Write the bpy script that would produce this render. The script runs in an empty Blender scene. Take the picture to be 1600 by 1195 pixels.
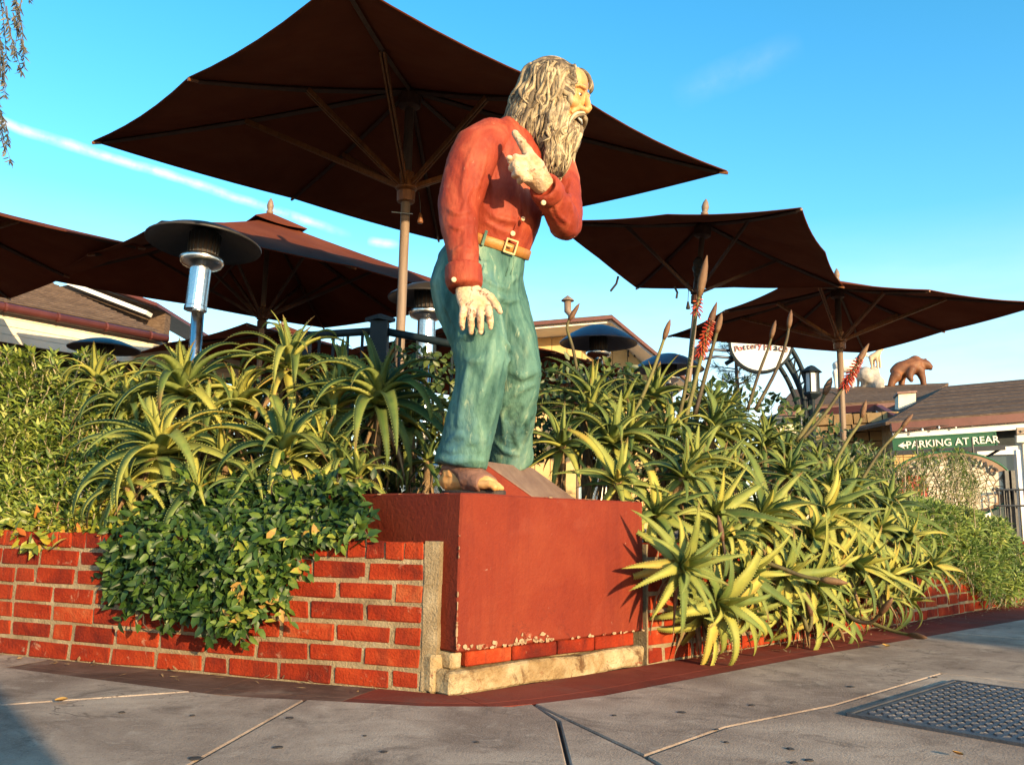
import bpy, bmesh, math, random
import numpy as np
from math import sin, cos, pi, radians as R, sqrt, atan2
from mathutils import Vector, Matrix, Quaternion, noise
from mathutils.bvhtree import BVHTree

SC = bpy.context.scene
COL = SC.collection
random.seed(7)

# ------------------------------------------------------------------ camera
FPX, PITCH, ROLL, EYE = 1360.0, R(9.2), 0.02, 0.55
FW = Vector((0, cos(PITCH), sin(PITCH)))
UP0 = Vector((0, -sin(PITCH), cos(PITCH)))
RT0 = Vector((1, 0, 0))
CAM = Vector((0, 0, EYE))
cam_d = bpy.data.cameras.new('camera')
cam_d.sensor_width = 36.0
cam_d.lens = 36.0 * FPX / 1600.0
cam_d.clip_end = 2000
cam_d.clip_start = 0.02
cam = bpy.data.objects.new('camera', cam_d)
COL.objects.link(cam)
_r = RT0 * cos(ROLL) + UP0 * sin(ROLL)
_u = UP0 * cos(ROLL) - RT0 * sin(ROLL)
_b = -FW
cam.matrix_world = Matrix(((_r.x, _u.x, _b.x, 0), (_r.y, _u.y, _b.y, 0), (_r.z, _u.z, _b.z, EYE), (0, 0, 0, 1)))
SC.camera = cam


def ray(px, py):
    u = (px - 800) / FPX
    v = -(py - 597.5) / FPX
    return FW + RT0 * (u * cos(ROLL) - v * sin(ROLL)) + UP0 * (u * sin(ROLL) + v * cos(ROLL))


def at(px, py, Y):
    """the point of the place at depth Y (metres in front of the viewer) seen at a spot of the photograph"""
    d = ray(px, py)
    return CAM + d * (Y / d.y)


def gat(px, py, z=0.0):
    d = ray(px, py)
    return CAM + d * ((z - EYE) / d.z)


# ------------------------------------------------------------------ sky and sun
SUN_EL, SUN_H = R(13), Vector((0.565, -0.825, 0)).normalized()     # sun low, behind the viewer's right shoulder
SC.render.engine = 'CYCLES'
W = bpy.data.worlds.new('World')
SC.world = W
W.use_nodes = True
wn, wl = W.node_tree.nodes, W.node_tree.links
wn.clear()
w_out = wn.new('ShaderNodeOutputWorld')
w_bg = wn.new('ShaderNodeBackground')
w_sky = wn.new('ShaderNodeTexSky')
w_sky.sky_type = 'NISHITA'
w_sky.sun_disc = False
w_sky.sun_elevation = SUN_EL
w_sky.sun_rotation = atan2(SUN_H.x, SUN_H.y)
w_sky.altitude = 0
w_sky.air_density = 1.0
w_sky.dust_density = 0.6
w_sky.ozone_density = 1.6
w_hs = wn.new('ShaderNodeHueSaturation')
w_hs.inputs['Hue'].default_value = 0.488
w_hs.inputs['Saturation'].default_value = 1.42
w_hs.inputs['Value'].default_value = 1.0
wl.new(w_sky.outputs[0], w_hs.inputs['Color'])
w_bg.inputs['Strength'].default_value = 0.15
# thin high cloud: two vapour trails and a pale bank low over the roofs
w_tc = wn.new('ShaderNodeTexCoord')


def w_math(op, a, b=None, c=None, clamp=False):
    n = wn.new('ShaderNodeMath')
    n.operation = op
    n.use_clamp = clamp
    for i, v in enumerate((a, b, c)):
        if v is None:
            continue
        if isinstance(v, (int, float)):
            n.inputs[i].default_value = v
        else:
            wl.new(v, n.inputs[i])
    return n.outputs[0]


def w_dot(vec):
    n = wn.new('ShaderNodeVectorMath')
    n.operation = 'DOT_PRODUCT'
    wl.new(w_tc.outputs['Generated'], n.inputs[0])
    n.inputs[1].default_value = vec
    return n.outputs['Value']


def w_noise(scale, detail=4, vec=None):
    n = wn.new('ShaderNodeTexNoise')
    n.inputs['Scale'].default_value = scale
    n.inputs['Detail'].default_value = detail
    n.inputs['Roughness'].default_value = 0.6
    wl.new(vec or w_tc.outputs['Generated'], n.inputs['Vector'])
    return n.outputs['Fac']


def trail(p0, p1, width, soft, strength, nscale):
    a, b = ray(*p0).normalized(), ray(*p1).normalized()
    nrm = a.cross(b).normalized()
    mid = (a + b).normalized()
    half = math.acos(max(-1, min(1, a.dot(mid))))
    d = w_dot(nrm)
    wob = w_math('MULTIPLY', w_math('SUBTRACT', w_noise(6, 3), 0.5), 0.02)
    dist = w_math('ABSOLUTE', w_math('ADD', d, wob))
    across = w_math('SUBTRACT', 1.0, w_math('DIVIDE', dist, width), clamp=True)
    along = w_math('MULTIPLY', w_math('SUBTRACT', w_dot(mid), cos(half * 1.12)), 1.0 / max(1e-6, (1 - cos(half * 1.12)) * soft), clamp=True)
    tex = w_math('MULTIPLY', w_math('SUBTRACT', w_noise(nscale, 6), 0.25), 2.2, clamp=True)
    return w_math('MULTIPLY', w_math('MULTIPLY', across, along), w_math('MULTIPLY', tex, strength), clamp=True)


t1 = trail((-60, 165), (525, 362), 0.0062, 0.5, 1.0, 46)
t2 = trail((1060, 150), (1245, 70), 0.020, 0.9, 0.12, 22)
t3 = trail((575, 378), (622, 384), 0.006, 0.9, 1.2, 26)
w_sep = wn.new('ShaderNodeSeparateXYZ')
wl.new(w_tc.outputs['Generated'], w_sep.inputs[0])
w_low = wn.new('ShaderNodeMapRange')
w_low.inputs['From Min'].default_value = 0.33
w_low.inputs['From Max'].default_value = 0.07
w_low.inputs['To Min'].default_value = 0.0
w_low.inputs['To Max'].default_value = 1.0
wl.new(w_sep.outputs['Z'], w_low.inputs['Value'])
w_map = wn.new('ShaderNodeMapping')
w_map.inputs['Scale'].default_value = (1, 1, 4.5)
wl.new(w_tc.outputs['Generated'], w_map.inputs['Vector'])
bank = w_math('MULTIPLY', w_low.outputs[0], w_math('MULTIPLY', w_math('SUBTRACT', w_noise(2.3, 6, w_map.outputs[0]), 0.18), 1.9, clamp=True), clamp=True)
cl = w_math('MAXIMUM', w_math('MAXIMUM', t1, t2), w_math('MAXIMUM', t3, w_math('MULTIPLY', bank, 0.85)))
w_mix = wn.new('ShaderNodeMix')
w_mix.data_type = 'RGBA'
wl.new(cl, w_mix.inputs['Factor'])
wl.new(w_hs.outputs[0], w_mix.inputs['A'])
w_mix.inputs['B'].default_value = (3.3, 3.25, 3.3, 1)
wl.new(w_mix.outputs['Result'], w_bg.inputs['Color'])
wl.new(w_bg.outputs[0], w_out.inputs['Surface'])

sun_d = bpy.data.lights.new('sun', 'SUN')
sun_d.energy = 3.6
sun_d.angle = R(0.6)
sun_d.color = (1.0, 0.73, 0.40)
sun = bpy.data.objects.new('sun', sun_d)
COL.objects.link(sun)
_sd = Vector((SUN_H.x * cos(SUN_EL), SUN_H.y * cos(SUN_EL), sin(SUN_EL)))
sun.rotation_euler = (-_sd).to_track_quat('-Z', 'Y').to_euler()
sun.location = _sd * 30

SC.view_settings.view_transform = 'Standard'
SC.view_settings.look = 'None'
SC.view_settings.gamma = 1.0
SC.view_settings.use_curve_mapping = False
SC.view_settings.exposure = 1.42
SC.cycles.max_bounces = 6
SC.cycles.diffuse_bounces = 3
SC.cycles.transparent_max_bounces = 6
SC.cycles.use_denoising = True

# ------------------------------------------------------------------ materials
def _n(nt, kind, **kw):
    n = nt.nodes.new(kind)
    for k, v in kw.items():
        if k.startswith('_'):
            setattr(n, k[1:], v)
        else:
            n.inputs[k].default_value = v
    return n


def ramp(nt, fac, stops):
    r = nt.nodes.new('ShaderNodeValToRGB')
    e = r.color_ramp.elements
    while len(e) < len(stops):
        e.new(0.5)
    for i, (p, c) in enumerate(stops):
        e[i].position = p
        e[i].color = (*c, 1)
    nt.links.new(fac, r.inputs['Fac'])
    return r.outputs['Color']


def mixc(nt, fac, a, b, blend='MIX'):
    m = nt.nodes.new('ShaderNodeMix')
    m.data_type = 'RGBA'
    m.blend_type = blend
    for key, v in (('Factor', fac), ('A', a), ('B', b)):
        if isinstance(v, (int, float)):
            m.inputs[key].default_value = v
        elif isinstance(v, tuple):
            m.inputs[key].default_value = (*v, 1) if len(v) == 3 else v
        else:
            nt.links.new(v, m.inputs[key])
    return m.outputs['Result']


def mth(nt, op, a, b=0.0, clamp=False):
    m = nt.nodes.new('ShaderNodeMath')
    m.operation = op
    m.use_clamp = clamp
    for i, v in enumerate((a, b)):
        if isinstance(v, (int, float)):
            m.inputs[i].default_value = v
        else:
            nt.links.new(v, m.inputs[i])
    return m.outputs[0]


def tex_noise(nt, vec, scale, detail=5, rough=0.6, dist=0.0):
    n = _n(nt, 'ShaderNodeTexNoise', Scale=scale, Detail=detail, Roughness=rough, Distortion=dist)
    nt.links.new(vec, n.inputs['Vector'])
    return n.outputs['Fac']


def base_mat(name):
    m = bpy.data.materials.new(name)
    m.use_nodes = True
    nt = m.node_tree
    p = nt.nodes['Principled BSDF']
    geo = nt.nodes.new('ShaderNodeNewGeometry')
    return m, nt, p, geo


def pmat(name, stops, scale=6.0, rough=0.8, bump=0.3, bscale=60.0, metallic=0.0, spec=0.4, detail=5,
         island=0.0, objrand=0.0, rough_var=0.15, trans=0.0, dist=0.4, stretch=None, spots=None, bdist=0.01, coat=0.0, drips=None, cracks=None):
    """colour from layered noise at the surface point; optional per-leaf / per-object variation, specks and translucency"""
    m, nt, p, geo = base_mat(name)
    L = nt.links
    vec = geo.outputs['Position']
    if stretch:
        mp = nt.nodes.new('ShaderNodeMapping')
        mp.inputs['Scale'].default_value = stretch
        L.new(vec, mp.inputs['Vector'])
        vec = mp.outputs[0]
    fac = tex_noise(nt, vec, scale, detail, 0.62, dist)
    fac = mth(nt, 'ADD', mth(nt, 'MULTIPLY', mth(nt, 'SUBTRACT', fac, 0.5), 1.7), 0.5)
    if island:
        fac = mth(nt, 'ADD', fac, mth(nt, 'MULTIPLY', mth(nt, 'SUBTRACT', geo.outputs['Random Per Island'], 0.5), island))
    if objrand:
        oi = nt.nodes.new('ShaderNodeObjectInfo')
        fac = mth(nt, 'ADD', fac, mth(nt, 'MULTIPLY', mth(nt, 'SUBTRACT', oi.outputs['Random'], 0.5), objrand))
    col = ramp(nt, fac, stops)
    if spots:
        for (sc_, lo, hi, c, amt) in spots:
            s = tex_noise(nt, vec, sc_, 6, 0.7, 0.6)
            mr = _n(nt, 'ShaderNodeMapRange', **{'From Min': lo, 'From Max': hi, 'To Min': 0.0, 'To Max': amt})
            L.new(s, mr.inputs['Value'])
            col = mixc(nt, mr.outputs[0], col, c)
    if drips:
        mp2 = nt.nodes.new('ShaderNodeMapping')
        mp2.inputs['Scale'].default_value = (1, 1, 0.07)
        L.new(geo.outputs['Position'], mp2.inputs['Vector'])
        mr = _n(nt, 'ShaderNodeMapRange', **{'From Min': 0.50, 'From Max': 0.72, 'To Min': 0.0, 'To Max': drips[1]})
        L.new(tex_noise(nt, mp2.outputs[0], drips[2], 6, 0.7, 0.3), mr.inputs['Value'])
        col = mixc(nt, mr.outputs[0], col, drips[0])
    if cracks:
        cn = mth(nt, 'ABSOLUTE', mth(nt, 'SUBTRACT', tex_noise(nt, vec, cracks[0], 5, 0.65, 0.8), 0.5))
        mr = _n(nt, 'ShaderNodeMapRange', **{'From Min': cracks[1], 'From Max': 0.0, 'To Min': 0.0, 'To Max': cracks[2]})
        L.new(cn, mr.inputs['Value'])
        gate = _n(nt, 'ShaderNodeMapRange', **{'From Min': 0.52, 'From Max': 0.62, 'To Min': 0.0, 'To Max': 1.0})
        L.new(tex_noise(nt, vec, cracks[0] * 0.8, 2, 0.5), gate.inputs['Value'])
        col = mixc(nt, mth(nt, 'MULTIPLY', mr.outputs[0], gate.outputs[0]), col, cracks[3])
    L.new(col, p.inputs['Base Color'])
    rr = mth(nt, 'ADD', mth(nt, 'MULTIPLY', mth(nt, 'SUBTRACT', tex_noise(nt, vec, scale * 3), 0.5), rough_var * 2), rough, clamp=True)
    L.new(rr, p.inputs['Roughness'])
    p.inputs['Metallic'].default_value = metallic
    p.inputs['Specular IOR Level'].default_value = spec
    if coat:
        p.inputs['Coat Weight'].default_value = coat
        p.inputs['Coat Roughness'].default_value = 0.25
    if bump:
        b = _n(nt, 'ShaderNodeBump', Strength=bump, Distance=bdist)
        L.new(tex_noise(nt, vec, bscale, 6, 0.65), b.inputs['Height'])
        L.new(b.outputs[0], p.inputs['Normal'])
    if trans:
        tr = nt.nodes.new('ShaderNodeBsdfTranslucent')
        L.new(col, tr.inputs['Color'])
        mx = nt.nodes.new('ShaderNodeMixShader')
        mx.inputs[0].default_value = trans
        L.new(p.outputs[0], mx.inputs[1])
        L.new(tr.outputs[0], mx.inputs[2])
        L.new(mx.outputs[0], nt.nodes['Material Output'].inputs['Surface'])
    return m


def grey(v, t=(1, 1, 1)):
    return tuple(v * x for x in t)


M = {}
M['concrete'] = pmat('pavement concrete', [(0.0, (0.19, 0.135, 0.10)), (0.5, (0.37, 0.285, 0.215)), (1.0, (0.54, 0.435, 0.335))], 2.2, 0.95, 0.8, 130, spec=0.12, cracks=(1.1, 0.006, 0.8, (0.07, 0.05, 0.04)), bdist=0.006,
                     objrand=0.18, spots=[(1.1, 0.45, 0.66, (0.16, 0.11, 0.082), 0.75), (4.5, 0.52, 0.68, (0.11, 0.078, 0.06), 0.7), (9, 0.56, 0.7, (0.50, 0.41, 0.32), 0.5), (14, 0.62, 0.72, (0.10, 0.075, 0.06), 0.5), (55, 0.64, 0.70, (0.08, 0.07, 0.065), 0.5), (190, 0.57, 0.62, (0.40, 0.37, 0.34), 0.45), (160, 0.58, 0.63, (0.06, 0.055, 0.05), 0.55)])
M['ground'] = pmat('ground asphalt', [(0, (0.05, 0.045, 0.042)), (1, (0.09, 0.082, 0.075))], 3, 0.95, 0.5, 120)
M['redband'] = pmat('red stained paving', [(0.0, (0.085, 0.020, 0.013)), (0.5, (0.17, 0.032, 0.019)), (1.0, (0.22, 0.055, 0.035))], 2.6, 0.85, 0.35, 110, objrand=0.4, spec=0.15,
                    spots=[(2.2, 0.52, 0.75, (0.11, 0.07, 0.055), 0.75), (40, 0.66, 0.72, (0.25, 0.14, 0.10), 0.5)])
M['dirtband'] = pmat('grimy brown paving', [(0.0, (0.055, 0.030, 0.022)), (0.5, (0.125, 0.068, 0.048)), (1.0, (0.21, 0.125, 0.09))], 3.5, 0.9, 0.5, 110, spec=0.12, spots=[(3.0, 0.5, 0.66, (0.24, 0.18, 0.135), 0.6), (2.0, 0.52, 0.7, (0.04, 0.022, 0.017), 0.7)])
M['patio'] = pmat('patio paving', [(0, (0.12, 0.09, 0.075)), (1, (0.20, 0.15, 0.12))], 3, 0.9, 0.3, 90)
M['soil'] = pmat('planter soil', [(0, (0.02, 0.013, 0.009)), (1, (0.06, 0.04, 0.028))], 12, 1.0, 0.9, 60, bdist=0.03)
M['brick'] = pmat('red clay brick', [(0.0, (0.11, 0.013, 0.008)), (0.4, (0.25, 0.025, 0.008)), (0.75, (0.33, 0.042, 0.012)), (1.0, (0.38, 0.085, 0.03))], 9, 0.9, 0.8, 110, objrand=0.6, spec=0.12, bdist=0.012, drips=((0.06, 0.02, 0.015), 0.5, 14),
                  spots=[(16, 0.60, 0.70, (0.42, 0.28, 0.18), 0.55), (7, 0.62, 0.75, (0.10, 0.016, 0.012), 0.6), (34, 0.66, 0.72, (0.12, 0.03, 0.02), 0.6)])
M['mortar'] = pmat('mortar', [(0.0, (0.20, 0.145, 0.080)), (0.6, (0.36, 0.28, 0.17)), (1.0, (0.48, 0.40, 0.27))], 8, 0.95, 1.0, 120, bdist=0.015, spec=0.12, drips=((0.10, 0.07, 0.045), 0.6, 8), spots=[(10, 0.6, 0.75, (0.55, 0.48, 0.36), 0.6), (20, 0.58, 0.68, (0.13, 0.085, 0.05), 0.6)])
M['stucco'] = pmat('red painted stucco', [(0.0, (0.120, 0.014, 0.007)), (0.5, (0.172, 0.024, 0.010)), (1.0, (0.220, 0.042, 0.017))], 2.0, 0.7, 0.55, 60, detail=6, bdist=0.008, drips=((0.085, 0.010, 0.008), 0.55, 9), cracks=(2.3, 0.004, 0.5, (0.05, 0.012, 0.01)), spec=0.18,
                   spots=[(5, 0.55, 0.8, (0.11, 0.011, 0.008), 0.6), (3, 0.6, 0.8, (0.24, 0.06, 0.035), 0.5), (26, 0.72, 0.75, (0.62, 0.50, 0.38), 0.7), (70, 0.70, 0.72, (0.16, 0.03, 0.02), 0.5)])
M['peel'] = pmat('bare peeling plaster', [(0.0, (0.14, 0.07, 0.035)), (0.5, (0.32, 0.22, 0.13)), (1.0, (0.46, 0.35, 0.23))], 18, 0.95, 0.3, 120, bdist=0.003, spec=0.1, spots=[(22, 0.50, 0.58, (0.21, 0.025, 0.012), 0.9)])
M['footing'] = pmat('cream painted footing', [(0.0, (0.14, 0.075, 0.025)), (0.35, (0.31, 0.21, 0.10)), (0.7, (0.45, 0.36, 0.21)), (1.0, (0.55, 0.47, 0.33))], 9, 0.95, 1.0, 45, bdist=0.02, spec=0.15, spots=[(11, 0.55, 0.66, (0.10, 0.045, 0.018), 0.85), (30, 0.6, 0.66, (0.20, 0.03, 0.015), 0.7)])
M['wedge'] = pmat('weathered wedge top', [(0.0, (0.10, 0.055, 0.04)), (0.6, (0.17, 0.11, 0.08)), (1.0, (0.24, 0.17, 0.12))], 10, 0.7, 0.4, 90)
M['shirt'] = pmat('painted red shirt', [(0.0, (0.12, 0.014, 0.009)), (0.45, (0.25, 0.036, 0.016)), (0.75, (0.35, 0.075, 0.034)), (1.0, (0.50, 0.19, 0.10))], 8, 0.6, 0.5, 60, detail=8, spec=0.22, stretch=(1, 1, 0.45), bdist=0.008, dist=0.9,
                  spots=[(30, 0.64, 0.72, (0.66, 0.36, 0.22), 0.35), (14, 0.64, 0.74, (0.14, 0.014, 0.016), 0.45)])
M['jeans'] = pmat('painted green trousers', [(0.0, (0.014, 0.044, 0.044)), (0.38, (0.042, 0.112, 0.092)), (0.63, (0.095, 0.200, 0.155)), (0.84, (0.20, 0.31, 0.225)), (1.0, (0.39, 0.47, 0.33))], 7.5, 0.62, 0.55, 60, detail=9, spec=0.22, stretch=(1, 1, 0.33), bdist=0.01, dist=1.2,
                  spots=[(3.2, 0.54, 0.70, (0.050, 0.14, 0.19), 0.75), (4.6, 0.54, 0.70, (0.28, 0.35, 0.22), 0.45), (26, 0.60, 0.72, (0.46, 0.52, 0.34), 0.5), (60, 0.70, 0.74, (0.62, 0.60, 0.45), 0.6)])
M['skin'] = pmat('painted skin', [(0.0, (0.36, 0.15, 0.045)), (0.5, (0.56, 0.29, 0.10)), (1.0, (0.68, 0.42, 0.18))], 16, 0.5, 0.25, 90, spec=0.4, bdist=0.004, spots=[(11, 0.58, 0.72, (0.55, 0.20, 0.10), 0.45)])
M['pale_skin'] = pmat('cracked pale skin paint', [(0.0, (0.32, 0.15, 0.055)), (0.4, (0.52, 0.32, 0.17)), (0.75, (0.62, 0.46, 0.32)), (1.0, (0.68, 0.55, 0.43))], 18, 0.6, 0.7, 55, bdist=0.008, cracks=(11, 0.02, 0.9, (0.12, 0.05, 0.02)), spots=[(18, 0.60, 0.63, (0.16, 0.06, 0.025), 0.8)])
M['hair_base'] = pmat('dark painted hair base', [(0, (0.030, 0.022, 0.017)), (1, (0.075, 0.056, 0.042))], 25, 0.7, 0.5, 80)
M['hair'] = pmat('dry brushed grey hair', [(0.0, (0.040, 0.028, 0.016)), (0.32, (0.11, 0.078, 0.043)), (0.6, (0.27, 0.205, 0.115)), (1.0, (0.50, 0.40, 0.235))], 26, 0.6, 0.55, 110, island=0.7, bdist=0.004)
M['beard'] = pmat('dry brushed beard', [(0.0, (0.060, 0.042, 0.024)), (0.35, (0.18, 0.13, 0.072)), (0.65, (0.38, 0.30, 0.17)), (1.0, (0.60, 0.49, 0.31))], 26, 0.6, 0.55, 110, island=0.7, bdist=0.004)
M['belt'] = pmat('tan painted belt', [(0.0, (0.26, 0.10, 0.02)), (1.0, (0.50, 0.24, 0.055))], 14, 0.45, 0.3, 70)
M['buckle'] = pmat('cream buckle', [(0.0, (0.50, 0.36, 0.16)), (1.0, (0.70, 0.54, 0.28))], 18, 0.4, 0.2, 70)
M['button'] = pmat('cream button', [(0.0, (0.58, 0.40, 0.22)), (1.0, (0.75, 0.58, 0.36))], 18, 0.4, 0.2, 70)
M['sandal'] = pmat('brown sandal', [(0.0, (0.10, 0.045, 0.03)), (1.0, (0.24, 0.12, 0.08))], 18, 0.6, 0.5, 70)
M['sole'] = pmat('dark sole', [(0.0, (0.02, 0.015, 0.013)), (1.0, (0.05, 0.035, 0.03))], 18, 0.7, 0.4, 70)
M['tooth'] = pmat('white teeth', [(0.0, (0.62, 0.60, 0.52)), (1.0, (0.78, 0.76, 0.68))], 18, 0.35, 0.0, 70)
M['dark'] = pmat('dark mouth', [(0.0, (0.02, 0.008, 0.006)), (1.0, (0.04, 0.016, 0.012))], 18, 0.7, 0.0, 70)
M['iris'] = pmat('brown iris', [(0.0, (0.02, 0.012, 0.008)), (1.0, (0.05, 0.03, 0.02))], 18, 0.2, 0.0, 70)
M['canvas'] = pmat('brown canvas', [(0.0, (0.105, 0.027, 0.013)), (0.5, (0.145, 0.038, 0.018)), (1.0, (0.185, 0.056, 0.028))], 1.8, 0.9, 0.25, 420, spec=0.08, trans=0.14, bdist=0.003)
M['canvas_edge'] = pmat('sun bleached canvas', [(0.0, (0.30, 0.20, 0.14)), (1.0, (0.48, 0.36, 0.27))], 4, 0.95, 0.2, 300, spec=0.1, trans=0.05)
M['wood'] = pmat('varnished teak', [(0.0, (0.085, 0.026, 0.008)), (0.5, (0.17, 0.060, 0.016)), (1.0, (0.26, 0.105, 0.032))], 9, 0.42, 0.25, 90, stretch=(6, 6, 1.0), spec=0.5)
M['wood_dark'] = pmat('dark stained rib', [(0.0, (0.035, 0.014, 0.008)), (1.0, (0.075, 0.030, 0.016))], 12, 0.6, 0.2, 90)
M['pole'] = pmat('weathered pole', [(0.0, (0.15, 0.105, 0.072)), (1.0, (0.26, 0.185, 0.13))], 8, 0.5, 0.25, 80, stretch=(6, 6, 0.6))
M['steel'] = pmat('stainless steel', [(0.0, (0.60, 0.57, 0.54)), (1.0, (0.78, 0.75, 0.71))], 6, 0.22, 0.12, 60, metallic=1.0, rough_var=0.12)
M['hood'] = pmat('dark heater hood', [(0.0, (0.032, 0.030, 0.032)), (1.0, (0.060, 0.055, 0.055))], 5, 0.42, 0.1, 60, metallic=0.2)
M['hood_top'] = pmat('weathered aluminium hood', [(0.0, (0.045, 0.055, 0.085)), (1.0, (0.090, 0.10, 0.13))], 5, 0.45, 0.1, 60, metallic=0.3)
M['ironblack'] = pmat('black iron', [(0.0, (0.010, 0.012, 0.014)), (1.0, (0.03, 0.035, 0.04))], 10, 0.5, 0.3, 80, spec=0.5)
M['railgreen'] = pmat('dark green railing', [(0.0, (0.006, 0.012, 0.016)), (1.0, (0.015, 0.026, 0.032))], 8, 0.6, 0.3, 60, spec=0.2)
M['plate'] = pmat('iron tread plate', [(0.0, (0.055, 0.055, 0.062)), (0.6, (0.10, 0.10, 0.11)), (1.0, (0.17, 0.16, 0.16))], 6, 0.52, 0.4, 90, metallic=0.55, spots=[(9, 0.6, 0.72, (0.13, 0.075, 0.05), 0.5)])
M['shingle'] = pmat('brown shingle', [(0.0, (0.050, 0.032, 0.023)), (0.5, (0.105, 0.070, 0.049)), (1.0, (0.19, 0.135, 0.095))], 11, 0.95, 0.8, 30, stretch=(1, 1, 3), objrand=0.22, spec=0.1, detail=8, spots=[(26, 0.6, 0.7, (0.035, 0.022, 0.017), 0.6)])
M['gutter'] = pmat('maroon gutter', [(0.0, (0.075, 0.018, 0.014)), (1.0, (0.13, 0.035, 0.026))], 5, 0.5, 0.2, 60)
M['cream'] = pmat('cream boards', [(0.0, (0.60, 0.52, 0.38)), (1.0, (0.74, 0.68, 0.54))], 4, 0.7, 0.2, 60, objrand=0.2)
M['yellow_wall'] = pmat('yellow board wall', [(0.0, (0.50, 0.32, 0.13)), (1.0, (0.64, 0.44, 0.20))], 5, 0.8, 0.3, 60)
M['white'] = pmat('white paint', [(0.0, (0.68, 0.67, 0.64)), (1.0, (0.80, 0.79, 0.76))], 5, 0.6, 0.1, 60)
M['darkwall'] = pmat('dark porch wall', [(0.0, (0.025, 0.018, 0.015)), (1.0, (0.06, 0.045, 0.038))], 3, 0.85, 0.2, 60)
M['glass'] = pmat('window glass', [(0.0, (0.03, 0.05, 0.055)), (1.0, (0.06, 0.09, 0.095))], 2, 0.08, 0.0, 60, spec=0.8)
M['signgreen'] = pmat('green sign paint', [(0.0, (0.010, 0.075, 0.032)), (1.0, (0.018, 0.11, 0.048))], 6, 0.5, 0.15, 60)
M['letter'] = pmat('cream lettering', [(0.0, (0.70, 0.66, 0.54)), (1.0, (0.80, 0.77, 0.66))], 9, 0.5, 0.0, 60)
M['ink'] = pmat('black lettering', [(0.0, (0.012, 0.012, 0.012)), (1.0, (0.035, 0.033, 0.03))], 9, 0.5, 0.0, 60)
M['rust_letter'] = pmat('brown lettering', [(0.0, (0.14, 0.05, 0.035)), (1.0, (0.22, 0.08, 0.05))], 9, 0.5, 0.0, 60)
M['red_letter'] = pmat('red lettering', [(0.0, (0.38, 0.05, 0.03)), (1.0, (0.50, 0.09, 0.05))], 9, 0.5, 0.0, 60)
M['mosaic'] = pmat('cream mosaic tile', [(0.0, (0.58, 0.48, 0.34)), (1.0, (0.74, 0.66, 0.52))], 9, 0.4, 0.1, 60, objrand=0.7)
M['grout'] = pmat('tan grout', [(0.0, (0.22, 0.14, 0.09)), (1.0, (0.30, 0.20, 0.13))], 9, 0.9, 0.2, 60)
M['stone_wall'] = pmat('tan stone', [(0.0, (0.34, 0.20, 0.08)), (1.0, (0.52, 0.34, 0.15))], 5, 0.9, 0.6, 20, objrand=0.6)
M['bear'] = pmat('brown bear paint', [(0.0, (0.06, 0.022, 0.010)), (0.5, (0.15, 0.055, 0.020)), (1.0, (0.27, 0.11, 0.04))], 4, 0.6, 0.5, 25)
M['goat'] = pmat('white goat paint', [(0.0, (0.48, 0.45, 0.40)), (1.0, (0.66, 0.63, 0.57))], 4, 0.7, 0.4, 25)
M['tan_goat'] = pmat('tan goat paint', [(0.0, (0.36, 0.25, 0.15)), (1.0, (0.55, 0.42, 0.28))], 4, 0.7, 0.4, 25)
M['rock'] = pmat('grey rock', [(0.0, (0.10, 0.09, 0.08)), (0.5, (0.34, 0.31, 0.27)), (1.0, (0.50, 0.46, 0.40))], 5, 0.9, 0.8, 14)
M['bark'] = pmat('bark', [(0.0, (0.06, 0.042, 0.03)), (1.0, (0.16, 0.12, 0.09))], 14, 0.95, 0.9, 40, stretch=(3, 3, 0.7))
M['drystem'] = pmat('dry aloe stem', [(0.0, (0.12, 0.07, 0.035)), (0.6, (0.28, 0.18, 0.09)), (1.0, (0.42, 0.30, 0.17))], 20, 0.95, 0.8, 60, stretch=(4, 4, 1))
M['creeper'] = pmat('glossy creeper leaf', [(0.0, (0.014, 0.038, 0.008)), (0.4, (0.042, 0.088, 0.014)), (0.75, (0.11, 0.165, 0.024)), (0.93, (0.28, 0.29, 0.04)), (1.0, (0.34, 0.20, 0.05))], 6, 0.46, 0.0, 60, island=0.9, objrand=0.9, trans=0.12, spec=0.35)
M['limeleaf'] = pmat('yellow green leaf', [(0.0, (0.07, 0.115, 0.016)), (0.5, (0.19, 0.22, 0.026)), (0.85, (0.38, 0.32, 0.04)), (1.0, (0.45, 0.14, 0.04))], 8, 0.4, 0.0, 60, island=1.0, objrand=0.9, trans=0.15)
M['shrub'] = pmat('grey green narrow leaf', [(0.0, (0.060, 0.105, 0.016)), (0.45, (0.155, 0.215, 0.030)), (0.8, (0.28, 0.32, 0.055)), (1.0, (0.40, 0.40, 0.11))], 6, 0.5, 0.0, 60, island=0.9, trans=0.15)
M['shrub_stem'] = pmat('pale shrub stem', [(0.0, (0.22, 0.17, 0.10)), (1.0, (0.45, 0.40, 0.27))], 10, 0.8, 0.2, 60, island=0.6)
M['feather'] = pmat('fine olive leaf', [(0.0, (0.040, 0.078, 0.014)), (0.45, (0.115, 0.175, 0.028)), (0.8, (0.22, 0.28, 0.048)), (1.0, (0.36, 0.37, 0.09))], 4, 0.5, 0.0, 60, island=0.7, trans=0.15)
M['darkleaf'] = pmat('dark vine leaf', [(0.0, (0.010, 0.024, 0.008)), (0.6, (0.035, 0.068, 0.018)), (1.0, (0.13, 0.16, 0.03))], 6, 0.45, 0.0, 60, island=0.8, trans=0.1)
M['treeleaf'] = pmat('hanging tree leaf', [(0.0, (0.05, 0.06, 0.05)), (0.6, (0.11, 0.11, 0.10)), (1.0, (0.20, 0.18, 0.10))], 6, 0.6, 0.0, 60, island=0.9, trans=0.2)
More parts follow.
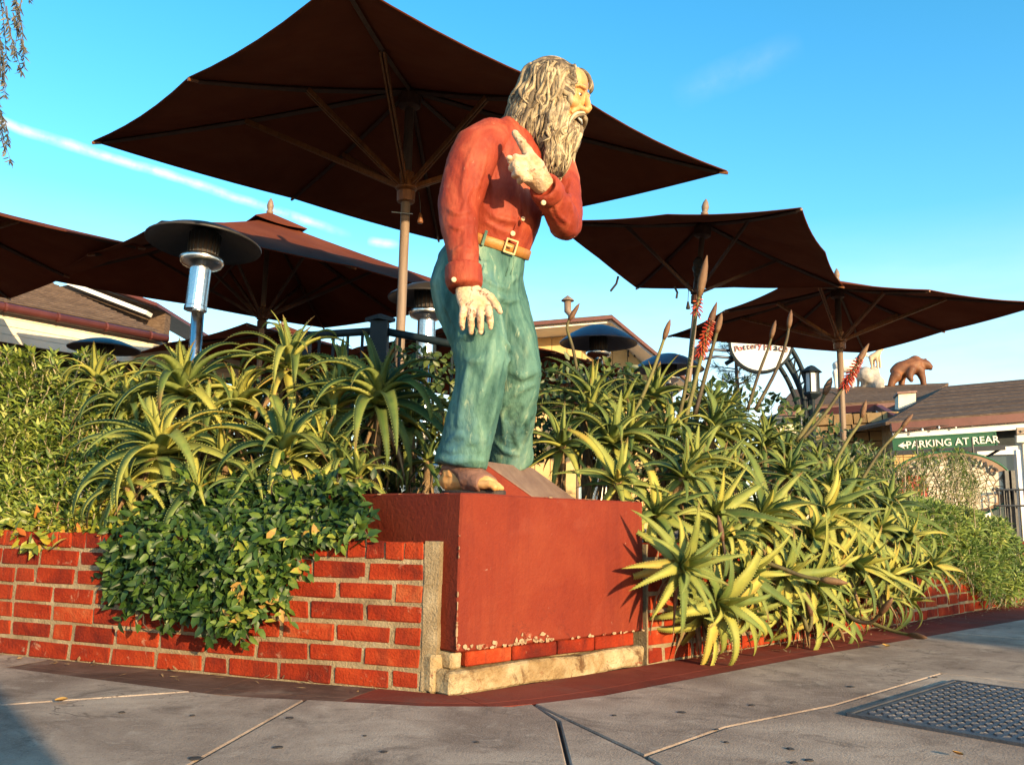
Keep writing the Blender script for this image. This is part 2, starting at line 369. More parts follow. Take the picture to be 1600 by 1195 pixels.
M['pine'] = pmat('pine needles', [(0.0, (0.03, 0.06, 0.02)), (1.0, (0.10, 0.15, 0.05))], 6, 0.6, 0.0, 60, island=0.8)
M['floret'] = pmat('aloe flower', [(0.0, (0.26, 0.02, 0.015)), (0.5, (0.44, 0.045, 0.02)), (1.0, (0.50, 0.16, 0.05))], 14, 0.45, 0.0, 60, island=0.8, trans=0.1)
M['bud'] = pmat('aloe bud', [(0.0, (0.09, 0.040, 0.020)), (0.5, (0.145, 0.070, 0.030)), (1.0, (0.20, 0.115, 0.05))], 20, 0.6, 0.4, 160, objrand=0.6)
M['stalk'] = pmat('aloe stalk', [(0.0, (0.050, 0.030, 0.016)), (0.5, (0.095, 0.080, 0.024)), (1.0, (0.16, 0.145, 0.04))], 9, 0.6, 0.4, 120, objrand=0.9)
M['dryleaf'] = pmat('dry fallen leaf', [(0.0, (0.35, 0.16, 0.03)), (1.0, (0.55, 0.33, 0.08))], 20, 0.7, 0.2, 60, objrand=0.5)
M['gum'] = pmat('trodden gum', [(0.0, (0.02, 0.018, 0.018)), (1.0, (0.045, 0.04, 0.038))], 20, 0.7, 0.3, 60)
M['cord'] = pmat('black cord', [(0.0, (0.01, 0.01, 0.01)), (1.0, (0.03, 0.025, 0.02))], 20, 0.7, 0.0, 60)


def aloe_mat():
    m, nt, p, geo = base_mat('aloe leaf')
    L = nt.links
    a = nt.nodes.new('ShaderNodeAttribute')
    a.attribute_name = 'along'
    oi = nt.nodes.new('ShaderNodeObjectInfo')
    t = a.outputs['Fac']
    rnd = oi.outputs['Random']
    n1 = tex_noise(nt, geo.outputs['Position'], 14, 4, 0.6)
    sx_ = nt.nodes.new('ShaderNodeSeparateColor')
    L.new(oi.outputs['Color'], sx_.inputs[0])
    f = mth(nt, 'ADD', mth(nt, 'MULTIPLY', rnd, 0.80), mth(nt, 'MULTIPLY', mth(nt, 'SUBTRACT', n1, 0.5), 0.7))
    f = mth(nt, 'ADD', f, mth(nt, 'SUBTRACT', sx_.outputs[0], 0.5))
    green = ramp(nt, f, [(0.0, (0.062, 0.115, 0.030)), (0.25, (0.135, 0.195, 0.044)), (0.55, (0.275, 0.305, 0.066)), (0.82, (0.43, 0.41, 0.078)), (1.0, (0.46, 0.31, 0.06))])
    # pale yellow heart, brown withered tip
    heart = _n(nt, 'ShaderNodeMapRange', **{'From Min': 0.16, 'From Max': 0.0, 'To Min': 0.0, 'To Max': 0.55})
    L.new(t, heart.inputs['Value'])
    c = mixc(nt, heart.outputs[0], green, (0.36, 0.37, 0.07))
    thr = mth(nt, 'ADD', 0.70, mth(nt, 'MULTIPLY', mth(nt, 'FRACT', mth(nt, 'MULTIPLY', rnd, 13.7)), 0.42))
    tip = mth(nt, 'MULTIPLY', mth(nt, 'SUBTRACT', mth(nt, 'ADD', t, mth(nt, 'MULTIPLY', mth(nt, 'SUBTRACT', n1, 0.5), 0.25)), thr), 7.0, clamp=True)
    c = mixc(nt, mth(nt, 'MULTIPLY', tip, 0.85), c, (0.20, 0.095, 0.035))
    e = nt.nodes.new('ShaderNodeAttribute')
    e.attribute_name = 'edge'
    c = mixc(nt, mth(nt, 'MULTIPLY', e.outputs['Fac'], 0.20), c, (0.36, 0.33, 0.11))
    spot = _n(nt, 'ShaderNodeMapRange', **{'From Min': 0.66, 'From Max': 0.72, 'To Min': 0.0, 'To Max': 0.6})
    L.new(tex_noise(nt, geo.outputs['Position'], 70, 4), spot.inputs['Value'])
    c = mixc(nt, spot.outputs[0], c, (0.17, 0.09, 0.03))
    L.new(c, p.inputs['Base Color'])
    p.inputs['Roughness'].default_value = 0.58
    p.inputs['Specular IOR Level'].default_value = 0.25
    b = _n(nt, 'ShaderNodeBump', Strength=0.25, Distance=0.004)
    L.new(tex_noise(nt, geo.outputs['Position'], 120, 4), b.inputs['Height'])
    L.new(b.outputs[0], p.inputs['Normal'])
    tr = nt.nodes.new('ShaderNodeBsdfTranslucent')
    L.new(c, tr.inputs['Color'])
    mx = nt.nodes.new('ShaderNodeMixShader')
    mx.inputs[0].default_value = 0.18
    L.new(p.outputs[0], mx.inputs[1])
    L.new(tr.outputs[0], mx.inputs[2])
    L.new(mx.outputs[0], nt.nodes['Material Output'].inputs['Surface'])
    return m


M['aloe'] = aloe_mat()


# ------------------------------------------------------------------ mesh helpers
def frame(d, hint=None):
    d = Vector(d).normalized()
    h = Vector(hint) if hint is not None else Vector((0, 0, 1))
    if abs(d.dot(h.normalized())) > 0.97:
        h = Vector((0, 1, 0)) if hint is None else Vector((0.3, 0.9, 0.2))
    a = h.cross(d).normalized()
    return a, d.cross(a).normalized()


class MB:
    """collects shapes in world coordinates and links them as one mesh object"""

    def __init__(self):
        self.v, self.f = [], []

    def add(self, vs, fs):
        o = len(self.v)
        self.v += [Vector(p) for p in vs]
        self.f += [tuple(i + o for i in f) for f in fs]
        return self

    def box(self, c, s, ax=None, jit=0.0):
        c = Vector(c)
        X, Y, Z = ax or (Vector((1, 0, 0)), Vector((0, 1, 0)), Vector((0, 0, 1)))
        vs = []
        for k in (-1, 1):
            for j in (-1, 1):
                for i in (-1, 1):
                    vs.append(c + X * (i * s[0] / 2 + random.uniform(-jit, jit)) + Y * (j * s[1] / 2 + random.uniform(-jit, jit)) + Z * (k * s[2] / 2 + random.uniform(-jit, jit)))
        return self.add(vs, [(0, 2, 3, 1), (4, 5, 7, 6), (0, 1, 5, 4), (2, 6, 7, 3), (0, 4, 6, 2), (1, 3, 7, 5)])

    def beam(self, a, b, w, h, hint=None):
        a, b = Vector(a), Vector(b)
        X, Z = frame(b - a, hint)
        return self.box((a + b) / 2, (w, (b - a).length, h), (X, (b - a).normalized(), Z))

    def tube(self, pts, rad, n=8, cap=True, flat=1.0, hint=None, twist=0.0):
        pts = [Vector(p) for p in pts]
        if isinstance(rad, (int, float)):
            rad = [rad] * len(pts)
        rings = []
        pa = None
        for i, p in enumerate(pts):
            d = pts[min(i + 1, len(pts) - 1)] - pts[max(i - 1, 0)]
            if d.length < 1e-9:
                d = Vector((0, 0, 1))
            d.normalize()
            if pa is None:
                a, _ = frame(d, hint)
            else:
                a = (pa - d * pa.dot(d)).normalized()
            pa = a
            b = d.cross(a)
            rings.append([p + (a * cos(2 * pi * k / n + twist) + b * sin(2 * pi * k / n + twist) * flat) * rad[i] for k in range(n)])
        return self.rings(rings, cap)

    def rings(self, rings, cap=True):
        n = len(rings[0])
        vs = [p for r in rings for p in r]
        fs = []
        for i in range(len(rings) - 1):
            for k in range(n):
                fs.append((i * n + k, i * n + (k + 1) % n, (i + 1) * n + (k + 1) % n, (i + 1) * n + k))
        if cap:
            fs.append(tuple(range(n - 1, -1, -1)))
            fs.append(tuple((len(rings) - 1) * n + k for k in range(n)))
        return self.add(vs, fs)

    def loft(self, secs, n=20, cap=True):
        """secs: (centre, u, v) with u, v half-axis vectors"""
        return self.rings([[Vector(c) + Vector(u) * cos(2 * pi * k / n) + Vector(v) * sin(2 * pi * k / n) for k in range(n)] for c, u, v in secs], cap)

    def lathe(self, c, prof, n=20, axis=(0, 0, 1), cap=True):
        ax = Vector(axis).normalized()
        a, b = frame(ax)
        c = Vector(c)
        return self.rings([[c + ax * z + (a * cos(2 * pi * k / n) + b * sin(2 * pi * k / n)) * max(r, 1e-4) for k in range(n)] for r, z in prof], cap)

    def ball(self, c, r, n=12, m=8, ax=None):
        c = Vector(c)
        r = (r, r, r) if isinstance(r, (int, float)) else r
        X, Y, Z = ax or (Vector((1, 0, 0)), Vector((0, 1, 0)), Vector((0, 0, 1)))
        rings = []
        for j in range(m + 1):
            th = -pi / 2 + pi * j / m
            cr = max(cos(th), 0.02)
            rings.append([c + X * r[0] * cr * cos(2 * pi * k / n) + Y * r[1] * cr * sin(2 * pi * k / n) + Z * r[2] * sin(th) for k in range(n)])
        return self.rings(rings)

    def prism(self, poly, z0, z1):
        n = len(poly)
        vs = [Vector((p[0], p[1], z0)) for p in poly] + [Vector((p[0], p[1], z1)) for p in poly]
        fs = [tuple(range(n - 1, -1, -1)), tuple(range(n, 2 * n))] + [(i, (i + 1) % n, n + (i + 1) % n, n + i) for i in range(n)]
        return self.add(vs, fs)

    def slab(self, pts, off):
        """polygon in space given thickness along vector off"""
        off = Vector(off)
        n = len(pts)
        vs = [Vector(p) for p in pts] + [Vector(p) + off for p in pts]
        return self.add(vs, [tuple(range(n - 1, -1, -1)), tuple(range(n, 2 * n))] + [(i, (i + 1) % n, n + (i + 1) % n, n + i) for i in range(n)])

    def mesh(self, name, base=Vector((0, 0, 0)), fix=True):
        me = bpy.data.meshes.new(name)
        me.from_pydata([p - base for p in self.v], [], self.f)
        if fix:
            bm = bmesh.new()
            bm.from_mesh(me)
            bmesh.ops.recalc_face_normals(bm, faces=bm.faces)
            bm.to_mesh(me)
            bm.free()
        return me


BASE = {}


def link(o, parent=None):
    COL.objects.link(o)
    if parent is not None:
        o.parent = parent
        BASE[o.name] = BASE.get(parent.name, Vector((0, 0, 0))) + Vector(o.location)
    else:
        BASE[o.name] = Vector(o.location)
    return o


def tag(o, label=None, cat=None, group=None, kind=None):
    if label:
        o['label'] = label
    if cat:
        o['category'] = cat
    if group:
        o['group'] = group
    if kind:
        o['kind'] = kind
    return o


def thing(name, label, cat, loc=(0, 0, 0), group=None):
    o = bpy.data.objects.new(name, None)
    o.location = loc
    o.empty_display_size = 0.1
    link(o)
    return tag(o, label, cat, group)


def setmat(me, mat, smooth=False):
    me.materials.clear()
    me.materials.append(M[mat] if isinstance(mat, str) else mat)
    if smooth:
        me.polygons.foreach_set('use_smooth', [True] * len(me.polygons))


def build(name, mb, mat, parent=None, smooth=False, fix=True, bevel=0.0, label=None):
    """world-space shapes -> one object (a child keeps its parent's base as origin)"""
    b = BASE[parent.name] if parent is not None else Vector((0, 0, 0))
    if parent is None and mb.v:
        b = Vector((sum(p.x for p in mb.v) / len(mb.v), sum(p.y for p in mb.v) / len(mb.v), min(p.z for p in mb.v)))
    me = mb.mesh(name, b, fix)
    setmat(me, mat, smooth)
    o = bpy.data.objects.new(name, me)
    if parent is None:
        o.location = b
    link(o, parent)
    if bevel:
        bm = bmesh.new()
        bm.from_mesh(me)
        bmesh.ops.bevel(bm, geom=[e for e in bm.edges if len(e.link_faces) == 2 and e.calc_face_angle(0) > 0.6], offset=bevel, segments=1, affect='EDGES')
        bm.to_mesh(me)
        bm.free()
    if label:
        o['label'] = label
    return o


def inst(name, me, parent, mat4):
    """place shared mesh data as a child; mat4 is in world space"""
    o = bpy.data.objects.new(name, me)
    COL.objects.link(o)
    o.parent = parent
    m = mat4.copy()
    m.translation = m.translation - BASE[parent.name]
    o.matrix_basis = m
    return o


def remeshed(mb, voxel, smooth_it=4, smooth_f=0.5):
    me = mb.mesh('sculpt_source')
    o = bpy.data.objects.new('sculpt_source', me)
    COL.objects.link(o)
    r = o.modifiers.new('r', 'REMESH')
    r.mode = 'VOXEL'
    r.voxel_size = voxel
    r.adaptivity = 0
    if smooth_it:
        s = o.modifiers.new('s', 'SMOOTH')
        s.iterations = smooth_it
        s.factor = smooth_f
    dg = bpy.context.evaluated_depsgraph_get()
    dg.update()
    out = bpy.data.meshes.new_from_object(o.evaluated_get(dg))
    bpy.data.objects.remove(o)
    bpy.data.meshes.remove(me)
    return out


def sculpted(name, me, mat, parent, disp=None):
    b = BASE[parent.name] if parent is not None else Vector((0, 0, 0))
    if disp:
        nr = [v.normal.copy() for v in me.vertices]
        for v, n in zip(me.vertices, nr):
            v.co += n * disp(v.co, n)
    me.transform(Matrix.Translation(-b))
    me.name = name
    setmat(me, mat, True)
    o = bpy.data.objects.new(name, me)
    link(o, parent)
    return o


def text_mesh(txt, size, extrude=0.004, bold=False, space=1.0):
    cu = bpy.data.curves.new('lettering', 'FONT')
    cu.body = txt
    cu.size = size
    cu.extrude = extrude
    cu.offset = 0.012 * size if bold else 0.0
    cu.space_character = space
    cu.align_x = 'CENTER'
    cu.align_y = 'CENTER'
    cu.resolution_u = 3
    o = bpy.data.objects.new('lettering', cu)
    COL.objects.link(o)
    dg = bpy.context.evaluated_depsgraph_get()
    dg.update()
    me = bpy.data.meshes.new_from_object(o.evaluated_get(dg))
    bpy.data.objects.remove(o)
    return me


def axes(o, x, y, z):
    x, y, z = Vector(x), Vector(y), Vector(z)
    return Matrix(((x.x, y.x, z.x, o[0]), (x.y, y.y, z.y, o[1]), (x.z, y.z, z.z, o[2]), (0, 0, 0, 1)))


# ------------------------------------------------------------------ ground, pavement, patio
def inset(poly, d):
    n = len(poly)
    P2 = [Vector((p[0], p[1])) for p in poly]
    if sum(P2[i].x * P2[(i + 1) % n].y - P2[(i + 1) % n].x * P2[i].y for i in range(n)) < 0:
        P2.reverse()
    out = []
    for i in range(n):
        a, b, c = P2[i - 1], P2[i], P2[(i + 1) % n]
        e1, e2 = (b - a).normalized(), (c - b).normalized()
        n1, n2 = Vector((-e1.y, e1.x)), Vector((-e2.y, e2.x))
        k = n1 + n2
        k = k / max(k.length_squared, 0.3) * 2
        out.append(b + k * d)
    return out


tag(build('ground', MB().slab([(-300, -120, -0.02), (300, -120, -0.02), (300, 600, -0.02), (-300, 600, -0.02)], (0, 0, -0.3)), 'ground'), 'dark ground under the pavement joints', None, kind='structure')
pavement = thing('pavement', 'grey concrete pavement slabs with stained joints', None)
pavement['kind'] = 'structure'
BO = [(-3.4, 4.05), (-1.85, 3.31), (-0.89, 2.87), (-0.24, 2.765), (0.02, 2.785), (0.32, 2.99), (1.32, 3.97), (3.35, 5.81), (5.4, 7.75)]
WB = [(-3.4, 4.28), (-2.02, 3.61), (-1.03, 3.24), (-0.68, 3.12), (-0.27, 3.01), (-0.165, 2.955), (0.56, 3.66), (2.63, 5.68), (3.55, 6.63), (5.6, 8.8)]
slabs = [
    [(-1.0, 2.92), BO[1], (-3.4, 4.05), (-3.4, 1.6)],
    [(-1.0, 2.92), (-3.4, 1.6), (-3.4, 0.3), (-1.0, 0.3), (-0.71, 2.07), (-0.62, 2.825), BO[2]],
    [(-0.62, 2.825), (-0.71, 2.07), (-1.0, 0.3), (0.15, 0.3), (0.15, 2.13), (0.15, 2.6), (0.085, 2.83), BO[4], BO[3]],
    [(0.085, 2.83), (0.15, 2.6), (0.15, 0.3), (0.9, 0.3), (0.34, 2.23)],
    [(0.085, 2.83), (0.34, 2.23), (0.62, 2.56), (1.05, 2.90), (1.73, 3.58), (1.34, 3.99), BO[5]],
    [(0.34, 2.23), (0.9, 0.3), (4.2, 0.3), (4.2, 1.62), (1.73, 3.58), (1.05, 2.90), (0.62, 2.56)],
    [(1.34, 3.99), (1.73, 3.58), (4.2, 1.62), (5.4, 2.8), (2.45, 5.0)],
    [(2.45, 5.0), (5.4, 2.8), (6.9, 4.3), (3.95, 6.38)],
    [(3.95, 6.38), (6.9, 4.3), (8.6, 6.0), (5.4, 7.75)],
    [(-3.4, 0.3), (-3.4, -4), (0.15, -4), (0.15, 0.3), (-1.0, 0.3)],
    [(0.15, 0.3), (0.15, -4), (4.2, -4), (4.2, 0.3)],
    [(4.2, 1.62), (4.2, -4), (11, -4), (11, 8), (8.6, 6.0)],
]
for s in slabs:
    build('paving_slab', MB().prism(inset(s, 0.005), -0.08, random.uniform(-0.001, 0.001)), 'concrete', pavement, bevel=0.004)


def along(path, s):
    for i in range(len(path) - 1):
        a, b = Vector(path[i]), Vector(path[i + 1])
        L = (b - a).length
        if s <= L or i == len(path) - 2:
            d = (b - a) / L
            return a + d * s, d
        s -= L


def plen(path):
    return sum((Vector(path[i + 1]) - Vector(path[i])).length for i in range(len(path) - 1))


NB = 22
LB, LW = plen(BO), plen(WB)
band = thing('edging_band', 'dark red stained paving band curving round the foot of the planter', None)
band['kind'] = 'structure'


def band_pt(t, k):
    a, _ = along(BO, t * LB)
    # nearest station on the wall foot
    best = min((along(WB, LW * j / 240)[0] for j in range(241)), key=lambda q: (q - a).length)
    return a.lerp(best, k)


ts = [0.03 + 0.94 * i / NB for i in range(NB + 1)]
for i in range(NB):
    for k0, k1 in ((0.0, 0.28), (0.28, 0.985)):
        sub = [ts[i] + (ts[i + 1] - ts[i]) * j / 2 for j in range(3)]
        poly = [band_pt(t, k0) for t in sub] + [band_pt(t, k1) for t in reversed(sub)]
        mx = sum(p.x for p in poly) / 6
        build('band_tile', MB().prism(inset(poly, 0.0012), -0.08, -0.004), 'redband' if mx > -0.62 else ('dirtband' if mx > -1.75 else 'concrete'), band)

tag(build('patio', MB().prism([(-16, 6.2), (-3.5, 5.6), (-0.5, 4.55), (0.7, 4.6), (2.7, 6.75), (5.4, 9.8), (9, 12.2), (9, 40), (-16, 40)], -0.05, 0.44), 'patio'), 'raised patio floor behind the planter', None, kind='structure')
tag(build('planter_soil', MB().prism([(-3.4, 4.33), (-2.0, 3.68), (-1.0, 3.31), (-0.3, 3.1), (-0.1, 3.2), (0.5, 3.75), (2.58, 5.74), (3.5, 6.7), (5.5, 8.9), (5.4, 9.8), (2.7, 6.75), (0.7, 4.6), (-0.5, 4.55), (-3.5, 5.6)], -0.04, 0.41), 'soil'), 'dark soil inside the brick planter', None, kind='structure')

# iron cover let into the pavement
pu, pv = Vector((0.712, 0.702, 0)), Vector((0.702, -0.712, 0))
po = Vector((1.03, 2.74, 0))
PLU, PLV = 0.90, 1.45
hatch = thing('utility_cover', 'dark iron tread plate cover set flush in the pavement', 'cover', po)
ctr = po + pu * PLU / 2 + pv * PLV / 2
build('plate', MB().box(ctr + Vector((0, 0, 0.002)), (PLU - 0.03, PLV - 0.03, 0.010), (pu, -pv, Vector((0, 0, 1)))), 'plate', hatch, bevel=0.002)
fr = MB()
for a, b in ((po, po + pu * PLU), (po + pu * PLU, po + pu * PLU + pv * PLV), (po + pu * PLU + pv * PLV, po + pv * PLV), (po + pv * PLV, po)):
    fr.beam(a + Vector((0, 0, 0.003)), b + Vector((0, 0, 0.003)), 0.014, 0.012)
build('rim', fr, 'plate', hatch)
tb = MB()
nu, nv = 30, 48
for i in range(nu):
    for j in range(nv):
        c = po + pu * (0.03 + (PLU - 0.06) * (i + 0.5) / nu) + pv * (0.03 + (PLV - 0.06) * (j + 0.5) / nv) + Vector((0, 0, 0.007))
        s = 1 if (i + j) % 2 else -1
        d = (pu + pv * s).normalized()
        e = (pu * s - pv).normalized() * s
        z = Vector((0, 0, 0.0042))
        tb.add([c - d * 0.0125, c + e * 0.0042, c + d * 0.0125, c - e * 0.0042, c - d * 0.006 + z, c + d * 0.006 + z], [(0, 1, 5, 4), (1, 2, 5), (2, 3, 4, 5), (3, 0, 4)])
tag(build('tread_pattern', tb, 'plate', hatch, fix=False), kind='stuff')

# trodden gum and fallen leaves
gm = MB()
for (px, py, r) in [(435, 1168, 0.012), (305, 1185, 0.014), (1065, 1113, 0.011), (1175, 1102, 0.010), (1330, 1073, 0.012), (1235, 1170, 0.009), (1265, 1188, 0.011), (190, 1113, 0.008), (452, 1122, 0.012), (300, 1118, 0.007), (745, 1160, 0.006), (960, 1118, 0.007), (1120, 1140, 0.006), (570, 1150, 0.005), (1240, 1192, 0.008), (1460, 1058, 0.01), (1135, 1160, 0.006), (600, 1175, 0.008)]:
    g = gat(px, py)
    gm.rings([[g + Vector((cos(2 * pi * k / 9) * r * q * random.uniform(0.8, 1.35), sin(2 * pi * k / 9) * r * q * random.uniform(0.8, 1.3), z)) for k in range(9)] for q, z in ((1.1, 0.0012), (0.8, 0.0035))])
tag(build('chewing_gum', gm, 'gum'), 'dark flattened gum spots trodden into the pavement', 'gum', kind='stuff')


def fallen(px, py, ln, label, rz):
    g = gat(px, py)
    a = Vector((cos(rz), sin(rz), 0))
    b = Vector((-sin(rz), cos(rz), 0))
    mb = MB()
    for off in (0.0, 0.0015):
        vs = []
        for i in range(6):
            t = i / 5
            w = ln * 0.36 * sin(pi * min(1, t * 0.94 + 0.04)) ** 0.8
            c = g + a * (t - 0.5) * ln + Vector((0, 0, 0.006 + ln * 0.22 * (t - 0.4) ** 2 * 2 + off))
            vs += [c + b * w + Vector((0, 0, w * 0.6)), c, c - b * w + Vector((0, 0, w * 0.35))]
        fs = []
        for i in range(5):
            for k in (0, 1):
                fs.append((i * 3 + k, i * 3 + k + 1, i * 3 + k + 4, i * 3 + k + 3))
        mb.add(vs, fs)
    tag(build('fallen_leaf', mb, 'dryleaf', fix=False, smooth=True), label, 'leaf', 'fallen leaves on the pavement')


fallen(95, 1098, 0.035, 'curled yellow leaf lying on the slab at the far left', 0.3)
fallen(1385, 1012, 0.05, 'curled tan leaf on the pavement below the drooping aloes', 1.2)
fallen(1497, 1182, 0.028, 'small yellow leaf on the concrete just in front of the iron cover', 2.2)


# ------------------------------------------------------------------ brick planter walls
def brick_mesh(l, w, h, k):
    bm = bmesh.new()
    bmesh.ops.create_cube(bm, size=1.0)
    for v in bm.verts:
        v.co = Vector((v.co.x * l, v.co.y * w, v.co.z * h)) + Vector([random.uniform(-1, 1) * 0.0034 for _ in range(3)])
    bmesh.ops.bevel(bm, geom=list(bm.edges), offset=0.003 + 0.001 * k, segments=1, affect='EDGES')
    me = bpy.data.meshes.new('brick')
    bm.to_mesh(me)
    bm.free()
    setmat(me, 'brick')
    return me


BL, BH, PIT, JT = 0.196, 0.057, 0.0705, 0.0145
MB_FULL = [brick_mesh(BL, 0.09, BH, k % 3) for k in range(5)]
MB_HALF = [brick_mesh(BL * 0.48, 0.09, BH, k % 3) for k in range(3)]
MB_HEAD = [brick_mesh(0.066, 0.10, 0.058, k % 3) for k in range(4)]


def brick_wall(path, label, top=0.48, start=0.03, flip=False, rows=7):
    """path runs in plan; bricks stand on the side to the left of the path's direction reversed (towards the street)"""
    root = thing('brick_planter_wall', label, 'wall', (path[0][0], path[0][1], 0))
    L = plen(path)
    # mortar core follows the path
    pts = []
    s = 0.0
    n = max(2, int(L / 0.25))
    f, bk = [], []
    for i in range(n + 1):
        p, d = along(path, L * i / n)
        nr = Vector((-d.y, d.x)) if not flip else Vector((d.y, -d.x))   # points to the street
        f.append(p - nr * 0.0045)
        bk.append(p - nr * 0.11)
    build('mortar', MB().prism(f + bk[::-1], -0.02, top - 0.004), 'mortar', root)
    for r in range(rows):
        zc = top - 0.058 / 2 if r == 0 else top - 0.058 - JT * 0.9 - BH / 2 - (r - 1) * PIT
        s = start
        first = True
        while s < L - 0.03:
            if r == 0:
                l, me = 0.066, random.choice(MB_HEAD)
            elif first and r % 2 == 0:
                l, me = BL * 0.48, random.choice(MB_HALF)
            elif random.random() < 0.07:
                l, me = BL * 0.48, random.choice(MB_HALF)
            else:
                l, me = BL, random.choice(MB_FULL)
            first = False
            if s + l > L:
                break
            p, d = along(path, s + l / 2)
            nr = Vector((-d.y, d.x)) if not flip else Vector((d.y, -d.x))
            c = p - nr * ((0.045 if r else 0.048) + random.uniform(-0.0018, 0.0018))
            a = atan2(d.y, d.x) + random.uniform(-0.006, 0.006) + (pi if random.random() < 0.5 else 0)
            m = Matrix.Translation((c.x, c.y, zc + random.uniform(-0.0015, 0.0015))) @ Matrix.Rotation(a, 4, 'Z') @ Matrix.Rotation(random.uniform(-0.008, 0.008), 4, 'Y')
            inst('brick', me, root, m)
            s += l + (JT if r else 0.006) + random.uniform(-0.002, 0.003)
    return root


left_path = [(-0.262, 3.005), (-0.68, 3.12), (-1.03, 3.24), (-1.5, 3.41), (-2.02, 3.61), (-2.7, 3.92), (-3.4, 4.28)]
lw = brick_wall(left_path, 'low curved red brick planter wall left of the statue\'s pedestal')
# pale cement end strip against the pedestal
e0 = Vector((-0.262, 3.005, 0))
cap = MB()
for k in range(7):
    z0, z1 = 0.482 * k / 7, 0.482 * (k + 1) / 7
    cap.box((-0.247 + random.uniform(-0.0012, 0.0012), 3.045 + random.uniform(-0.0012, 0.0012), (z0 + z1) / 2), (0.052, 0.085, z1 - z0 + 0.006), (Vector((0.964, -0.264, 0)), Vector((0.264, 0.964, 0)), Vector((0, 0, 1))), jit=0.002)
build('cement_end', cap, 'mortar', lw)
right_path = [(0.575, 3.675), (2.63, 5.68), (3.55, 6.63), (5.6, 8.8)]
rw = brick_wall(right_path, 'low red brick planter wall running back to the right under the aloes', start=0.01, flip=True)

# ------------------------------------------------------------------ painted pedestal
PC = Vector((-0.165, 2.972, 0))
D1, D2, UZ = Vector((0.722, 0.692, 0)), Vector((-0.692, 0.722, 0)), Vector((0, 0, 1))
ped = thing('statue_pedestal', 'red painted stucco block pedestal with peeling lower edge', 'pedestal', PC)


def pp(a, b, z):
    return PC + D1 * a + D2 * b + UZ * z


def blk(a0, a1, b0, b1, z0, z1, na=14, nb=10, nz=8, wob=0.002, seed=0.0):
    """block in pedestal axes with gently uneven faces"""
    bm = bmesh.new()
    bmesh.ops.create_cube(bm, size=1.0)
    bmesh.ops.subdivide_edges(bm, edges=list(bm.edges), cuts=7, use_grid_fill=True)
    mb = MB()
    for v in bm.verts:
        q = pp(a0 + (a1 - a0) * (v.co.x + 0.5), b0 + (b1 - b0) * (v.co.y + 0.5), z0 + (z1 - z0) * (v.co.z + 0.5))
        nz_ = noise.noise_vector(q * 4.0 + Vector((seed, 0, 0))) * wob + noise.noise_vector(q * 17.0) * wob * 0.5
        mb.v.append(q + nz_)
    bm.verts.ensure_lookup_table()
    mb.f = [tuple(v.index for v in f.verts) for f in bm.faces]
    bm.free()
    return mb


build('painted_block', blk(0, 1.0, 0, 1.05, 0.128, 0.650, wob=0.003), 'stucco', ped, bevel=0.006)
x = 0.055
for i, l in enumerate((0.21, 0.225, 0.205, 0.235)):
    build('base_brick', blk(x, x + l, 0.012, 0.10, 0.076, 0.1255, wob=0.002, seed=i * 3.1), 'brick', ped, bevel=0.004)
    x += l + 0.007
build('corner_stone', blk(-0.005, 0.046, 0.018, 0.11, 0.072, 0.126, wob=0.006), 'footing', ped, bevel=0.006, label='crumbling cream corner stone')
build('base_core', MB().slab([pp(0.01, 0.05, 0), pp(0.99, 0.05, 0), pp(0.99, 0.9, 0), pp(0.02, 0.9, 0)], (0, 0, 0.127)), 'mortar', ped)
build('footing', blk(-0.03, 0.99, -0.012, 0.12, -0.01, 0.070, wob=0.011), 'footing', ped, bevel=0.008, label='cream painted concrete footing')
build('side_footing', blk(-0.05, 0.03, 0.06, 0.30, -0.01, 0.118, wob=0.008), 'footing', ped, bevel=0.008)
# ragged plaster where the paint has come away
pl = MB()


def flakes(n, fa, fz, size):
    for _ in range(n):
        a, z = fa(), fz()
        w, h = size * random.uniform(0.5, 1.6), size * random.uniform(0.4, 1.1)
        k = 9
        ring0, ring1 = [], []
        for j in range(k):
            t = 2 * pi * j / k
            q = random.uniform(0.6, 1.25)
            ring0.append((a + cos(t) * w * q, max(0.1285, z + sin(t) * h * q)))
        c = [pp(p[0], -0.0035, p[1]) for p in ring0]
        d = [pp(a + (p[0] - a) * 0.9, -0.0048, z + (p[1] - z) * 0.9) for p in ring0]
        pl.rings([c, d])


flakes(26, lambda: random.uniform(0.0, 0.46), lambda: 0.134 + abs(random.gauss(0, 0.009)), 0.009)
flakes(26, lambda: random.uniform(0.1, 1.0), lambda: 0.131 + abs(random.gauss(0, 0.003)), 0.008)
flakes(9, lambda: random.gauss(0.33, 0.03), lambda: 0.14 + abs(random.gauss(0, 0.018)), 0.012)
for _ in range(14):
    z = random.choice((random.uniform(0.14, 0.34), random.uniform(0.14, 0.6)))
    c = pp(-0.0005, 0.001, z)
    pl.ball(c, (0.0028 * random.uniform(0.6, 1.6), 0.0025, 0.008 * random.uniform(0.3, 1.9)), 7, 5)
for _ in range(12):
    c = pp(random.uniform(0.0, 1.0), -0.001, 0.649) if random.random() < 0.6 else pp(-0.001, random.uniform(0.0, 0.6), 0.649)
    pl.ball(c, (0.006 * random.uniform(0.4, 2.2), 0.0022, 0.0022 * random.uniform(0.5, 1.4)), 7, 5)
tag(build('peeling_plaster', pl, 'peel', ped), kind='stuff')
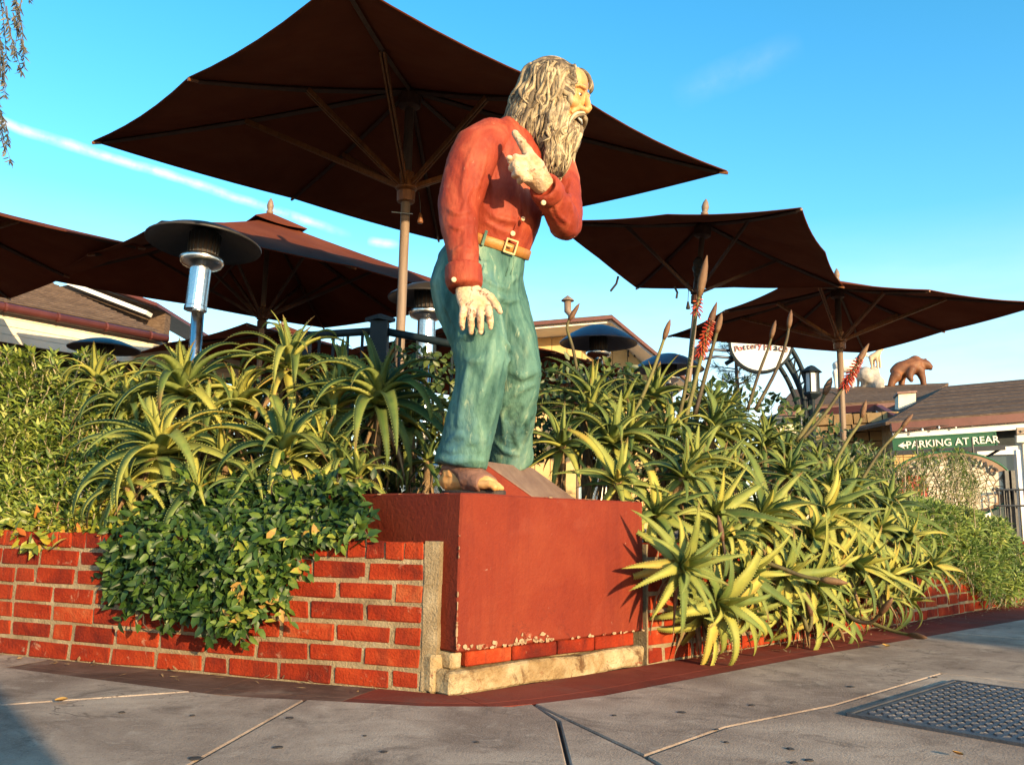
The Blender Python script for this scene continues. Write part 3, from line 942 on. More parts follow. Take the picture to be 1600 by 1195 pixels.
# sloping wedge under the far foot
wa, wb_, wc = at(757, 722, 3.30), None, at(832, 770, 3.42)
bv = Vector((0.20, 0.36, 0))
za, zt = 0.645, wa.z
A, C_ = Vector((wa.x - 0.01, wa.y - 0.01, zt)), Vector((wc.x, wc.y, za + 0.006))
B = Vector((A.x, A.y, za))
Cb = Vector((C_.x, C_.y, za))
wd = MB()
wd.add([A, B, Cb, C_, A + bv, B + bv, Cb + bv, C_ + bv], [(0, 1, 2, 3), (4, 7, 6, 5), (0, 4, 5, 1), (1, 5, 6, 2), (2, 6, 7, 3), (3, 7, 4, 0)])
build('wedge', wd, 'stucco', ped, bevel=0.003)
tp = MB().slab([A + UZ * 0.001, C_ + UZ * 0.001, C_ + bv + UZ * 0.001, A + bv + UZ * 0.001], (0, 0, 0.005))
build('wedge_top', tp, 'wedge', ped, bevel=0.002, label='weathered brown sloping top of the wedge')


# ------------------------------------------------------------------ statue of a bearded man
FB = Vector((0.72, -0.69, 0))          # chest faces right and towards the viewer
LB_ = Vector((0.69, 0.72, 0))          # towards his left
statue = thing('bearded_man_statue', 'life-size painted statue of a long-bearded man in red shirt and green trousers', 'statue', (-0.12, 3.36, 0.65))
X1 = Vector((1, 0, 0))


def sec(px, py, Y, ru, rv, lat=LB_, ax=None):
    """one cross-section: centre seen at px,py; half-axes ru along lat, rv along the front direction, both kept square to the limb"""
    return (at(px, py, Y), ru, rv, Vector(lat), ax)


BAX = (UZ + FB * 0.42).normalized()      # the waist slopes down to the front


def limb(mb, secs, n=20, front=None):
    cs = [s[0] for s in secs]
    out = []
    for i, (c, ru, rv, lat, ax) in enumerate(secs):
        d = (cs[min(i + 1, len(cs) - 1)] - cs[max(i - 1, 0)]).normalized()
        if ax is not None:
            d = ax if ax.dot(d) > 0 else -ax
        u = (lat - d * lat.dot(d)).normalized()
        v = d.cross(u).normalized()
        out.append((c, u * ru, v * rv))
    mb.loft(out, n)


def fold_on(me, px_lines, mb, r, sink=0.3):
    """ridges of cloth: soft tubes laid along the surface facing the street"""
    bvh = BVHTree.FromPolygons([v.co.copy() for v in me.vertices], [tuple(p.vertices) for p in me.polygons])
    for line in px_lines:
        rr = line[0]
        pts = []
        L = line[1:]
        for i in range(len(L) - 1):
            for k in range(5):
                t = k / 5
                pts.append((L[i][0] * (1 - t) + L[i + 1][0] * t, L[i][1] * (1 - t) + L[i + 1][1] * t))
        pts.append(L[-1])
        out = []
        for (x_, y_) in pts:
            d = ray(x_, y_).normalized()
            h = bvh.ray_cast(CAM, d)
            if h[0] is not None:
                out.append(h[0] + d * rr * sink)
        if len(out) > 2:
            m = len(out)
            mb.tube(out, [rr * (0.25 + 0.75 * sin(pi * (i + 0.5) / m) ** 0.7) for i in range(m)], 8)


def sculpt_cloth(base, folds, voxel, it=5):
    me0 = remeshed(base, voxel, 3)
    mb = MB()
    mb.v = [v.co.copy() for v in me0.vertices]
    mb.f = [tuple(p.vertices) for p in me0.polygons]
    fold_on(me0, folds, mb, 0.01)
    bpy.data.meshes.remove(me0)
    return remeshed(mb, voxel, it)


def lumpy(a1, s1, a2=0.0, s2=1.0, a3=0.0, s3=1.0):
    def f(co, n):
        r = a1 * noise.noise(co * s1)
        if a2:
            r += a2 * noise.noise(co * s2 + Vector((7, 3, 1)))
        if a3:
            r += a3 * noise.noise(co * s3 + Vector((1, 9, 4)))
        return r
    return f


# trousers: seat, two legs
tr = MB()
limb(tr, [sec(768, 374, 3.40, 0.158, 0.138, LB_, BAX), sec(763, 392, 3.40, 0.170, 0.150, LB_, BAX), sec(751, 420, 3.41, 0.190, 0.165), sec(744, 450, 3.41, 0.192, 0.180), sec(748, 485, 3.40, 0.182, 0.165), sec(757, 525, 3.39, 0.16, 0.12)], 24)
limb(tr, [sec(726, 440, 3.33, 0.115, 0.150), sec(736, 490, 3.28, 0.110, 0.130), sec(750, 540, 3.23, 0.100, 0.112), sec(753, 580, 3.21, 0.094, 0.105), sec(746, 620, 3.22, 0.090, 0.102), sec(736, 660, 3.24, 0.090, 0.102), sec(727, 695, 3.26, 0.092, 0.104), sec(720, 724, 3.27, 0.096, 0.107), sec(719, 730, 3.27, 0.092, 0.103)], 24)
limb(tr, [sec(768, 440, 3.47, 0.120, 0.130), sec(783, 490, 3.44, 0.118, 0.118), sec(800, 540, 3.40, 0.106, 0.106), sec(808, 580, 3.39, 0.098, 0.100), sec(805, 620, 3.43, 0.094, 0.092), sec(800, 660, 3.50, 0.090, 0.090), sec(797, 695, 3.56, 0.092, 0.092), sec(797, 722, 3.60, 0.096, 0.096)], 24)
FT = [
    (0.0186, (812, 410), (806, 430), (790, 446)), (0.0155, (748, 430), (770, 446), (800, 452)), (0.0186, (772, 462), (790, 470), (812, 468)),
    (0.0217, (776, 500), (768, 540), (760, 590), (748, 640)), (0.0186, (735, 560), (728, 600), (722, 640), (716, 680)),
    (0.0202, (788, 545), (776, 590), (770, 640), (758, 690)), (0.0170, (700, 690), (718, 678), (738, 690), (752, 680)), (0.0186, (745, 655), (735, 680), (722, 700), (734, 712)),
    (0.0139, (752, 650), (752, 680), (748, 705)), (0.0124, (690, 700), (706, 706), (726, 700)), (0.0186, (684, 716), (710, 720), (735, 718), (756, 720)),
    (0.0202, (838, 580), (815, 588), (798, 580)), (0.0170, (836, 600), (816, 606), (796, 622)), (0.0186, (830, 615), (815, 645), (806, 680), (812, 706)),
    (0.0170, (795, 600), (785, 640), (790, 690)), (0.0139, (822, 640), (824, 670), (818, 700)), (0.0155, (775, 690), (790, 705), (815, 710)),
    (0.0170, (690, 440), (700, 480), (715, 515)), (0.0155, (790, 480), (808, 520), (826, 556)), (0.0155, (720, 530), (740, 520), (765, 522)), (0.0139, (762, 560), (745, 566), (726, 562)), (0.0155, (780, 520), (795, 548), (792, 575)),
]
me = sculpt_cloth(tr, FT, 0.0068, 3)
trousers = sculpted('trousers', me, 'jeans', statue, lumpy(0.006, 9, 0.003, 26, 0.0012, 70))
# fly seam and pocket edge
sm = MB()
bvh_t = BVHTree.FromPolygons([v.co + BASE[statue.name] for v in trousers.data.vertices], [tuple(p.vertices) for p in trousers.data.polygons])


def on(bvh, px, py, lift=0.0):
    d = ray(px, py).normalized()
    h = bvh.ray_cast(CAM, d)
    return (h[0] if h[0] is not None else at(px, py, 3.3)) - d * lift


for line in ([(797, 400), (796, 415), (790, 432)], [(803, 402), (803, 416), (798, 430)], [(748, 398), (756, 415), (752, 432)]):
    sm.tube([on(bvh_t, x_, y_, 0.001) for x_, y_ in line], 0.0028, 6)
build('seam', sm, 'jeans', trousers, smooth=True)

# shirt: trunk and both sleeves
sh = MB()
limb(sh, [sec(769, 384, 3.40, 0.154, 0.134, LB_, BAX), sec(770, 374, 3.40, 0.166, 0.150, LB_, BAX), sec(776, 348, 3.395, 0.182, 0.166, LB_, (UZ + FB * 0.25).normalized()), sec(784, 315, 3.39, 0.190, 0.160), sec(792, 285, 3.385, 0.200, 0.152), sec(800, 255, 3.38, 0.205, 0.145), sec(806, 232, 3.38, 0.185, 0.125), sec(815, 212, 3.38, 0.12, 0.10), sec(826, 196, 3.37, 0.08, 0.08)], 24)
sl = MB()
limb(sl, [sec(800, 222, 3.33, 0.0810, 0.0810, X1), sec(768, 222, 3.27, 0.0945, 0.0945, X1), sec(746, 236, 3.23, 0.0990, 0.1008, X1), sec(734, 262, 3.21, 0.0954, 0.0972, X1), sec(724, 295, 3.19, 0.0882, 0.0900, X1), sec(717, 325, 3.18, 0.0810, 0.0828, X1), sec(718, 355, 3.16, 0.0720, 0.0765, X1), sec(722, 385, 3.14, 0.0630, 0.0666, X1), sec(724, 412, 3.12, 0.0558, 0.0594, X1), sec(725, 420, 3.12, 0.0540, 0.0558, X1)], 22)
sl2 = MB()
limb(sl2, [sec(845, 235, 3.46, 0.09, 0.09, X1), sec(868, 262, 3.49, 0.090, 0.1, X1), sec(880, 300, 3.47, 0.076, 0.09, X1), sec(884, 335, 3.42, 0.070, 0.082, X1), sec(884, 356, 3.37, 0.066, 0.068, X1)], 20)
sl2.ball(at(884, 352, 3.37), 0.063, 14, 10)
limb(sl2, [sec(886, 360, 3.37, 0.050, 0.052, X1), sec(880, 342, 3.32, 0.066, 0.066, X1), sec(868, 320, 3.26, 0.062, 0.062, X1), sec(858, 304, 3.21, 0.057, 0.057, X1), sec(853, 296, 3.185, 0.054, 0.054, X1)], 20)
FS = [
    (0.015, (742, 225), (728, 260), (722, 300), (730, 330)), (0.013, (760, 232), (752, 270), (742, 305)), (0.014, (698, 325), (714, 335), (738, 330)),
    (0.013, (700, 350), (716, 358), (740, 350)), (0.012, (706, 395), (722, 388), (742, 395)), (0.012, (728, 340), (726, 375), (724, 405)), (0.011, (741, 345), (735, 380), (739, 408)),
    (0.013, (752, 322), (775, 340), (805, 346), (822, 340)), (0.012, (755, 345), (778, 358), (800, 366)), (0.011, (812, 300), (812, 335), (803, 370)),
    (0.014, (892, 280), (888, 310), (896, 335)), (0.012, (862, 312), (872, 335), (890, 352)), (0.011, (852, 312), (862, 335), (876, 355)),
    (0.012, (780, 205), (768, 225), (772, 255)), (0.013, (738, 290), (728, 310), (722, 340)), (0.011, (765, 270), (772, 300), (768, 330)),
]
FSR = [f for f in FS if all(p[0] < 752 for p in f[1:])] + [FS[1]]
FSL = [f for f in FS if all(p[0] > 850 for p in f[1:])]
FST = [f for f in FS if f not in FSR and f not in FSL]
me = sculpt_cloth(sh, FST, 0.0068, 3)
shirt = sculpted('shirt', me, 'shirt', statue, lumpy(0.005, 6, 0.002, 24, 0.0012, 65))
sculpted('sleeve', sculpt_cloth(sl, FSR, 0.0064, 3), 'shirt', shirt, lumpy(0.005, 7, 0.002, 24, 0.0012, 65))
sculpted('sleeve', sculpt_cloth(sl2, FSL, 0.0064, 3), 'shirt', shirt, lumpy(0.005, 10, 0.003, 24, 0.0012, 65))
bvh_s = BVHTree.FromPolygons([v.co + BASE[statue.name] for v in shirt.data.vertices], [tuple(p.vertices) for p in shirt.data.polygons])


def cuff(secs, name):
    mb = MB()
    limb(mb, secs, 22)
    m_ = remeshed(mb, 0.006, 3)
    return sculpted(name, m_, 'shirt', shirt, lumpy(0.003, 18, 0.0015, 40))


cuff([sec(725, 414, 3.12, 0.060, 0.064, X1), sec(725, 418, 3.12, 0.070, 0.074, X1), sec(725, 440, 3.11, 0.069, 0.073, X1), sec(727, 450, 3.105, 0.062, 0.064, X1), sec(727, 451, 3.105, 0.04, 0.04, X1)], 'cuff')
cuff([sec(861, 307, 3.215, 0.052, 0.054, X1), sec(859, 304, 3.205, 0.064, 0.064, X1), sec(851, 293, 3.165, 0.064, 0.064, X1), sec(848, 289, 3.15, 0.055, 0.055, X1), sec(848, 289, 3.149, 0.035, 0.035, X1)], 'cuff')


def button(px, py, Y, r, parent, bvh=None):
    c = on(bvh, px, py, 0.003) if bvh else at(px, py, Y)
    d = (CAM - c).normalized()
    build('button', MB().lathe(c, [(r * 0.7, -0.006), (r, -0.004), (r, 0.003), (r * 0.8, 0.005), (r * 0.3, 0.004)], 14, d + Vector((0.3, 0, 0))), 'button', parent, smooth=True)


button(801, 365, 3.25, 0.0105, shirt, bvh_s)
button(817, 342, 3.25, 0.009, shirt, bvh_s)
button(709, 437, 3.045, 0.0095, shirt)
button(849, 317, 3.13, 0.010, shirt)
# shirt front placket
pk = MB()
pk.tube([on(bvh_s, x_, y_, 0.0) for x_, y_ in [(812, 340), (807, 352), (801, 366), (796, 378)]], 0.007, 8, flat=0.6)
build('placket', pk, 'shirt', shirt, smooth=True)

# belt
bl = MB()


def belt_ring(px, py, Y, du, dv, h):
    c = at(px, py, Y)
    ax = BAX
    u = (LB_ - ax * LB_.dot(ax)).normalized()
    v = ax.cross(u)
    rs = []
    for (q, z) in ((1.0, -h), (1.04, -h * 0.85), (1.04, h * 0.85), (1.0, h)):
        rs.append([c + ax * z + u * du * q * cos(2 * pi * k / 40) + v * dv * q * sin(2 * pi * k / 40) for k in range(40)])
    return rs, c, u, v, ax


rs, bc, bu, bvv, bax = belt_ring(768, 381, 3.40, 0.168, 0.149, 0.021)
bl.rings(rs)
belt = build('belt', bl, 'belt', statue, smooth=True)
# belt tilts: find front point for the buckle
bvh_b = BVHTree.FromPolygons([Vector(p) for p in bl.v], bl.f)
bk = on(bvh_b, 797, 385, 0.004)
nrm = ((bk - bc) - bax * (bk - bc).dot(bax)).normalized()
tan = bax.cross(nrm).normalized()
bkm = MB()
for s_, w_, h_ in ((-1, 0.007, 0.056), (1, 0.007, 0.056)):
    bkm.box(bk + tan * 0.024 * s_ + nrm * 0.006, (w_, 0.007, h_), (tan, nrm, bax))
for s_ in (-1, 1):
    bkm.box(bk + bax * 0.0255 * s_ + nrm * 0.006, (0.054, 0.0068, 0.007), (tan, nrm, bax))
bkm.box(bk + tan * 0.010 * -1 + nrm * 0.009, (0.030, 0.006, 0.006), (tan, nrm, bax))
build('buckle', bkm, 'buckle', belt, bevel=0.0015)
lp = on(bvh_b, 757, 372, 0.003)
lpn = ((lp - bc) - bax * (lp - bc).dot(bax)).normalized()
build('belt_loop', MB().box(lp + lpn * 0.002, (0.011, 0.008, 0.060), (bax.cross(lpn).normalized(), lpn, bax)), 'jeans', trousers, bevel=0.002)

# ---- hands
def hand(name, palm, fingers, mat='pale_skin', vox=0.0034):
    mb = MB()
    limb(mb, palm, 16)
    for f in fingers:
        pts = [at(*p[:3]) for p in f]
        mb.tube(pts, [p[3] for p in f], 10)
        for i in range(1, len(pts) - 1):
            mb.ball(pts[i], f[i][3] * 1.10, 8, 6)
        mb.ball(pts[-1], f[-1][3], 8, 6)
    m_ = remeshed(mb, vox, 3)
    return sculpted(name, m_, mat, statue, lumpy(0.0016, 45, 0.001, 110))


hand('hand', [sec(728, 444, 3.105, 0.040, 0.030, X1), sec(731, 455, 3.10, 0.048, 0.028, X1), sec(738, 468, 3.09, 0.056, 0.025, X1), sec(743, 478, 3.085, 0.060, 0.022, X1), sec(744, 484, 3.085, 0.054, 0.018, X1)], [
    [(725, 474, 3.085, 0.0136), (723, 490, 3.072, 0.0136), (722, 503, 3.075, 0.0124), (722.5, 513, 3.080, 0.0095)],
    [(737, 478, 3.08, 0.014), (736, 495, 3.066, 0.014), (736, 509, 3.07, 0.0126), (736, 519, 3.075, 0.0097)],
    [(750, 478, 3.08, 0.014), (750.5, 495, 3.066, 0.014), (751, 509, 3.07, 0.0126), (751, 519, 3.075, 0.0097)],
    [(762, 474, 3.085, 0.0136), (764.5, 490, 3.072, 0.0136), (766, 503, 3.075, 0.0124), (766.5, 512, 3.080, 0.0095)],
    [(752, 456, 3.09, 0.0175), (766, 464, 3.08, 0.0155), (775, 476, 3.072, 0.0138), (781, 487, 3.075, 0.0110)],
], vox=0.003)
# left hand closed, one finger up at the collar
hand('hand', [sec(852, 292, 3.16, 0.040, 0.040, X1), sec(843, 282, 3.14, 0.046, 0.040, X1), sec(832, 268, 3.115, 0.056, 0.044, X1), sec(822, 258, 3.10, 0.056, 0.044, X1), sec(814, 252, 3.095, 0.044, 0.036, X1)], [
    [(830, 252, 3.095, 0.027), (824, 238, 3.095, 0.0225), (815, 223, 3.10, 0.0185), (805, 209, 3.105, 0.0145)],
    [(820, 250, 3.075, 0.018), (806, 248, 3.065, 0.017), (798, 252, 3.075, 0.0145)],
    [(820, 260, 3.07, 0.018), (806, 258, 3.055, 0.017), (799, 263, 3.07, 0.0145)],
    [(824, 270, 3.07, 0.018), (810, 269, 3.055, 0.0165), (804, 274, 3.07, 0.014)],
    [(830, 279, 3.075, 0.0165), (818, 279, 3.06, 0.015), (812, 283, 3.075, 0.013)],
])
build('finger_nail', MB().ball(at(796, 247, 3.06), (0.013, 0.012, 0.010), 10, 6), 'button', statue, smooth=True)

# ---- foot in a sandal
ft = MB()
fd = Vector((0.62, -0.42, 0)).normalized()
fl = Vector((fd.y, -fd.x, 0))
fo = Vector((-0.212, 3.285, 0.652))


def fp(a, b, z):
    return fo + fd * (a * 0.86) - fl * b + Vector((0, 0, z * 1.1))


ft.loft([(fp(-0.05, 0, 0.05), fl * 0.035, UZ * 0.035), (fp(-0.02, 0, 0.055), fl * 0.046, UZ * 0.052), (fp(0.06, 0, 0.06), fl * 0.052, UZ * 0.056), (fp(0.13, 0, 0.047), fl * 0.058, UZ * 0.042), (fp(0.19, 0, 0.034), fl * 0.060, UZ * 0.028), (fp(0.205, 0, 0.032), fl * 0.054, UZ * 0.022)], 16)
ft.loft([(fp(0.02, 0, 0.06), fl * 0.055, fd * 0.06), (fp(0.0, 0, 0.12), fl * 0.05, fd * 0.056), (fp(0.0, 0, 0.135), fl * 0.05, fd * 0.05)], 14)
for k in range(5):
    b = -0.048 + 0.024 * k
    l = [0.262, 0.256, 0.250, 0.238, 0.222][k]
    r = [0.0160, 0.0125, 0.012, 0.0115, 0.011][k]
    ft.tube([fp(0.17, b, 0.03), fp(l - 0.022, b, 0.032), fp(l, b, 0.022)], [r, r * 1.05, r * 0.8], 9)
    ft.ball(fp(l - 0.004, b, 0.022), r * 0.9, 8, 6)
m_ = remeshed(ft, 0.0042, 3)
foot = sculpted('foot', m_, 'skin', statue, lumpy(0.002, 40))
sd = MB()
sd.loft([(fp(0.085, 0, 0.056), fl * 0.066, UZ * 0.066), (fp(0.12, 0, 0.05), fl * 0.070, UZ * 0.056), (fp(0.165, 0, 0.038), fl * 0.072, UZ * 0.044), (fp(0.185, 0, 0.032), fl * 0.070, UZ * 0.036)], 18)
sd.loft([(fp(-0.04, 0, 0.07), fl * 0.050, UZ * 0.022), (fp(-0.02, 0, 0.09), fl * 0.056, UZ * 0.022), (fp(0.03, 0, 0.09), fl * 0.058, UZ * 0.03), (fp(0.09, 0, 0.062), fl * 0.066, UZ * 0.058)], 16)
m_ = remeshed(sd, 0.005, 4)
sandal = sculpted('sandal', m_, 'sandal', statue, lumpy(0.003, 30, 0.0015, 70))
so = MB()
pts = []
for k in range(22):
    t = 2 * pi * k / 22
    a = 0.105 + 0.165 * cos(t)
    w = 0.050 + 0.016 * max(0, cos(t - 0.2)) - 0.006 * max(0, -cos(t))
    q = fp(a, w * sin(t), 0)
    pts.append((q.x, q.y))
so.prism(pts, 0.648, 0.668)
build('sole', so, 'sole', sandal, bevel=0.004)

# ---- head
HF = Vector((0.945, -0.30, -0.13)).normalized()
HU = Vector((0.17, 0.0, 0.985))
HU = (HU - HF * HU.dot(HF)).normalized()
HL = HU.cross(HF).normalized()             # towards his left, away from the viewer
HC = at(868, 156, 3.36)
HS = 1.13


def hp(f, l, u):
    return HC + HF * f + HL * l + HU * u


def fh(f, l, u):
    return hp(f * HS, l * HS, u * HS)


def he(mb, c, r, n=16, m=12, k=1.0):
    mb.ball(hp(c[0] * k, c[1] * k, c[2] * k), tuple(q * k for q in r), n, m, (HF, HL, HU))


def ht(mb, pts, rad, n=8):
    mb.tube([fh(*p) for p in pts], [r * HS for r in rad], n)


hd = MB()
he(hd, (0.0, 0, 0.0), (0.112, 0.094, 0.118), 24, 16, HS)
he(hd, (0.040, 0, -0.070), (0.066, 0.066, 0.085), k=HS)
he(hd, (0.068, 0, 0.060), (0.044, 0.070, 0.055), k=HS)
for s_ in (-1, 1):
    ht(hd, [(0.104, 0.012 * s_, 0.024), (0.112, 0.030 * s_, 0.030), (0.098, 0.054 * s_, 0.026), (0.076, 0.072 * s_, 0.012)], [0.007, 0.0085, 0.008, 0.006])
    he(hd, (0.078, 0.044 * s_, -0.036), (0.026, 0.030, 0.026), k=HS)
    he(hd, (0.112, 0.015 * s_, -0.045), (0.014, 0.011, 0.010), 10, 8, HS)
    ht(hd, [(0.108, 0.018 * s_, -0.038), (0.094, 0.036 * s_, -0.058), (0.080, 0.048 * s_, -0.078)], [0.008, 0.010, 0.010])
    he(hd, (0.084, 0.033 * s_, 0.000), (0.010, 0.019, 0.011), k=HS)
    ht(hd, [(0.104, 0.016 * s_, 0.003), (0.107, 0.032 * s_, 0.011), (0.096, 0.052 * s_, 0.003)], [0.004, 0.005, 0.004], 6)
    ht(hd, [(0.102, 0.016 * s_, -0.006), (0.102, 0.034 * s_, -0.013), (0.094, 0.052 * s_, -0.004)], [0.004, 0.005, 0.004], 6)
ht(hd, [(0.102, 0, 0.030), (0.115, 0, 0.010), (0.124, 0, -0.016), (0.130, 0, -0.034), (0.125, 0, -0.044), (0.110, 0, -0.050)], [0.009, 0.0098, 0.0112, 0.0130, 0.0120, 0.010], 10)
m_ = remeshed(hd, 0.0034, 3)
bvh_f = BVHTree.FromPolygons([v.co.copy() for v in m_.vertices], [tuple(p.vertices) for p in m_.polygons])
head = sculpted('head', m_, 'skin', statue, lumpy(0.0012, 40))
for s_ in (-1, 1):
    eye = build('eye', MB().ball(fh(0.0965, 0.034 * s_, -0.001), (0.0095, 0.0165, 0.0085), 12, 8, (HF, HL, HU)), 'tooth', head, smooth=True)
    build('iris', MB().ball(fh(0.1022, 0.036 * s_ + 0.002, -0.0005), (0.0052, 0.0095, 0.0080), 10, 8, (HF, HL, HU)), 'iris', eye, smooth=True)
    bw = MB()
    for q in range(3):
        ht(bw, [(0.112, 0.012 * s_, 0.031 + 0.003 * q), (0.117 - 0.002 * q, 0.030 * s_, 0.034 + 0.003 * q), (0.102 - 0.002 * q, 0.058 * s_, 0.022 + 0.003 * q)], [0.0015, 0.0025, 0.0012], 6)
    build('eyebrow', bw, 'beard', head, smooth=True)
mo = build('mouth', MB().ball(fh(0.094, -0.014, -0.087), (0.024, 0.044, 0.0105), 14, 8, (HF, HL, HU)), 'dark', head, smooth=True)
tt = MB()
ht(tt, [(0.094, -0.048, -0.086), (0.106, -0.034, -0.0885), (0.1125, -0.014, -0.090), (0.110, 0.010, -0.089)], [0.003, 0.0048, 0.005, 0.004])
build('teeth', tt, 'tooth', mo, smooth=True)

# ---- hair and beard: a dark mass under many carved locks
random.seed(21)
hb = MB()
he(hb, (-0.030, 0, 0.040), (0.128, 0.118, 0.120), 22, 14)
he(hb, (-0.075, 0, -0.055), (0.112, 0.120, 0.120), 18, 12)
he(hb, (-0.085, 0, -0.150), (0.100, 0.118, 0.095), 18, 12)
he(hb, (-0.120, 0, -0.115), (0.080, 0.100, 0.080), 18, 12)
hm = remeshed(hb, 0.008, 6)
bvh_h = BVHTree.FromPolygons([v.co.copy() for v in hm.vertices], [tuple(p.vertices) for p in hm.polygons])
sculpted('hair', hm, 'hair_base', statue, lumpy(0.006, 20))
bd = MB()
he(bd, (0.048, 0, -0.165), (0.072, 0.084, 0.090))
he(bd, (0.040, 0, -0.255), (0.058, 0.070, 0.095))
he(bd, (0.010, 0, -0.125), (0.085, 0.108, 0.080))
he(bd, (-0.010, 0, -0.190), (0.070, 0.095, 0.080))
bme = remeshed(bd, 0.008, 6)
bvh_bd = BVHTree.FromPolygons([v.co.copy() for v in bme.vertices], [tuple(p.vertices) for p in bme.polygons])
sculpted('beard', bme, 'hair_base', statue, lumpy(0.005, 24))


def guide(pts, n=17):
    out = []
    for i in range(n):
        k = i / (n - 1) * (len(pts) - 1)
        j = min(int(k), len(pts) - 2)
        q = k - j
        p0, p1, p2, p3 = pts[max(j - 1, 0)], pts[j], pts[j + 1], pts[min(j + 2, len(pts) - 1)]
        out.append(0.5 * ((2 * p1) + (p2 - p0) * q + (2 * p0 - 5 * p1 + 4 * p2 - p3) * q * q + (3 * p1 - p0 - 3 * p2 + p3) * q ** 3))
    return out


def lock_radii(r0, n):
    return [r0 * (0.50 + 0.5 * sin(pi * min(1, i / (n - 1) * 1.05 + 0.15))) * (1 - 0.85 * max(0, i / (n - 1) - 0.80) / 0.20) for i in range(n)]


def draped(mb, bvhs, flat_pts, cast, r0, waves, amp, lift=0.0, flat=0.6):
    """a wavy lock drawn in a plane and let fall against the mass beneath it"""
    g = guide(flat_pts)
    ph = random.uniform(0, 6.28)
    out, last = [], None
    n = len(g)
    for i, p in enumerate(g):
        t = i / (n - 1)
        d = (g[min(i + 1, n - 1)] - g[max(i - 1, 0)])
        d = d.normalized() if d.length > 1e-6 else Vector((0, -1))
        q = p + Vector((-d.y, d.x)) * amp * (0.3 + 0.7 * t) * sin(ph + waves * 2 * pi * t)
        if cast == 'F':
            o, dr = hp(0.6, q.x, q.y), -HF
        elif cast == 'U':
            o, dr = hp(q.x, q.y, 0.6), -HU
        else:
            sg = -1 if cast == 'R' else 1
            o, dr = hp(q.x, 0.6 * sg, q.y), -HL * sg
        best = None
        for b in bvhs:
            h = b.ray_cast(o, dr)
            if h[0] is not None and (best is None or h[3] < best):
                best = h[3]
        if best is None:
            if last is None:
                continue
            best = last + 0.004
        last = best
        out.append(o + dr * (best - lift))
    if len(out) > 5:
        mb.tube(out, lock_radii(r0, len(out)), 8, flat=flat, hint=dr)


hl = MB()
V2 = Vector
for side, cnt in (('R', 130), ('L', 46)):
    for i in range(cnt):
        w = random.random()                     # 0 = along the back of the head, 1 = next to the face
        lay = random.random()
        s0 = V2((-0.02 + 0.075 * w + random.uniform(-0.05, 0.02), 0.150 - 0.055 * w + random.uniform(-0.05, 0.01)))
        m1 = V2((-0.140 + 0.190 * w, 0.070 - 0.010 * w + random.uniform(-0.02, 0.02)))
        m2 = V2((-0.175 + 0.215 * w, -0.035 - 0.02 * w))
        en = V2((-0.228 + 0.240 * w + random.uniform(-0.01, 0.015), -0.125 - 0.130 * sin(pi * (0.15 + 0.6 * w)) + random.uniform(-0.03, 0.05)))
        if lay > 0.62:                          # shorter curls lying on top
            k = random.uniform(0.2, 0.8)
            en = m2.lerp(en, random.uniform(0.0, 0.6))
            s0 = s0.lerp(m1, k)
        g = [s0, m1.lerp(s0, 0.15), m2, en]
        draped(hl, (bvh_h, bvh_bd, bvh_f), g, side, random.uniform(0.010, 0.021), random.uniform(1.2, 2.5), random.uniform(0.009, 0.021), 0.002 + 0.011 * lay, 0.5)
# crown: locks combed back over the top
for i in range(70):
    l = random.uniform(-0.112, 0.105)
    st = random.uniform(-0.02, 0.088) - 0.25 * max(0, abs(l) - 0.07)
    ln = random.uniform(0.07, 0.15)
    en = max(-0.150, st - ln)
    g = [V2((st, l * 0.93)), V2((st * 0.6 + en * 0.4, l)), V2((st * 0.3 + en * 0.7, l * 1.04)), V2((en, l * 1.08))]
    draped(hl, (bvh_h, bvh_f), g, 'U', random.uniform(0.009, 0.017), random.uniform(0.8, 1.8), random.uniform(0.006, 0.013), 0.002 + 0.010 * random.random())
# forelock over the far temple and small curls round the near temple
for i in range(9):
    l = 0.035 + 0.065 * random.random()
    g = [Vector((0.03, l * 0.8, 0.150)), Vector((0.080, l * 0.9, 0.150)), Vector((0.114, l, 0.124)), Vector((0.124, l + 0.004, 0.092)), Vector((0.116, l + 0.006, 0.072))]
    pts = guide([hp(*p) for p in g])
    hl.tube(pts, lock_radii(random.uniform(0.011, 0.017), len(pts)), 8, flat=0.7)
for i in range(34):
    u = random.uniform(-0.050, 0.125)
    f = 0.078 - 0.25 * max(0, u - 0.06)
    g = [V2((f - 0.080, u + 0.022)), V2((f - 0.028, u + 0.014)), V2((f + 0.012, u - 0.004)), V2((f + 0.012, u - 0.030)), V2((f - 0.016, u - 0.040))]
    draped(hl, (bvh_h, bvh_bd, bvh_f), g, 'R', random.uniform(0.008, 0.014), 0.6, 0.004, 0.008)
build('hair_locks', hl, 'hair', statue, smooth=True, fix=False)

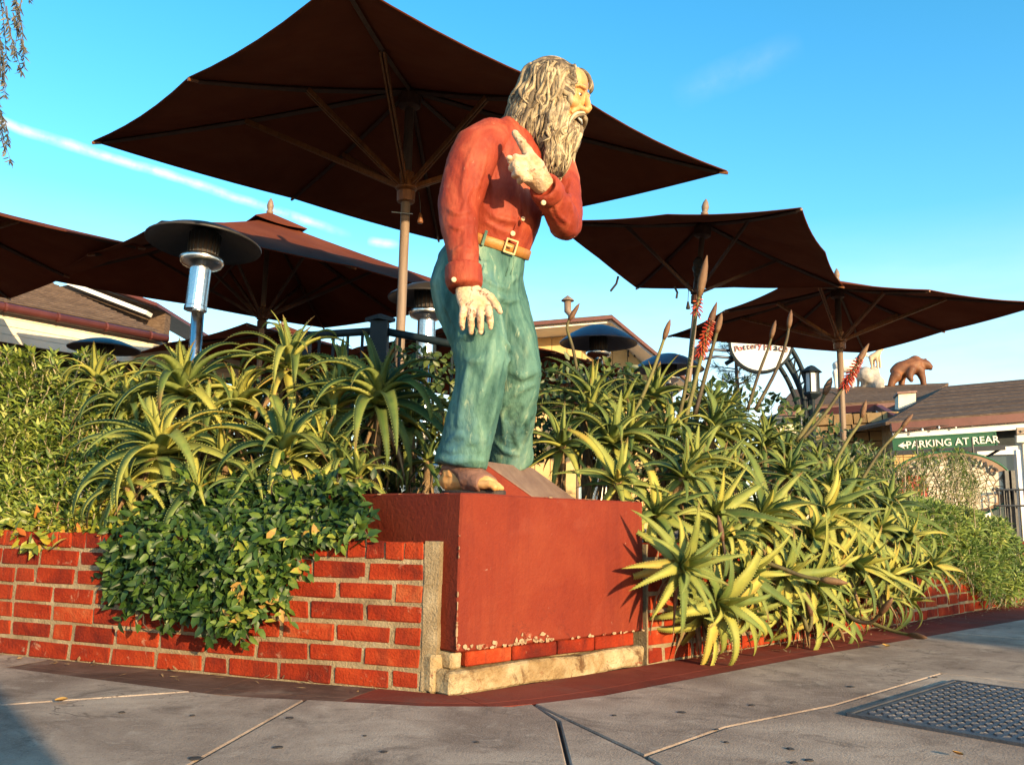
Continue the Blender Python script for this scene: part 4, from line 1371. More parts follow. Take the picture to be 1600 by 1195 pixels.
bm_ = MB()
for side, cnt in (('R', 120), ('L', 30)):
    for i in range(cnt):
        w = random.random()                     # 0 = towards the ear, 1 = chin
        lay = random.random()
        s0 = V2((0.035 + 0.080 * w, -0.055 - 0.075 * w + random.uniform(-0.06, 0.02)))
        m1 = V2((0.030 + 0.088 * w, -0.145 + random.uniform(-0.02, 0.02)))
        en = V2((0.010 + 0.075 * w + random.uniform(-0.012, 0.012), -0.262 - 0.085 * sin(pi * (0.25 + 0.45 * w)) + random.uniform(-0.01, 0.05)))
        if lay > 0.6:
            en = m1.lerp(en, random.uniform(0.25, 0.75))
        draped(bm_, (bvh_bd, bvh_h), [s0, m1, m1.lerp(en, 0.5), en], side, random.uniform(0.0065, 0.0135), random.uniform(1.2, 2.8), random.uniform(0.006, 0.014), 0.002 + 0.010 * lay)
for i in range(60):
    l = random.uniform(-0.075, 0.075)
    lay = random.random()
    s0 = V2((l * 0.8, -0.118 + random.uniform(-0.05, 0.0)))
    en = V2((l * 0.55, -0.345 + 0.06 * abs(l) / 0.07 + random.uniform(0, 0.09)))
    draped(bm_, (bvh_bd, bvh_h), [s0, V2((l, -0.18)), V2((l * 0.9, -0.25)), en], 'F', random.uniform(0.007, 0.012), random.uniform(1.0, 2.2), random.uniform(0.004, 0.009), 0.002 + 0.007 * lay)
# moustache, whiskers along the cheek
for s_ in (-1, 1):
    for i in range(16):
        k = random.random()
        g = [Vector((0.117 - 0.004 * k, 0.006 * s_, -0.060 - 0.010 * k)), Vector((0.117, 0.028 * s_, -0.066 - 0.010 * k)), Vector((0.100, 0.054 * s_, -0.084 - 0.016 * k)), Vector((0.090, 0.068 * s_, -0.115 - 0.026 * k)), Vector((0.090, 0.072 * s_, -0.150 - 0.02 * k))]
        pts = guide([fh(*p) for p in g])
        bm_.tube(pts, lock_radii(random.uniform(0.0065, 0.010), len(pts)), 8, flat=0.7)
    for i in range(22):
        k = random.random()
        g = [Vector((0.068 - 0.034 * k, (0.068 + 0.016 * k) * s_, -0.026 - 0.02 * random.random())), Vector((0.072 - 0.03 * k, (0.074 + 0.016 * k) * s_, -0.075)), Vector((0.070 - 0.03 * k, (0.078 + 0.016 * k) * s_, -0.120)), Vector((0.066 - 0.03 * k, (0.078 + 0.014 * k) * s_, -0.165))]
        pts = guide([fh(*p) + HF * 0.003 * sin(i + j) for j, p in enumerate(g)])
        bm_.tube(pts, lock_radii(random.uniform(0.007, 0.012), len(pts)), 8, flat=0.7)
for i in range(18):
    a = random.uniform(-1, 1)
    g = [Vector((0.112 - 0.018 * abs(a), 0.038 * a, -0.104)), Vector((0.116 - 0.02 * abs(a), 0.044 * a, -0.130)), Vector((0.108 - 0.02 * abs(a), 0.048 * a, -0.175)), Vector((0.094, 0.042 * a, -0.225))]
    pts = guide([fh(*p) + HL * 0.004 * sin(i * 2 + j) for j, p in enumerate(g)])
    bm_.tube(pts, lock_radii(random.uniform(0.007, 0.011), len(pts)), 8, flat=0.7)
build('beard_locks', bm_, 'beard', statue, smooth=True, fix=False)
random.seed(99)


# ------------------------------------------------------------------ parasols
def parasol(label, p, rise, ribs=8, base=None, collar=-0.22, pole_r=0.024, cap=0.30, strut_at=0.52, pull=None, dark_struts=False, group='brown canvas parasols on the patio', tint='canvas'):
    cx, cy, z, h, rot, ax, ay = p
    g0 = Vector((cx, cy, 0.44)) if base is None else Vector(base)
    root = thing('patio_parasol', label, 'parasol', g0, group)

    def top(dx, dy, dz=0.0):
        return Vector((cx + dx, cy + dy, z + ax * dx + ay * dy + dz))

    cor = [(h * sqrt(2) * cos(rot + k * pi / 2), h * sqrt(2) * sin(rot + k * pi / 2)) for k in range(4)]
    rim = []
    for k in range(4):
        a, b = cor[k], cor[(k + 1) % 4]
        rim += [a, ((a[0] + b[0]) / 2 * 1.0, (a[1] + b[1]) / 2 * 1.0)]
    apex = top(0, 0, rise)
    up = (Vector((-ax, -ay, 1))).normalized()
    cv = MB()
    NR, NS = 12, 8
    for k in range(8):
        a, b = top(*rim[k]), top(*rim[(k + 1) % 8])
        if ribs == 4:
            sag = 0.020
        else:
            sag = 0.027
        grid = []
        for i in range(NR + 1):
            r = i / NR
            for j in range(NS + 1):
                s = j / NS
                rp = a.lerp(b, s)
                q = apex.lerp(rp, r)
                q = q - up * (sag * 4 * s * (1 - s) * r) - up * 0.035 * sin(pi * r) * 0.6
                q = q + (apex - rp) * (0.016 * 4 * s * (1 - s) * r * r)
                q = q + up * (noise.noise(q * 2.6) * 0.022 + noise.noise(q * 7.0) * 0.006) * r * (1 - r) * 4 * min(1, 6 * s * (1 - s) + 0.15)
                grid.append(q)
        o = (NR + 1) * (NS + 1)
        fs = []
        for i in range(NR):
            for j in range(NS):
                q = (i * (NS + 1) + j, i * (NS + 1) + j + 1, (i + 1) * (NS + 1) + j + 1, (i + 1) * (NS + 1) + j)
                fs.append(q[::-1])
                fs.append(tuple(t + o for t in q))
        for j in range(NS):
            t = NR * (NS + 1) + j
            fs.append((t, t + 1, t + 1 + o, t + o))
        cv.add([q + up * 0.0025 for q in grid] + [q - up * 0.0025 for q in grid], fs)
    canopy = build('canopy', cv, tint, root, smooth=True, fix=False)
    # hem band
    hm_ = MB()
    for k in range(8):
        a, b = top(*rim[k]), top(*rim[(k + 1) % 8])
        pts = []
        for j in range(7):
            s = j / 6
            q = a.lerp(b, s)
            pts.append(q - up * ((0.020 if ribs == 4 else 0.027) * 4 * s * (1 - s)) + (apex - q) * (0.016 * 4 * s * (1 - s)) - up * 0.004)
        hm_.tube(pts, 0.009, 6, flat=0.5, hint=up)
    build('hem', hm_, tint, canopy)
    if cap:
        vc = MB()
        a4 = [apex + Vector((c[0], c[1], 0)).normalized() * cap * 1.25 + Vector((0, 0, -rise * cap * 1.25 / (h * 1.414) + 0.028)) for c in cor]
        tp_ = apex + up * 0.07
        ring = []
        for k in range(4):
            for j in range(5):
                s = j / 5
                ring.append(a4[k].lerp(a4[(k + 1) % 4], s) - up * 0.02 * sin(pi * s))
        n = len(ring)
        vc.add([tp_] + ring + [q - up * 0.006 for q in ring] + [tp_ - up * 0.006], [(0, 1 + i, 1 + (i + 1) % n) for i in range(n)] + [(2 * n + 1, n + 1 + (i + 1) % n, n + 1 + i) for i in range(n)] + [(1 + i, n + 1 + i, n + 1 + (i + 1) % n, 1 + (i + 1) % n) for i in range(n)])
        build('vent_cap', vc, tint, canopy)
        build('finial', MB().lathe(apex + up * 0.06, [(0.020, -0.12), (0.020, -0.01), (0.032, 0.0), (0.034, 0.02), (0.022, 0.03), (0.030, 0.05), (0.034, 0.075), (0.024, 0.115), (0.004, 0.150)], 12, up), 'pole', root, smooth=True)
    # pole from foot to hub
    hub = apex - up * 0.05
    foot_ = g0
    build('pole', MB().tube([foot_, foot_.lerp(hub, 0.5), hub], [pole_r] * 3, 14), 'pole', root, smooth=True)
    build('foot_plate', MB().lathe(foot_, [(0.30, 0.0), (0.30, 0.03), (0.26, 0.05), (0.05, 0.06), (0.04, 0.22)], 24), 'ironblack', root, smooth=False)
    build('hub', MB().lathe(hub, [(0.045, -0.10), (0.075, -0.08), (0.075, 0.0), (0.05, 0.03)], 12, up), 'wood_dark', root)
    pd = (hub - foot_).normalized()
    colc = hub + pd * ((z + collar - hub.z) / pd.z)
    build('runner', MB().lathe(colc, [(pole_r * 1.25, -0.09), (pole_r * 1.9, -0.085), (pole_r * 2.0, -0.02), (pole_r * 1.5, -0.01), (pole_r * 2.3, 0.0), (pole_r * 2.3, 0.035), (pole_r * 1.5, 0.045), (pole_r * 1.6, 0.11), (pole_r * 1.2, 0.12)], 14, pd), 'wood' if not dark_struts else 'wood_dark', root, smooth=False)
    for k in range(8):
        if ribs == 4 and k % 2:
            continue
        e = top(*rim[k])
        a = hub.lerp(apex, 0.2)
        rp = lambda r: apex.lerp(e, r) - up * (0.035 * sin(pi * r) * 0.6 + 0.022)
        rb = build('rib', MB().tube([rp(r) for r in (0.02, 0.25, 0.5, 0.75, 0.97)], [0.014, 0.015, 0.015, 0.013, 0.011], 4, flat=1.3), 'wood_dark', root)
        d = (e - apex).normalized()
        build('tip', MB().tube([e - d * 0.045 - up * 0.02, e + d * 0.012 - up * 0.014], [0.012, 0.010], 6), 'wood', rb)
        hd_ = Vector((e.x - apex.x, e.y - apex.y, 0)).normalized()
        s0 = colc + hd_ * pole_r * 1.8 + Vector((0, 0, 0.02))
        s1 = rp(strut_at)
        w = Vector((-hd_.y, hd_.x, 0))
        st = MB()
        if dark_struts:
            st.beam(s0, s1, 0.018, 0.026)
        else:
            st.beam(s0 + w * 0.010, s1 + w * 0.010, 0.011, 0.030)
            st.beam(s0 - w * 0.010, s1 - w * 0.010, 0.011, 0.030)
        so_ = build('strut', st, 'wood_dark' if dark_struts else 'wood', rb)
        build('bolt', MB().lathe(s0 + Vector((0, 0, 0.008)), [(0.011, -0.018), (0.011, 0.018)], 8, w), 'steel', so_ if False else rb)
    if pull:
        q0, q1 = Vector(pull[0]), Vector(pull[1])
        cd = build('pull_cord', MB().tube([q0, q0.lerp(q1, 0.5) + Vector((0.004, 0, 0)), q1], 0.003, 5), 'cord', root)
        build('pull_knob', MB().lathe(q1, [(0.006, 0.0), (0.010, -0.012), (0.013, -0.03), (0.019, -0.055), (0.019, -0.066), (0.004, -0.07)], 10), 'wood' if not dark_struts else 'cord', cd, smooth=True)
    return root


U1 = parasol('largest brown parasol, open directly behind the statue', (-0.703, 5.325, 2.885, 1.45, -0.016, -0.035, 0.061), 0.47, pole_r=0.030, collar=-0.23, cap=0.3, strut_at=0.52, pull=(at(654, 300, 5.3), at(657, 333, 5.3)))
# crossbar of the runner
build('locking_pin', MB().tube([at(612, 331, 5.28), at(645, 334, 5.28)], 0.005, 6), 'steel', U1)
U2 = parasol('tilted brown parasol with dangling cords to the right of the statue', (1.66, 7.337, 2.906, 1.0, 0.282, -0.113, 0.02), 0.30, ribs=4, base=(1.36, 7.30, 0.44), collar=-0.36, cap=0.22, dark_struts=True, pull=(at(1075, 440, 7.2), at(1075, 471, 7.2)))
for (a, b) in (((966, 432), (954, 455)), ((1054, 448), (1057, 466))):
    build('cord', MB().tube([at(*a, 7.2), at((a[0] + b[0]) / 2 + 3, (a[1] + b[1]) / 2, 7.2), at(*b, 7.2)], 0.010, 5), 'cord', U2)
wrap = MB()
for k in range(12):
    wrap.ball(at(1091 + random.uniform(-7, 7), 408 + k * 3.0, 7.22 + random.uniform(-0.03, 0.03)), random.uniform(0.022, 0.04), 8, 6)
sculpted('cover_bundle', remeshed(wrap, 0.012, 3), 'cord', U2)
U3 = parasol('brown parasol at the far right with a reddish pole', (3.675, 9.584, 2.883, 1.42, -0.524, -0.005, 0.003), 0.40, pole_r=0.034, collar=-0.24, cap=0.34, strut_at=0.55)
U4 = parasol('brown parasol with sunlit orange top behind the tall patio heater', (-2.36, 8.0, 2.70, 1.57, -0.04, -0.04, 0.06), 0.68, collar=-0.3, cap=0.3, dark_struts=True)
U5 = parasol('brown parasol cut off by the left edge of the picture', (-5.02, 6.6, 2.68, 1.45, 0.06, 0, 0.02), 0.46, cap=0.3)
U6 = parasol('low brown parasol partly hidden below the sunlit parasol at left', (-2.95, 10.9, 2.46, 1.55, 0.10, 0.0, -0.03), 0.48, cap=0.25, dark_struts=True)
U7 = parasol('brown parasol half hidden behind the statue\'s knees', (-0.55, 9.3, 2.20, 1.36, 0.0, 0.0, -0.02), 0.46, cap=0.0, dark_struts=True)
U8 = parasol('distant low faded parasol in front of the yellow gable', (1.05, 13.6, 2.55, 1.15, 0.3, 0, -0.04), 0.36, cap=0.0, tint='canvas_edge')


# ------------------------------------------------------------------ patio heaters
def heater(label, c, r, top_mat='hood', post_r=0.036, tilt=(0, 0, 1), sleeve=True, k=1.0, dome=1.0):
    c = Vector(c)
    post_r *= k
    root = thing('patio_heater', label, 'heater', (c.x, c.y, 0.44), 'mushroom patio heaters')
    ax = Vector(tilt).normalized()
    hd_ = MB()
    pr = [(0.02, 0.115), (r * 0.25, 0.108), (r * 0.5, 0.085), (r * 0.75, 0.05), (r * 0.95, 0.012), (r, 0.0), (r * 0.995, -0.012), (r * 0.93, 0.002), (r * 0.72, 0.036), (r * 0.48, 0.068), (r * 0.24, 0.092), (0.02, 0.098)]
    hd_.lathe(c, [(a_, b_ * dome if b_ > 0 else b_) for a_, b_ in pr], 40, ax)
    build('hood', hd_, top_mat, root, smooth=True)
    em = MB()
    em.lathe(c + ax * 0.07, [(0.085, 0.0), (0.092, -0.01), (0.085, -0.17), (0.080, -0.175)], 24, ax)
    e = build('emitter', em, 'darkwall', root, smooth=True)
    gr = MB()
    for k in range(20):
        a, b = frame(ax)
        d = a * cos(2 * pi * k / 20) + b * sin(2 * pi * k / 20)
        gr.tube([c + ax * 0.06 + d * 0.096, c - ax * 0.105 + d * 0.090], 0.004, 4)
    tag(build('guard', gr, 'ironblack', e), kind='stuff')
    b0 = c - ax * 0.105
    build('burner_bowl', MB().lathe(b0, [(0.085, 0.012), (0.130, 0.010), (0.134, 0.0), (0.132, -0.022), (0.120, -0.040), (0.070, -0.060), (0.055, -0.075)], 32, ax), 'steel', root, smooth=True)
    if sleeve:
        build('sleeve', MB().lathe(b0 - ax * 0.06, [(0.052, 0.0), (0.066, -0.01), (0.066, -0.25), (0.070, -0.255), (0.070, -0.275), (0.040, -0.28)], 24, ax), 'steel', root, smooth=False)
    build('post', MB().tube([b0 - ax * 0.06, (c.x, c.y, 1.2), (c.x, c.y, 0.9)], post_r * 1.25, 20), 'steel', root, smooth=True)
    build('tank_housing', MB().lathe((c.x, c.y, 0.44), [(0.26, 0.0), (0.26, 0.05), (0.20, 0.07), (0.20, 0.50), (0.15, 0.54), (0.05, 0.56)], 24), 'steel', root)
    return root


heater('tall steel patio heater with wide dark hood behind the left aloes', at(319, 381, 5.3), 0.352, 'hood', tilt=(0.03, 0.06, 1), k=0.84)
heater('steel patio heater standing close behind the statue\'s hip', at(668, 466, 6.2), 0.29, 'hood')
heater('bluish-topped patio heater in front of the yellow gable, just right of the statue', at(935, 536, 9.2), 0.42, 'hood_top', sleeve=False, dome=1.7)
heater('patio heater hood peeping over the aloes left of the red flower spike', at(1045, 577, 10.5), 0.43, 'hood_top', sleeve=False, dome=1.7)
heater('low patio heater hood in front of the cream house at left', at(163, 545, 9.3), 0.37, 'hood', sleeve=False)


# ------------------------------------------------------------------ railing
rail = thing('patio_railing', 'dark green railing with square post between the left aloes and the patio', 'railing', at(594, 600, 4.72) * 1.0)
rp0 = at(594, 503, 4.72)
build('post', MB().box((rp0.x, rp0.y, (rp0.z + 0.44) / 2), (0.095, 0.095, rp0.z - 0.44)), 'railgreen', rail, bevel=0.004)
build('post_cap', MB().lathe((rp0.x, rp0.y, rp0.z + 0.002), [(0.085, 0.0), (0.085, 0.02), (0.004, 0.045)], 4), 'railgreen', rail)
ra, rb1 = at(478, 524, 4.95), at(590, 517, 4.72)
rc, rd = at(598, 517, 4.72), at(790, 548, 4.66)
build('rail', MB().tube([ra, rb1], 0.022, 10), 'railgreen', rail, smooth=True)
build('rail', MB().tube([rc, rc.lerp(rd, 0.5) + Vector((0, 0, -0.01)), rd], 0.022, 10), 'railgreen', rail, smooth=True)
for a, b in ((ra, rb1), (rc, rd)):
    n = 5 if a is ra else 7
    for k in range(1, n):
        q = a.lerp(b, k / n)
        build('baluster', MB().tube([q, (q.x, q.y, 0.5)], 0.009, 6), 'railgreen', rail)
    build('lower_rail', MB().tube([(a.x, a.y, 0.56), (b.x, b.y, 0.56)], 0.014, 8), 'railgreen', rail)
for q in (ra, rd):
    build('post', MB().box((q.x, q.y, (q.z + 0.42) / 2), (0.06, 0.06, q.z - 0.38)), 'railgreen', rail)


# ------------------------------------------------------------------ cream house at left
E0, E1 = at(0, 474, 9.0), at(256, 524, 10.5)
E1.z = E0.z
ed = (E1 - E0).normalized()
ud = Vector((-ed.y, ed.x, 0))
house = thing('cream_house', 'cream boarded house with brown shingle roof at the left', 'house', (E0.x, E0.y, 0.44))
EL = E0 - ed * 4.5
SL = 0.36


def rpt(s, t, dz=0.0):
    return EL + ed * s + ud * t + Vector((0, 0, t * SL + dz))


LR = (E1 - EL).length
for i in range(20):
    t0, t1 = i * 0.17, i * 0.17 + 0.20
    build('shingle_course', MB().slab([rpt(0, t0, 0.012 + 0.014), rpt(LR, t0, 0.012 + 0.014), rpt(LR, t1, 0.012), rpt(0, t1, 0.012)], (0, 0, 0.014)), 'shingle', house)
build('roof_deck', MB().slab([rpt(0, 0.02), rpt(LR - 0.01, 0.02), rpt(LR - 0.01, 3.6), rpt(0, 3.6)], (0, 0, -0.05)), 'gutter', house)
gq = MB()
gq.tube([rpt(0, -0.03, -0.03), rpt(LR + 0.03, -0.03, -0.03)], 0.052, 10)
gut = build('gutter', gq, 'gutter', house, smooth=True)
for k in range(9):
    q = rpt(LR - 0.2 - k * 0.55, -0.03, -0.03)
    build('gutter_bracket', MB().lathe(q, [(0.057, -0.012), (0.057, 0.012)], 10, ed), 'gutter', gut)
for k in range(4):
    a, b = rpt(0, 0.07), rpt(LR + 1.15, 0.07)
    z = E0.z - 0.045 - k * 0.088
    build('board', MB().box(((a.x + b.x) / 2, (a.y + b.y) / 2, z - 0.042), ((b - a).length, 0.03 + 0.006 * (k % 2), 0.083), (ed, ud, UZ)), 'cream', house)
for k in range(6):
    q = rpt(LR + 0.9 - k * 1.35, 0.25)
    build('porch_post', MB().box((q.x, q.y, (E0.z - 0.3 + 0.44) / 2), (0.11, 0.11, E0.z - 0.3 - 0.44)), 'gutter', house)
a, b = rpt(0, 2.6), rpt(LR + 1.1, 2.6)
build('back_wall', MB().box(((a.x + b.x) / 2, (a.y + b.y) / 2, 1.7), ((b - a).length, 0.1, 2.6), (ed, ud, UZ)), 'darkwall', house)
build('porch_ceiling', MB().slab([rpt(0, 0.2) * 1.0, rpt(LR + 1.1, 0.2), rpt(LR + 1.1, 2.6), rpt(0, 2.6)], (0, 0, -0.03)).__class__().slab([Vector((q.x, q.y, E0.z - 0.06)) for q in (rpt(0, 0.2), rpt(LR + 1.1, 0.2), rpt(LR + 1.1, 2.6), rpt(0, 2.6))], (0, 0, -0.03)), 'darkwall', house)
# gable behind
ga, gb = at(112, 432, 12.6), at(214, 470, 12.6)
gd = gb - ga
gbld = thing('rear_gable', 'white bargeboard and grey gable rising behind the cream house\'s roof', 'building', (ga.x, ga.y + 0.4, 0.44))
build('bargeboard', MB().beam(ga + Vector((0, 0, -0.12)), gb + Vector((0.2, 0, -0.20)), 0.06, 0.20, (0, 1, 0)), 'white', gbld)
build('roof', MB().slab([ga + Vector((-1.2, -0.1, -0.35)), ga + Vector((0, -0.1, 0.02)), gb + Vector((0.35, -0.1, -0.10)), gb + Vector((0.35, 5, -0.10)), ga + Vector((0, 5, 0.02))][1:], (0, 0, 0.05)), 'gutter', gbld)
build('gable_wall', MB().slab([ga + Vector((-2.5, 0.3, -0.6)), ga + Vector((0, 0.3, 0.0)), gb + Vector((0.32, 0.3, -0.10)), Vector((gb.x + 0.32, gb.y + 0.3, 0.5)), Vector((ga.x - 2.5, ga.y + 0.3, 0.5))], (0, 0.2, 0)), 'shingle', gbld)

# ------------------------------------------------------------------ yellow gabled building in the middle
yb = thing('yellow_gabled_building', 'pale yellow boarded gable with white soffit and stovepipe behind the patio', 'building', (1.8, 17, 0.44))
rg, rl, rr_ = at(956, 499, 16), at(800, 512, 16.0), at(1075, 598, 16)
back = Vector((0, 7, 0))
for nm, a, b in (('roof_slope', rl, rg), ('roof_slope', rg, rr_)):
    build(nm, MB().slab([a, b, b + back, a + back], (0, 0, 0.09)), 'shingle', yb)
    build('soffit', MB().slab([a + Vector((0, 0.03, -0.004)), b + Vector((0, 0.03, -0.004)), b + back + Vector((0, 0, -0.004)), a + back + Vector((0, 0, -0.004))], (0, 0, -0.05)), 'white', yb)
    build('fascia', MB().beam(a + Vector((0, -0.03, 0.02)), b + Vector((0, -0.03, 0.02)), 0.05, 0.14, (0, 1, 0)), 'gutter', yb)
wy = 16.9


def roofz(x):
    if x < rg.x:
        t = (x - rl.x) / (rg.x - rl.x)
        return rl.z + (rg.z - rl.z) * t
    t = (x - rg.x) / (rr_.x - rg.x)
    return rg.z + (rr_.z - rg.z) * t


x = rl.x + 0.2
i = 0
while x < rr_.x - 0.3:
    w = 0.30
    dy = 0.012 * (i % 2)
    build('wall_board', MB().slab([(x, wy - dy, 0.5), (x + w - 0.012, wy - dy, 0.5), (x + w - 0.012, wy - dy, roofz(x + w) - 0.06), (x, wy - dy, roofz(x) - 0.06)], (0, 0.06, 0)), 'yellow_wall', yb)
    x += w
    i += 1
build('wall_core', MB().slab([(rl.x + 0.2, wy + 0.065, 0.5), (rr_.x - 0.3, wy + 0.065, 0.5), (rr_.x - 0.3, wy + 0.065, roofz(rr_.x - 0.3) - 0.07), (rg.x, wy + 0.065, rg.z - 0.07), (rl.x + 0.2, wy + 0.065, rl.z - 0.07)], (0, 0.1, 0)), 'gutter', yb)
hs = at(985, 554, wy - 0.06)
build('horseshoe', MB().tube([hs + Vector((0.07 * cos(t) * 1.0 + 0.02, 0, 0.10 * sin(t) + 0.02)) for t in [R(-40) + R(260) * k / 10 for k in range(11)]], 0.016, 6), 'ironblack', yb)
sp0, sp1, sp2, sp3 = at(893, 506, 17.5), at(893, 493, 17.5), at(887, 486, 17.5), at(887, 471, 17.5)
pipe = build('stovepipe', MB().tube([sp0 - Vector((0, 0, 0.3)), sp1, sp2, sp3], 0.075, 12), 'pole', yb, smooth=True)
build('pipe_cap', MB().lathe(sp3, [(0.06, -0.01), (0.06, 0.0), (0.135, 0.01), (0.13, 0.03), (0.004, 0.13)], 14), 'pole', pipe)

# ------------------------------------------------------------------ shops at the right
rear = thing('rear_shop', 'low brown shingle roofed building carrying the animal statues', 'building', at(1380, 640, 20))
q0, q1, q2, q3 = at(1215, 640, 18.6), at(1445, 627, 18.4), at(1482, 602, 21), at(1240, 612, 21)
for k in range(6):
    t0, t1 = k / 6, (k + 1.1) / 6
    build('shingle_course', MB().slab([q0.lerp(q3, t0), q1.lerp(q2, t0), q1.lerp(q2, t1), q0.lerp(q3, t1)], (0, 0, 0.06)), 'shingle', rear)
build('eave_board', MB().beam(q0 + Vector((0, -0.05, -0.07)), q1 + Vector((0, -0.05, -0.07)), 0.06, 0.14), 'gutter', rear)
build('front_wall', MB().slab([(q0.x, q0.y + 0.5, 0.45), (q1.x, q1.y + 0.5, 0.45), (q1.x, q1.y + 0.5, q1.z - 0.05), (q0.x, q0.y + 0.5, q0.z - 0.05)], (0, 0.3, 0)), 'cream', rear)
build('back_slope', MB().slab([q3, q2, q2 + Vector((0.8, 4, -0.9)), q3 + Vector((0.8, 4, -0.9))], (0, 0, 0.05)), 'shingle', rear)
for (xa, xb) in ((1330, 1350), (1362, 1385)):
    build('window', MB().slab([at(xa, 642, 18.75), at(xb, 641, 18.75), at(xb, 652, 18.75), at(xa, 653, 18.75)], (0, -0.03, 0)), 'glass', rear)
wing = thing('white_fascia_wing', 'low wing with white fascia and maroon edge left of the sign', 'building', at(1350, 700, 15.5))
f0, f1, f2 = at(1255, 660, 16.5), at(1372, 652, 15.6), at(1412, 676, 14.6)
build('fascia', MB().beam(f0, f1, 0.1, 0.30, (0, 1, 0)), 'white', wing)
build('fascia', MB().beam(f1, f2, 0.1, 0.30, (0, 1, 0)), 'white', wing)
build('edge_trim', MB().beam(f0 + Vector((0, -0.02, 0.18)), f1 + Vector((0, -0.02, 0.18)), 0.12, 0.09, (0, 1, 0)), 'gutter', wing)
build('edge_trim', MB().beam(f1 + Vector((0, -0.02, 0.18)), f2 + Vector((0, -0.02, 0.18)), 0.12, 0.09, (0, 1, 0)), 'gutter', wing)
sw = MB()
random.seed(4)
wl0, wl1 = at(1270, 690, 15.9), at(1408, 690, 15.0)
build('wall_core', MB().slab([(wl0.x, wl0.y + 0.06, 0.45), (wl1.x, wl1.y + 0.06, 0.45), (wl1.x, wl1.y + 0.06, 2.55), (wl0.x, wl0.y + 0.06, 2.55)], (0, 0.3, 0)), 'grout', wing)
wx = (wl1 - wl0)
wln = Vector((wx.x, wx.y, 0)).length
wdir = Vector((wx.x, wx.y, 0)).normalized()
z = 0.5
while z < 2.45:
    s = random.uniform(-0.2, 0)
    hh = random.uniform(0.12, 0.2)
    while s < wln - 0.1:
        l = random.uniform(0.18, 0.42)
        a0 = max(0, s)
        c = Vector((wl0.x, wl0.y, 0)) + wdir * (a0 + l / 2)
        build('stone', MB().box((c.x, c.y, z + hh / 2), (l - 0.02, 0.12, hh - 0.02), (wdir, Vector((-wdir.y, wdir.x, 0)), UZ), jit=0.012), 'stone_wall', wing)
        s = a0 + l
    z += hh

shop = thing('corner_shop', 'brown roofed shop with maroon gutter at the right edge', 'building', at(1500, 700, 14.5))
q0, q1, q2, q3 = at(1384, 664, 13.8), at(1760, 634, 13.2), at(1800, 578, 17), at(1482, 606, 17.4)
for k in range(9):
    t0, t1 = k / 9, min(1.0, (k + 1.12) / 9)
    dz = Vector((0, 0, 0.0))
    build('shingle_course', MB().slab([q0.lerp(q3, t0), q1.lerp(q2, t0), q1.lerp(q2, t1) - UZ * 0.008, q0.lerp(q3, t1) - UZ * 0.008], (0, 0, 0.05)), 'shingle', shop)
ga_, gb_ = at(1392, 668, 13.7), at(1760, 640, 13.1)
build('gutter', MB().beam(ga_, gb_, 0.12, 0.13), 'gutter', shop)
build('fascia', MB().beam(ga_ + Vector((0.05, 0.06, -0.12)), gb_ + Vector((0.05, 0.06, -0.12)), 0.05, 0.10), 'white', shop)
build('hip_slope', MB().slab([q0, q3, q3 + Vector((0.3, 3, 0)), q0 + Vector((-0.4, 5, 0))], (0, 0, 0.05)), 'shingle', shop)
sd0, sd1 = at(1396, 700, 14.3), at(1760, 700, 13.7)
for k in range(24):
    a = sd0.lerp(sd1, k / 24)
    b = sd0.lerp(sd1, (k + 1) / 24)
    if a.x > at(1528, 700, 14.0).x:
        continue
    for j in range(13):
        z0 = 0.5 + j * 0.14
        build('wall_block', MB().slab([(a.x + 0.006, a.y, z0), (b.x - 0.006, b.y, z0), (b.x - 0.006, b.y, z0 + 0.128), (a.x + 0.006, a.y, z0 + 0.128)], (0, 0.08, 0)), 'yellow_wall', shop)
build('wall_core', MB().slab([(sd0.x, sd0.y + 0.02, 0.45), (sd1.x, sd1.y + 0.02, 0.45), (sd1.x, sd1.y + 0.02, 2.4), (sd0.x, sd0.y + 0.02, 2.4)], (0, 0.4, 0)), 'mortar', shop)
dk0, dk1 = at(1530, 690, 13.85), at(1720, 690, 13.6)
build('dark_panel', MB().slab([(dk0.x, dk0.y, 1.9), (dk1.x, dk1.y, 1.9), (dk1.x, dk1.y, 2.36), (dk0.x, dk0.y, 2.36)], (0, 0.1, 0)), 'railgreen', shop)
chim = thing('chimney', 'square cream chimney on the brown roof near the bear', 'chimney', at(1421, 640, 16.5))
build('stack', MB().slab([at(1404, 642, 16.4), at(1431, 640, 16.4), at(1431, 612, 16.4), at(1404, 614, 16.4)], (0.15, 0.5, 0)), 'cream', chim)
build('coping', MB().slab([at(1402, 615, 16.35), at(1433, 613, 16.35), at(1433, 610, 16.35), at(1402, 612, 16.35)], (0.18, 0.6, 0)), 'gutter', chim)
# doorway
door = thing('shop_doorway', 'white framed glass shop doorway at the right edge', 'door', at(1565, 830, 13.4))
d0, d1 = at(1533, 705, 13.45), at(1592, 703, 13.3)
for q in (at(1533, 705, 13.45), at(1590, 703, 13.3)):
    build('jamb', MB().box((q.x, q.y, (q.z + 0.45) / 2), (0.11, 0.12, q.z - 0.45)), 'white', door)
build('lintel', MB().beam(d0 + Vector((-0.08, 0.001, 0.0)), d1 + Vector((0.08, 0.001, 0)), 0.13, 0.13), 'white', door)
build('pane', MB().slab([(d0.x, d0.y + 0.02, 0.5), (d1.x, d1.y + 0.02, 0.5), (d1.x, d1.y + 0.02, d1.z - 0.03), (d0.x, d0.y + 0.02, d0.z - 0.03)], (0, 0.03, 0)), 'glass', door)
for q, w_ in ((at(1600, 690, 13.3), 0.16),):
    build('pier', MB().box((q.x, q.y, 1.2), (w_, 0.2, 1.7)), 'cream', door)
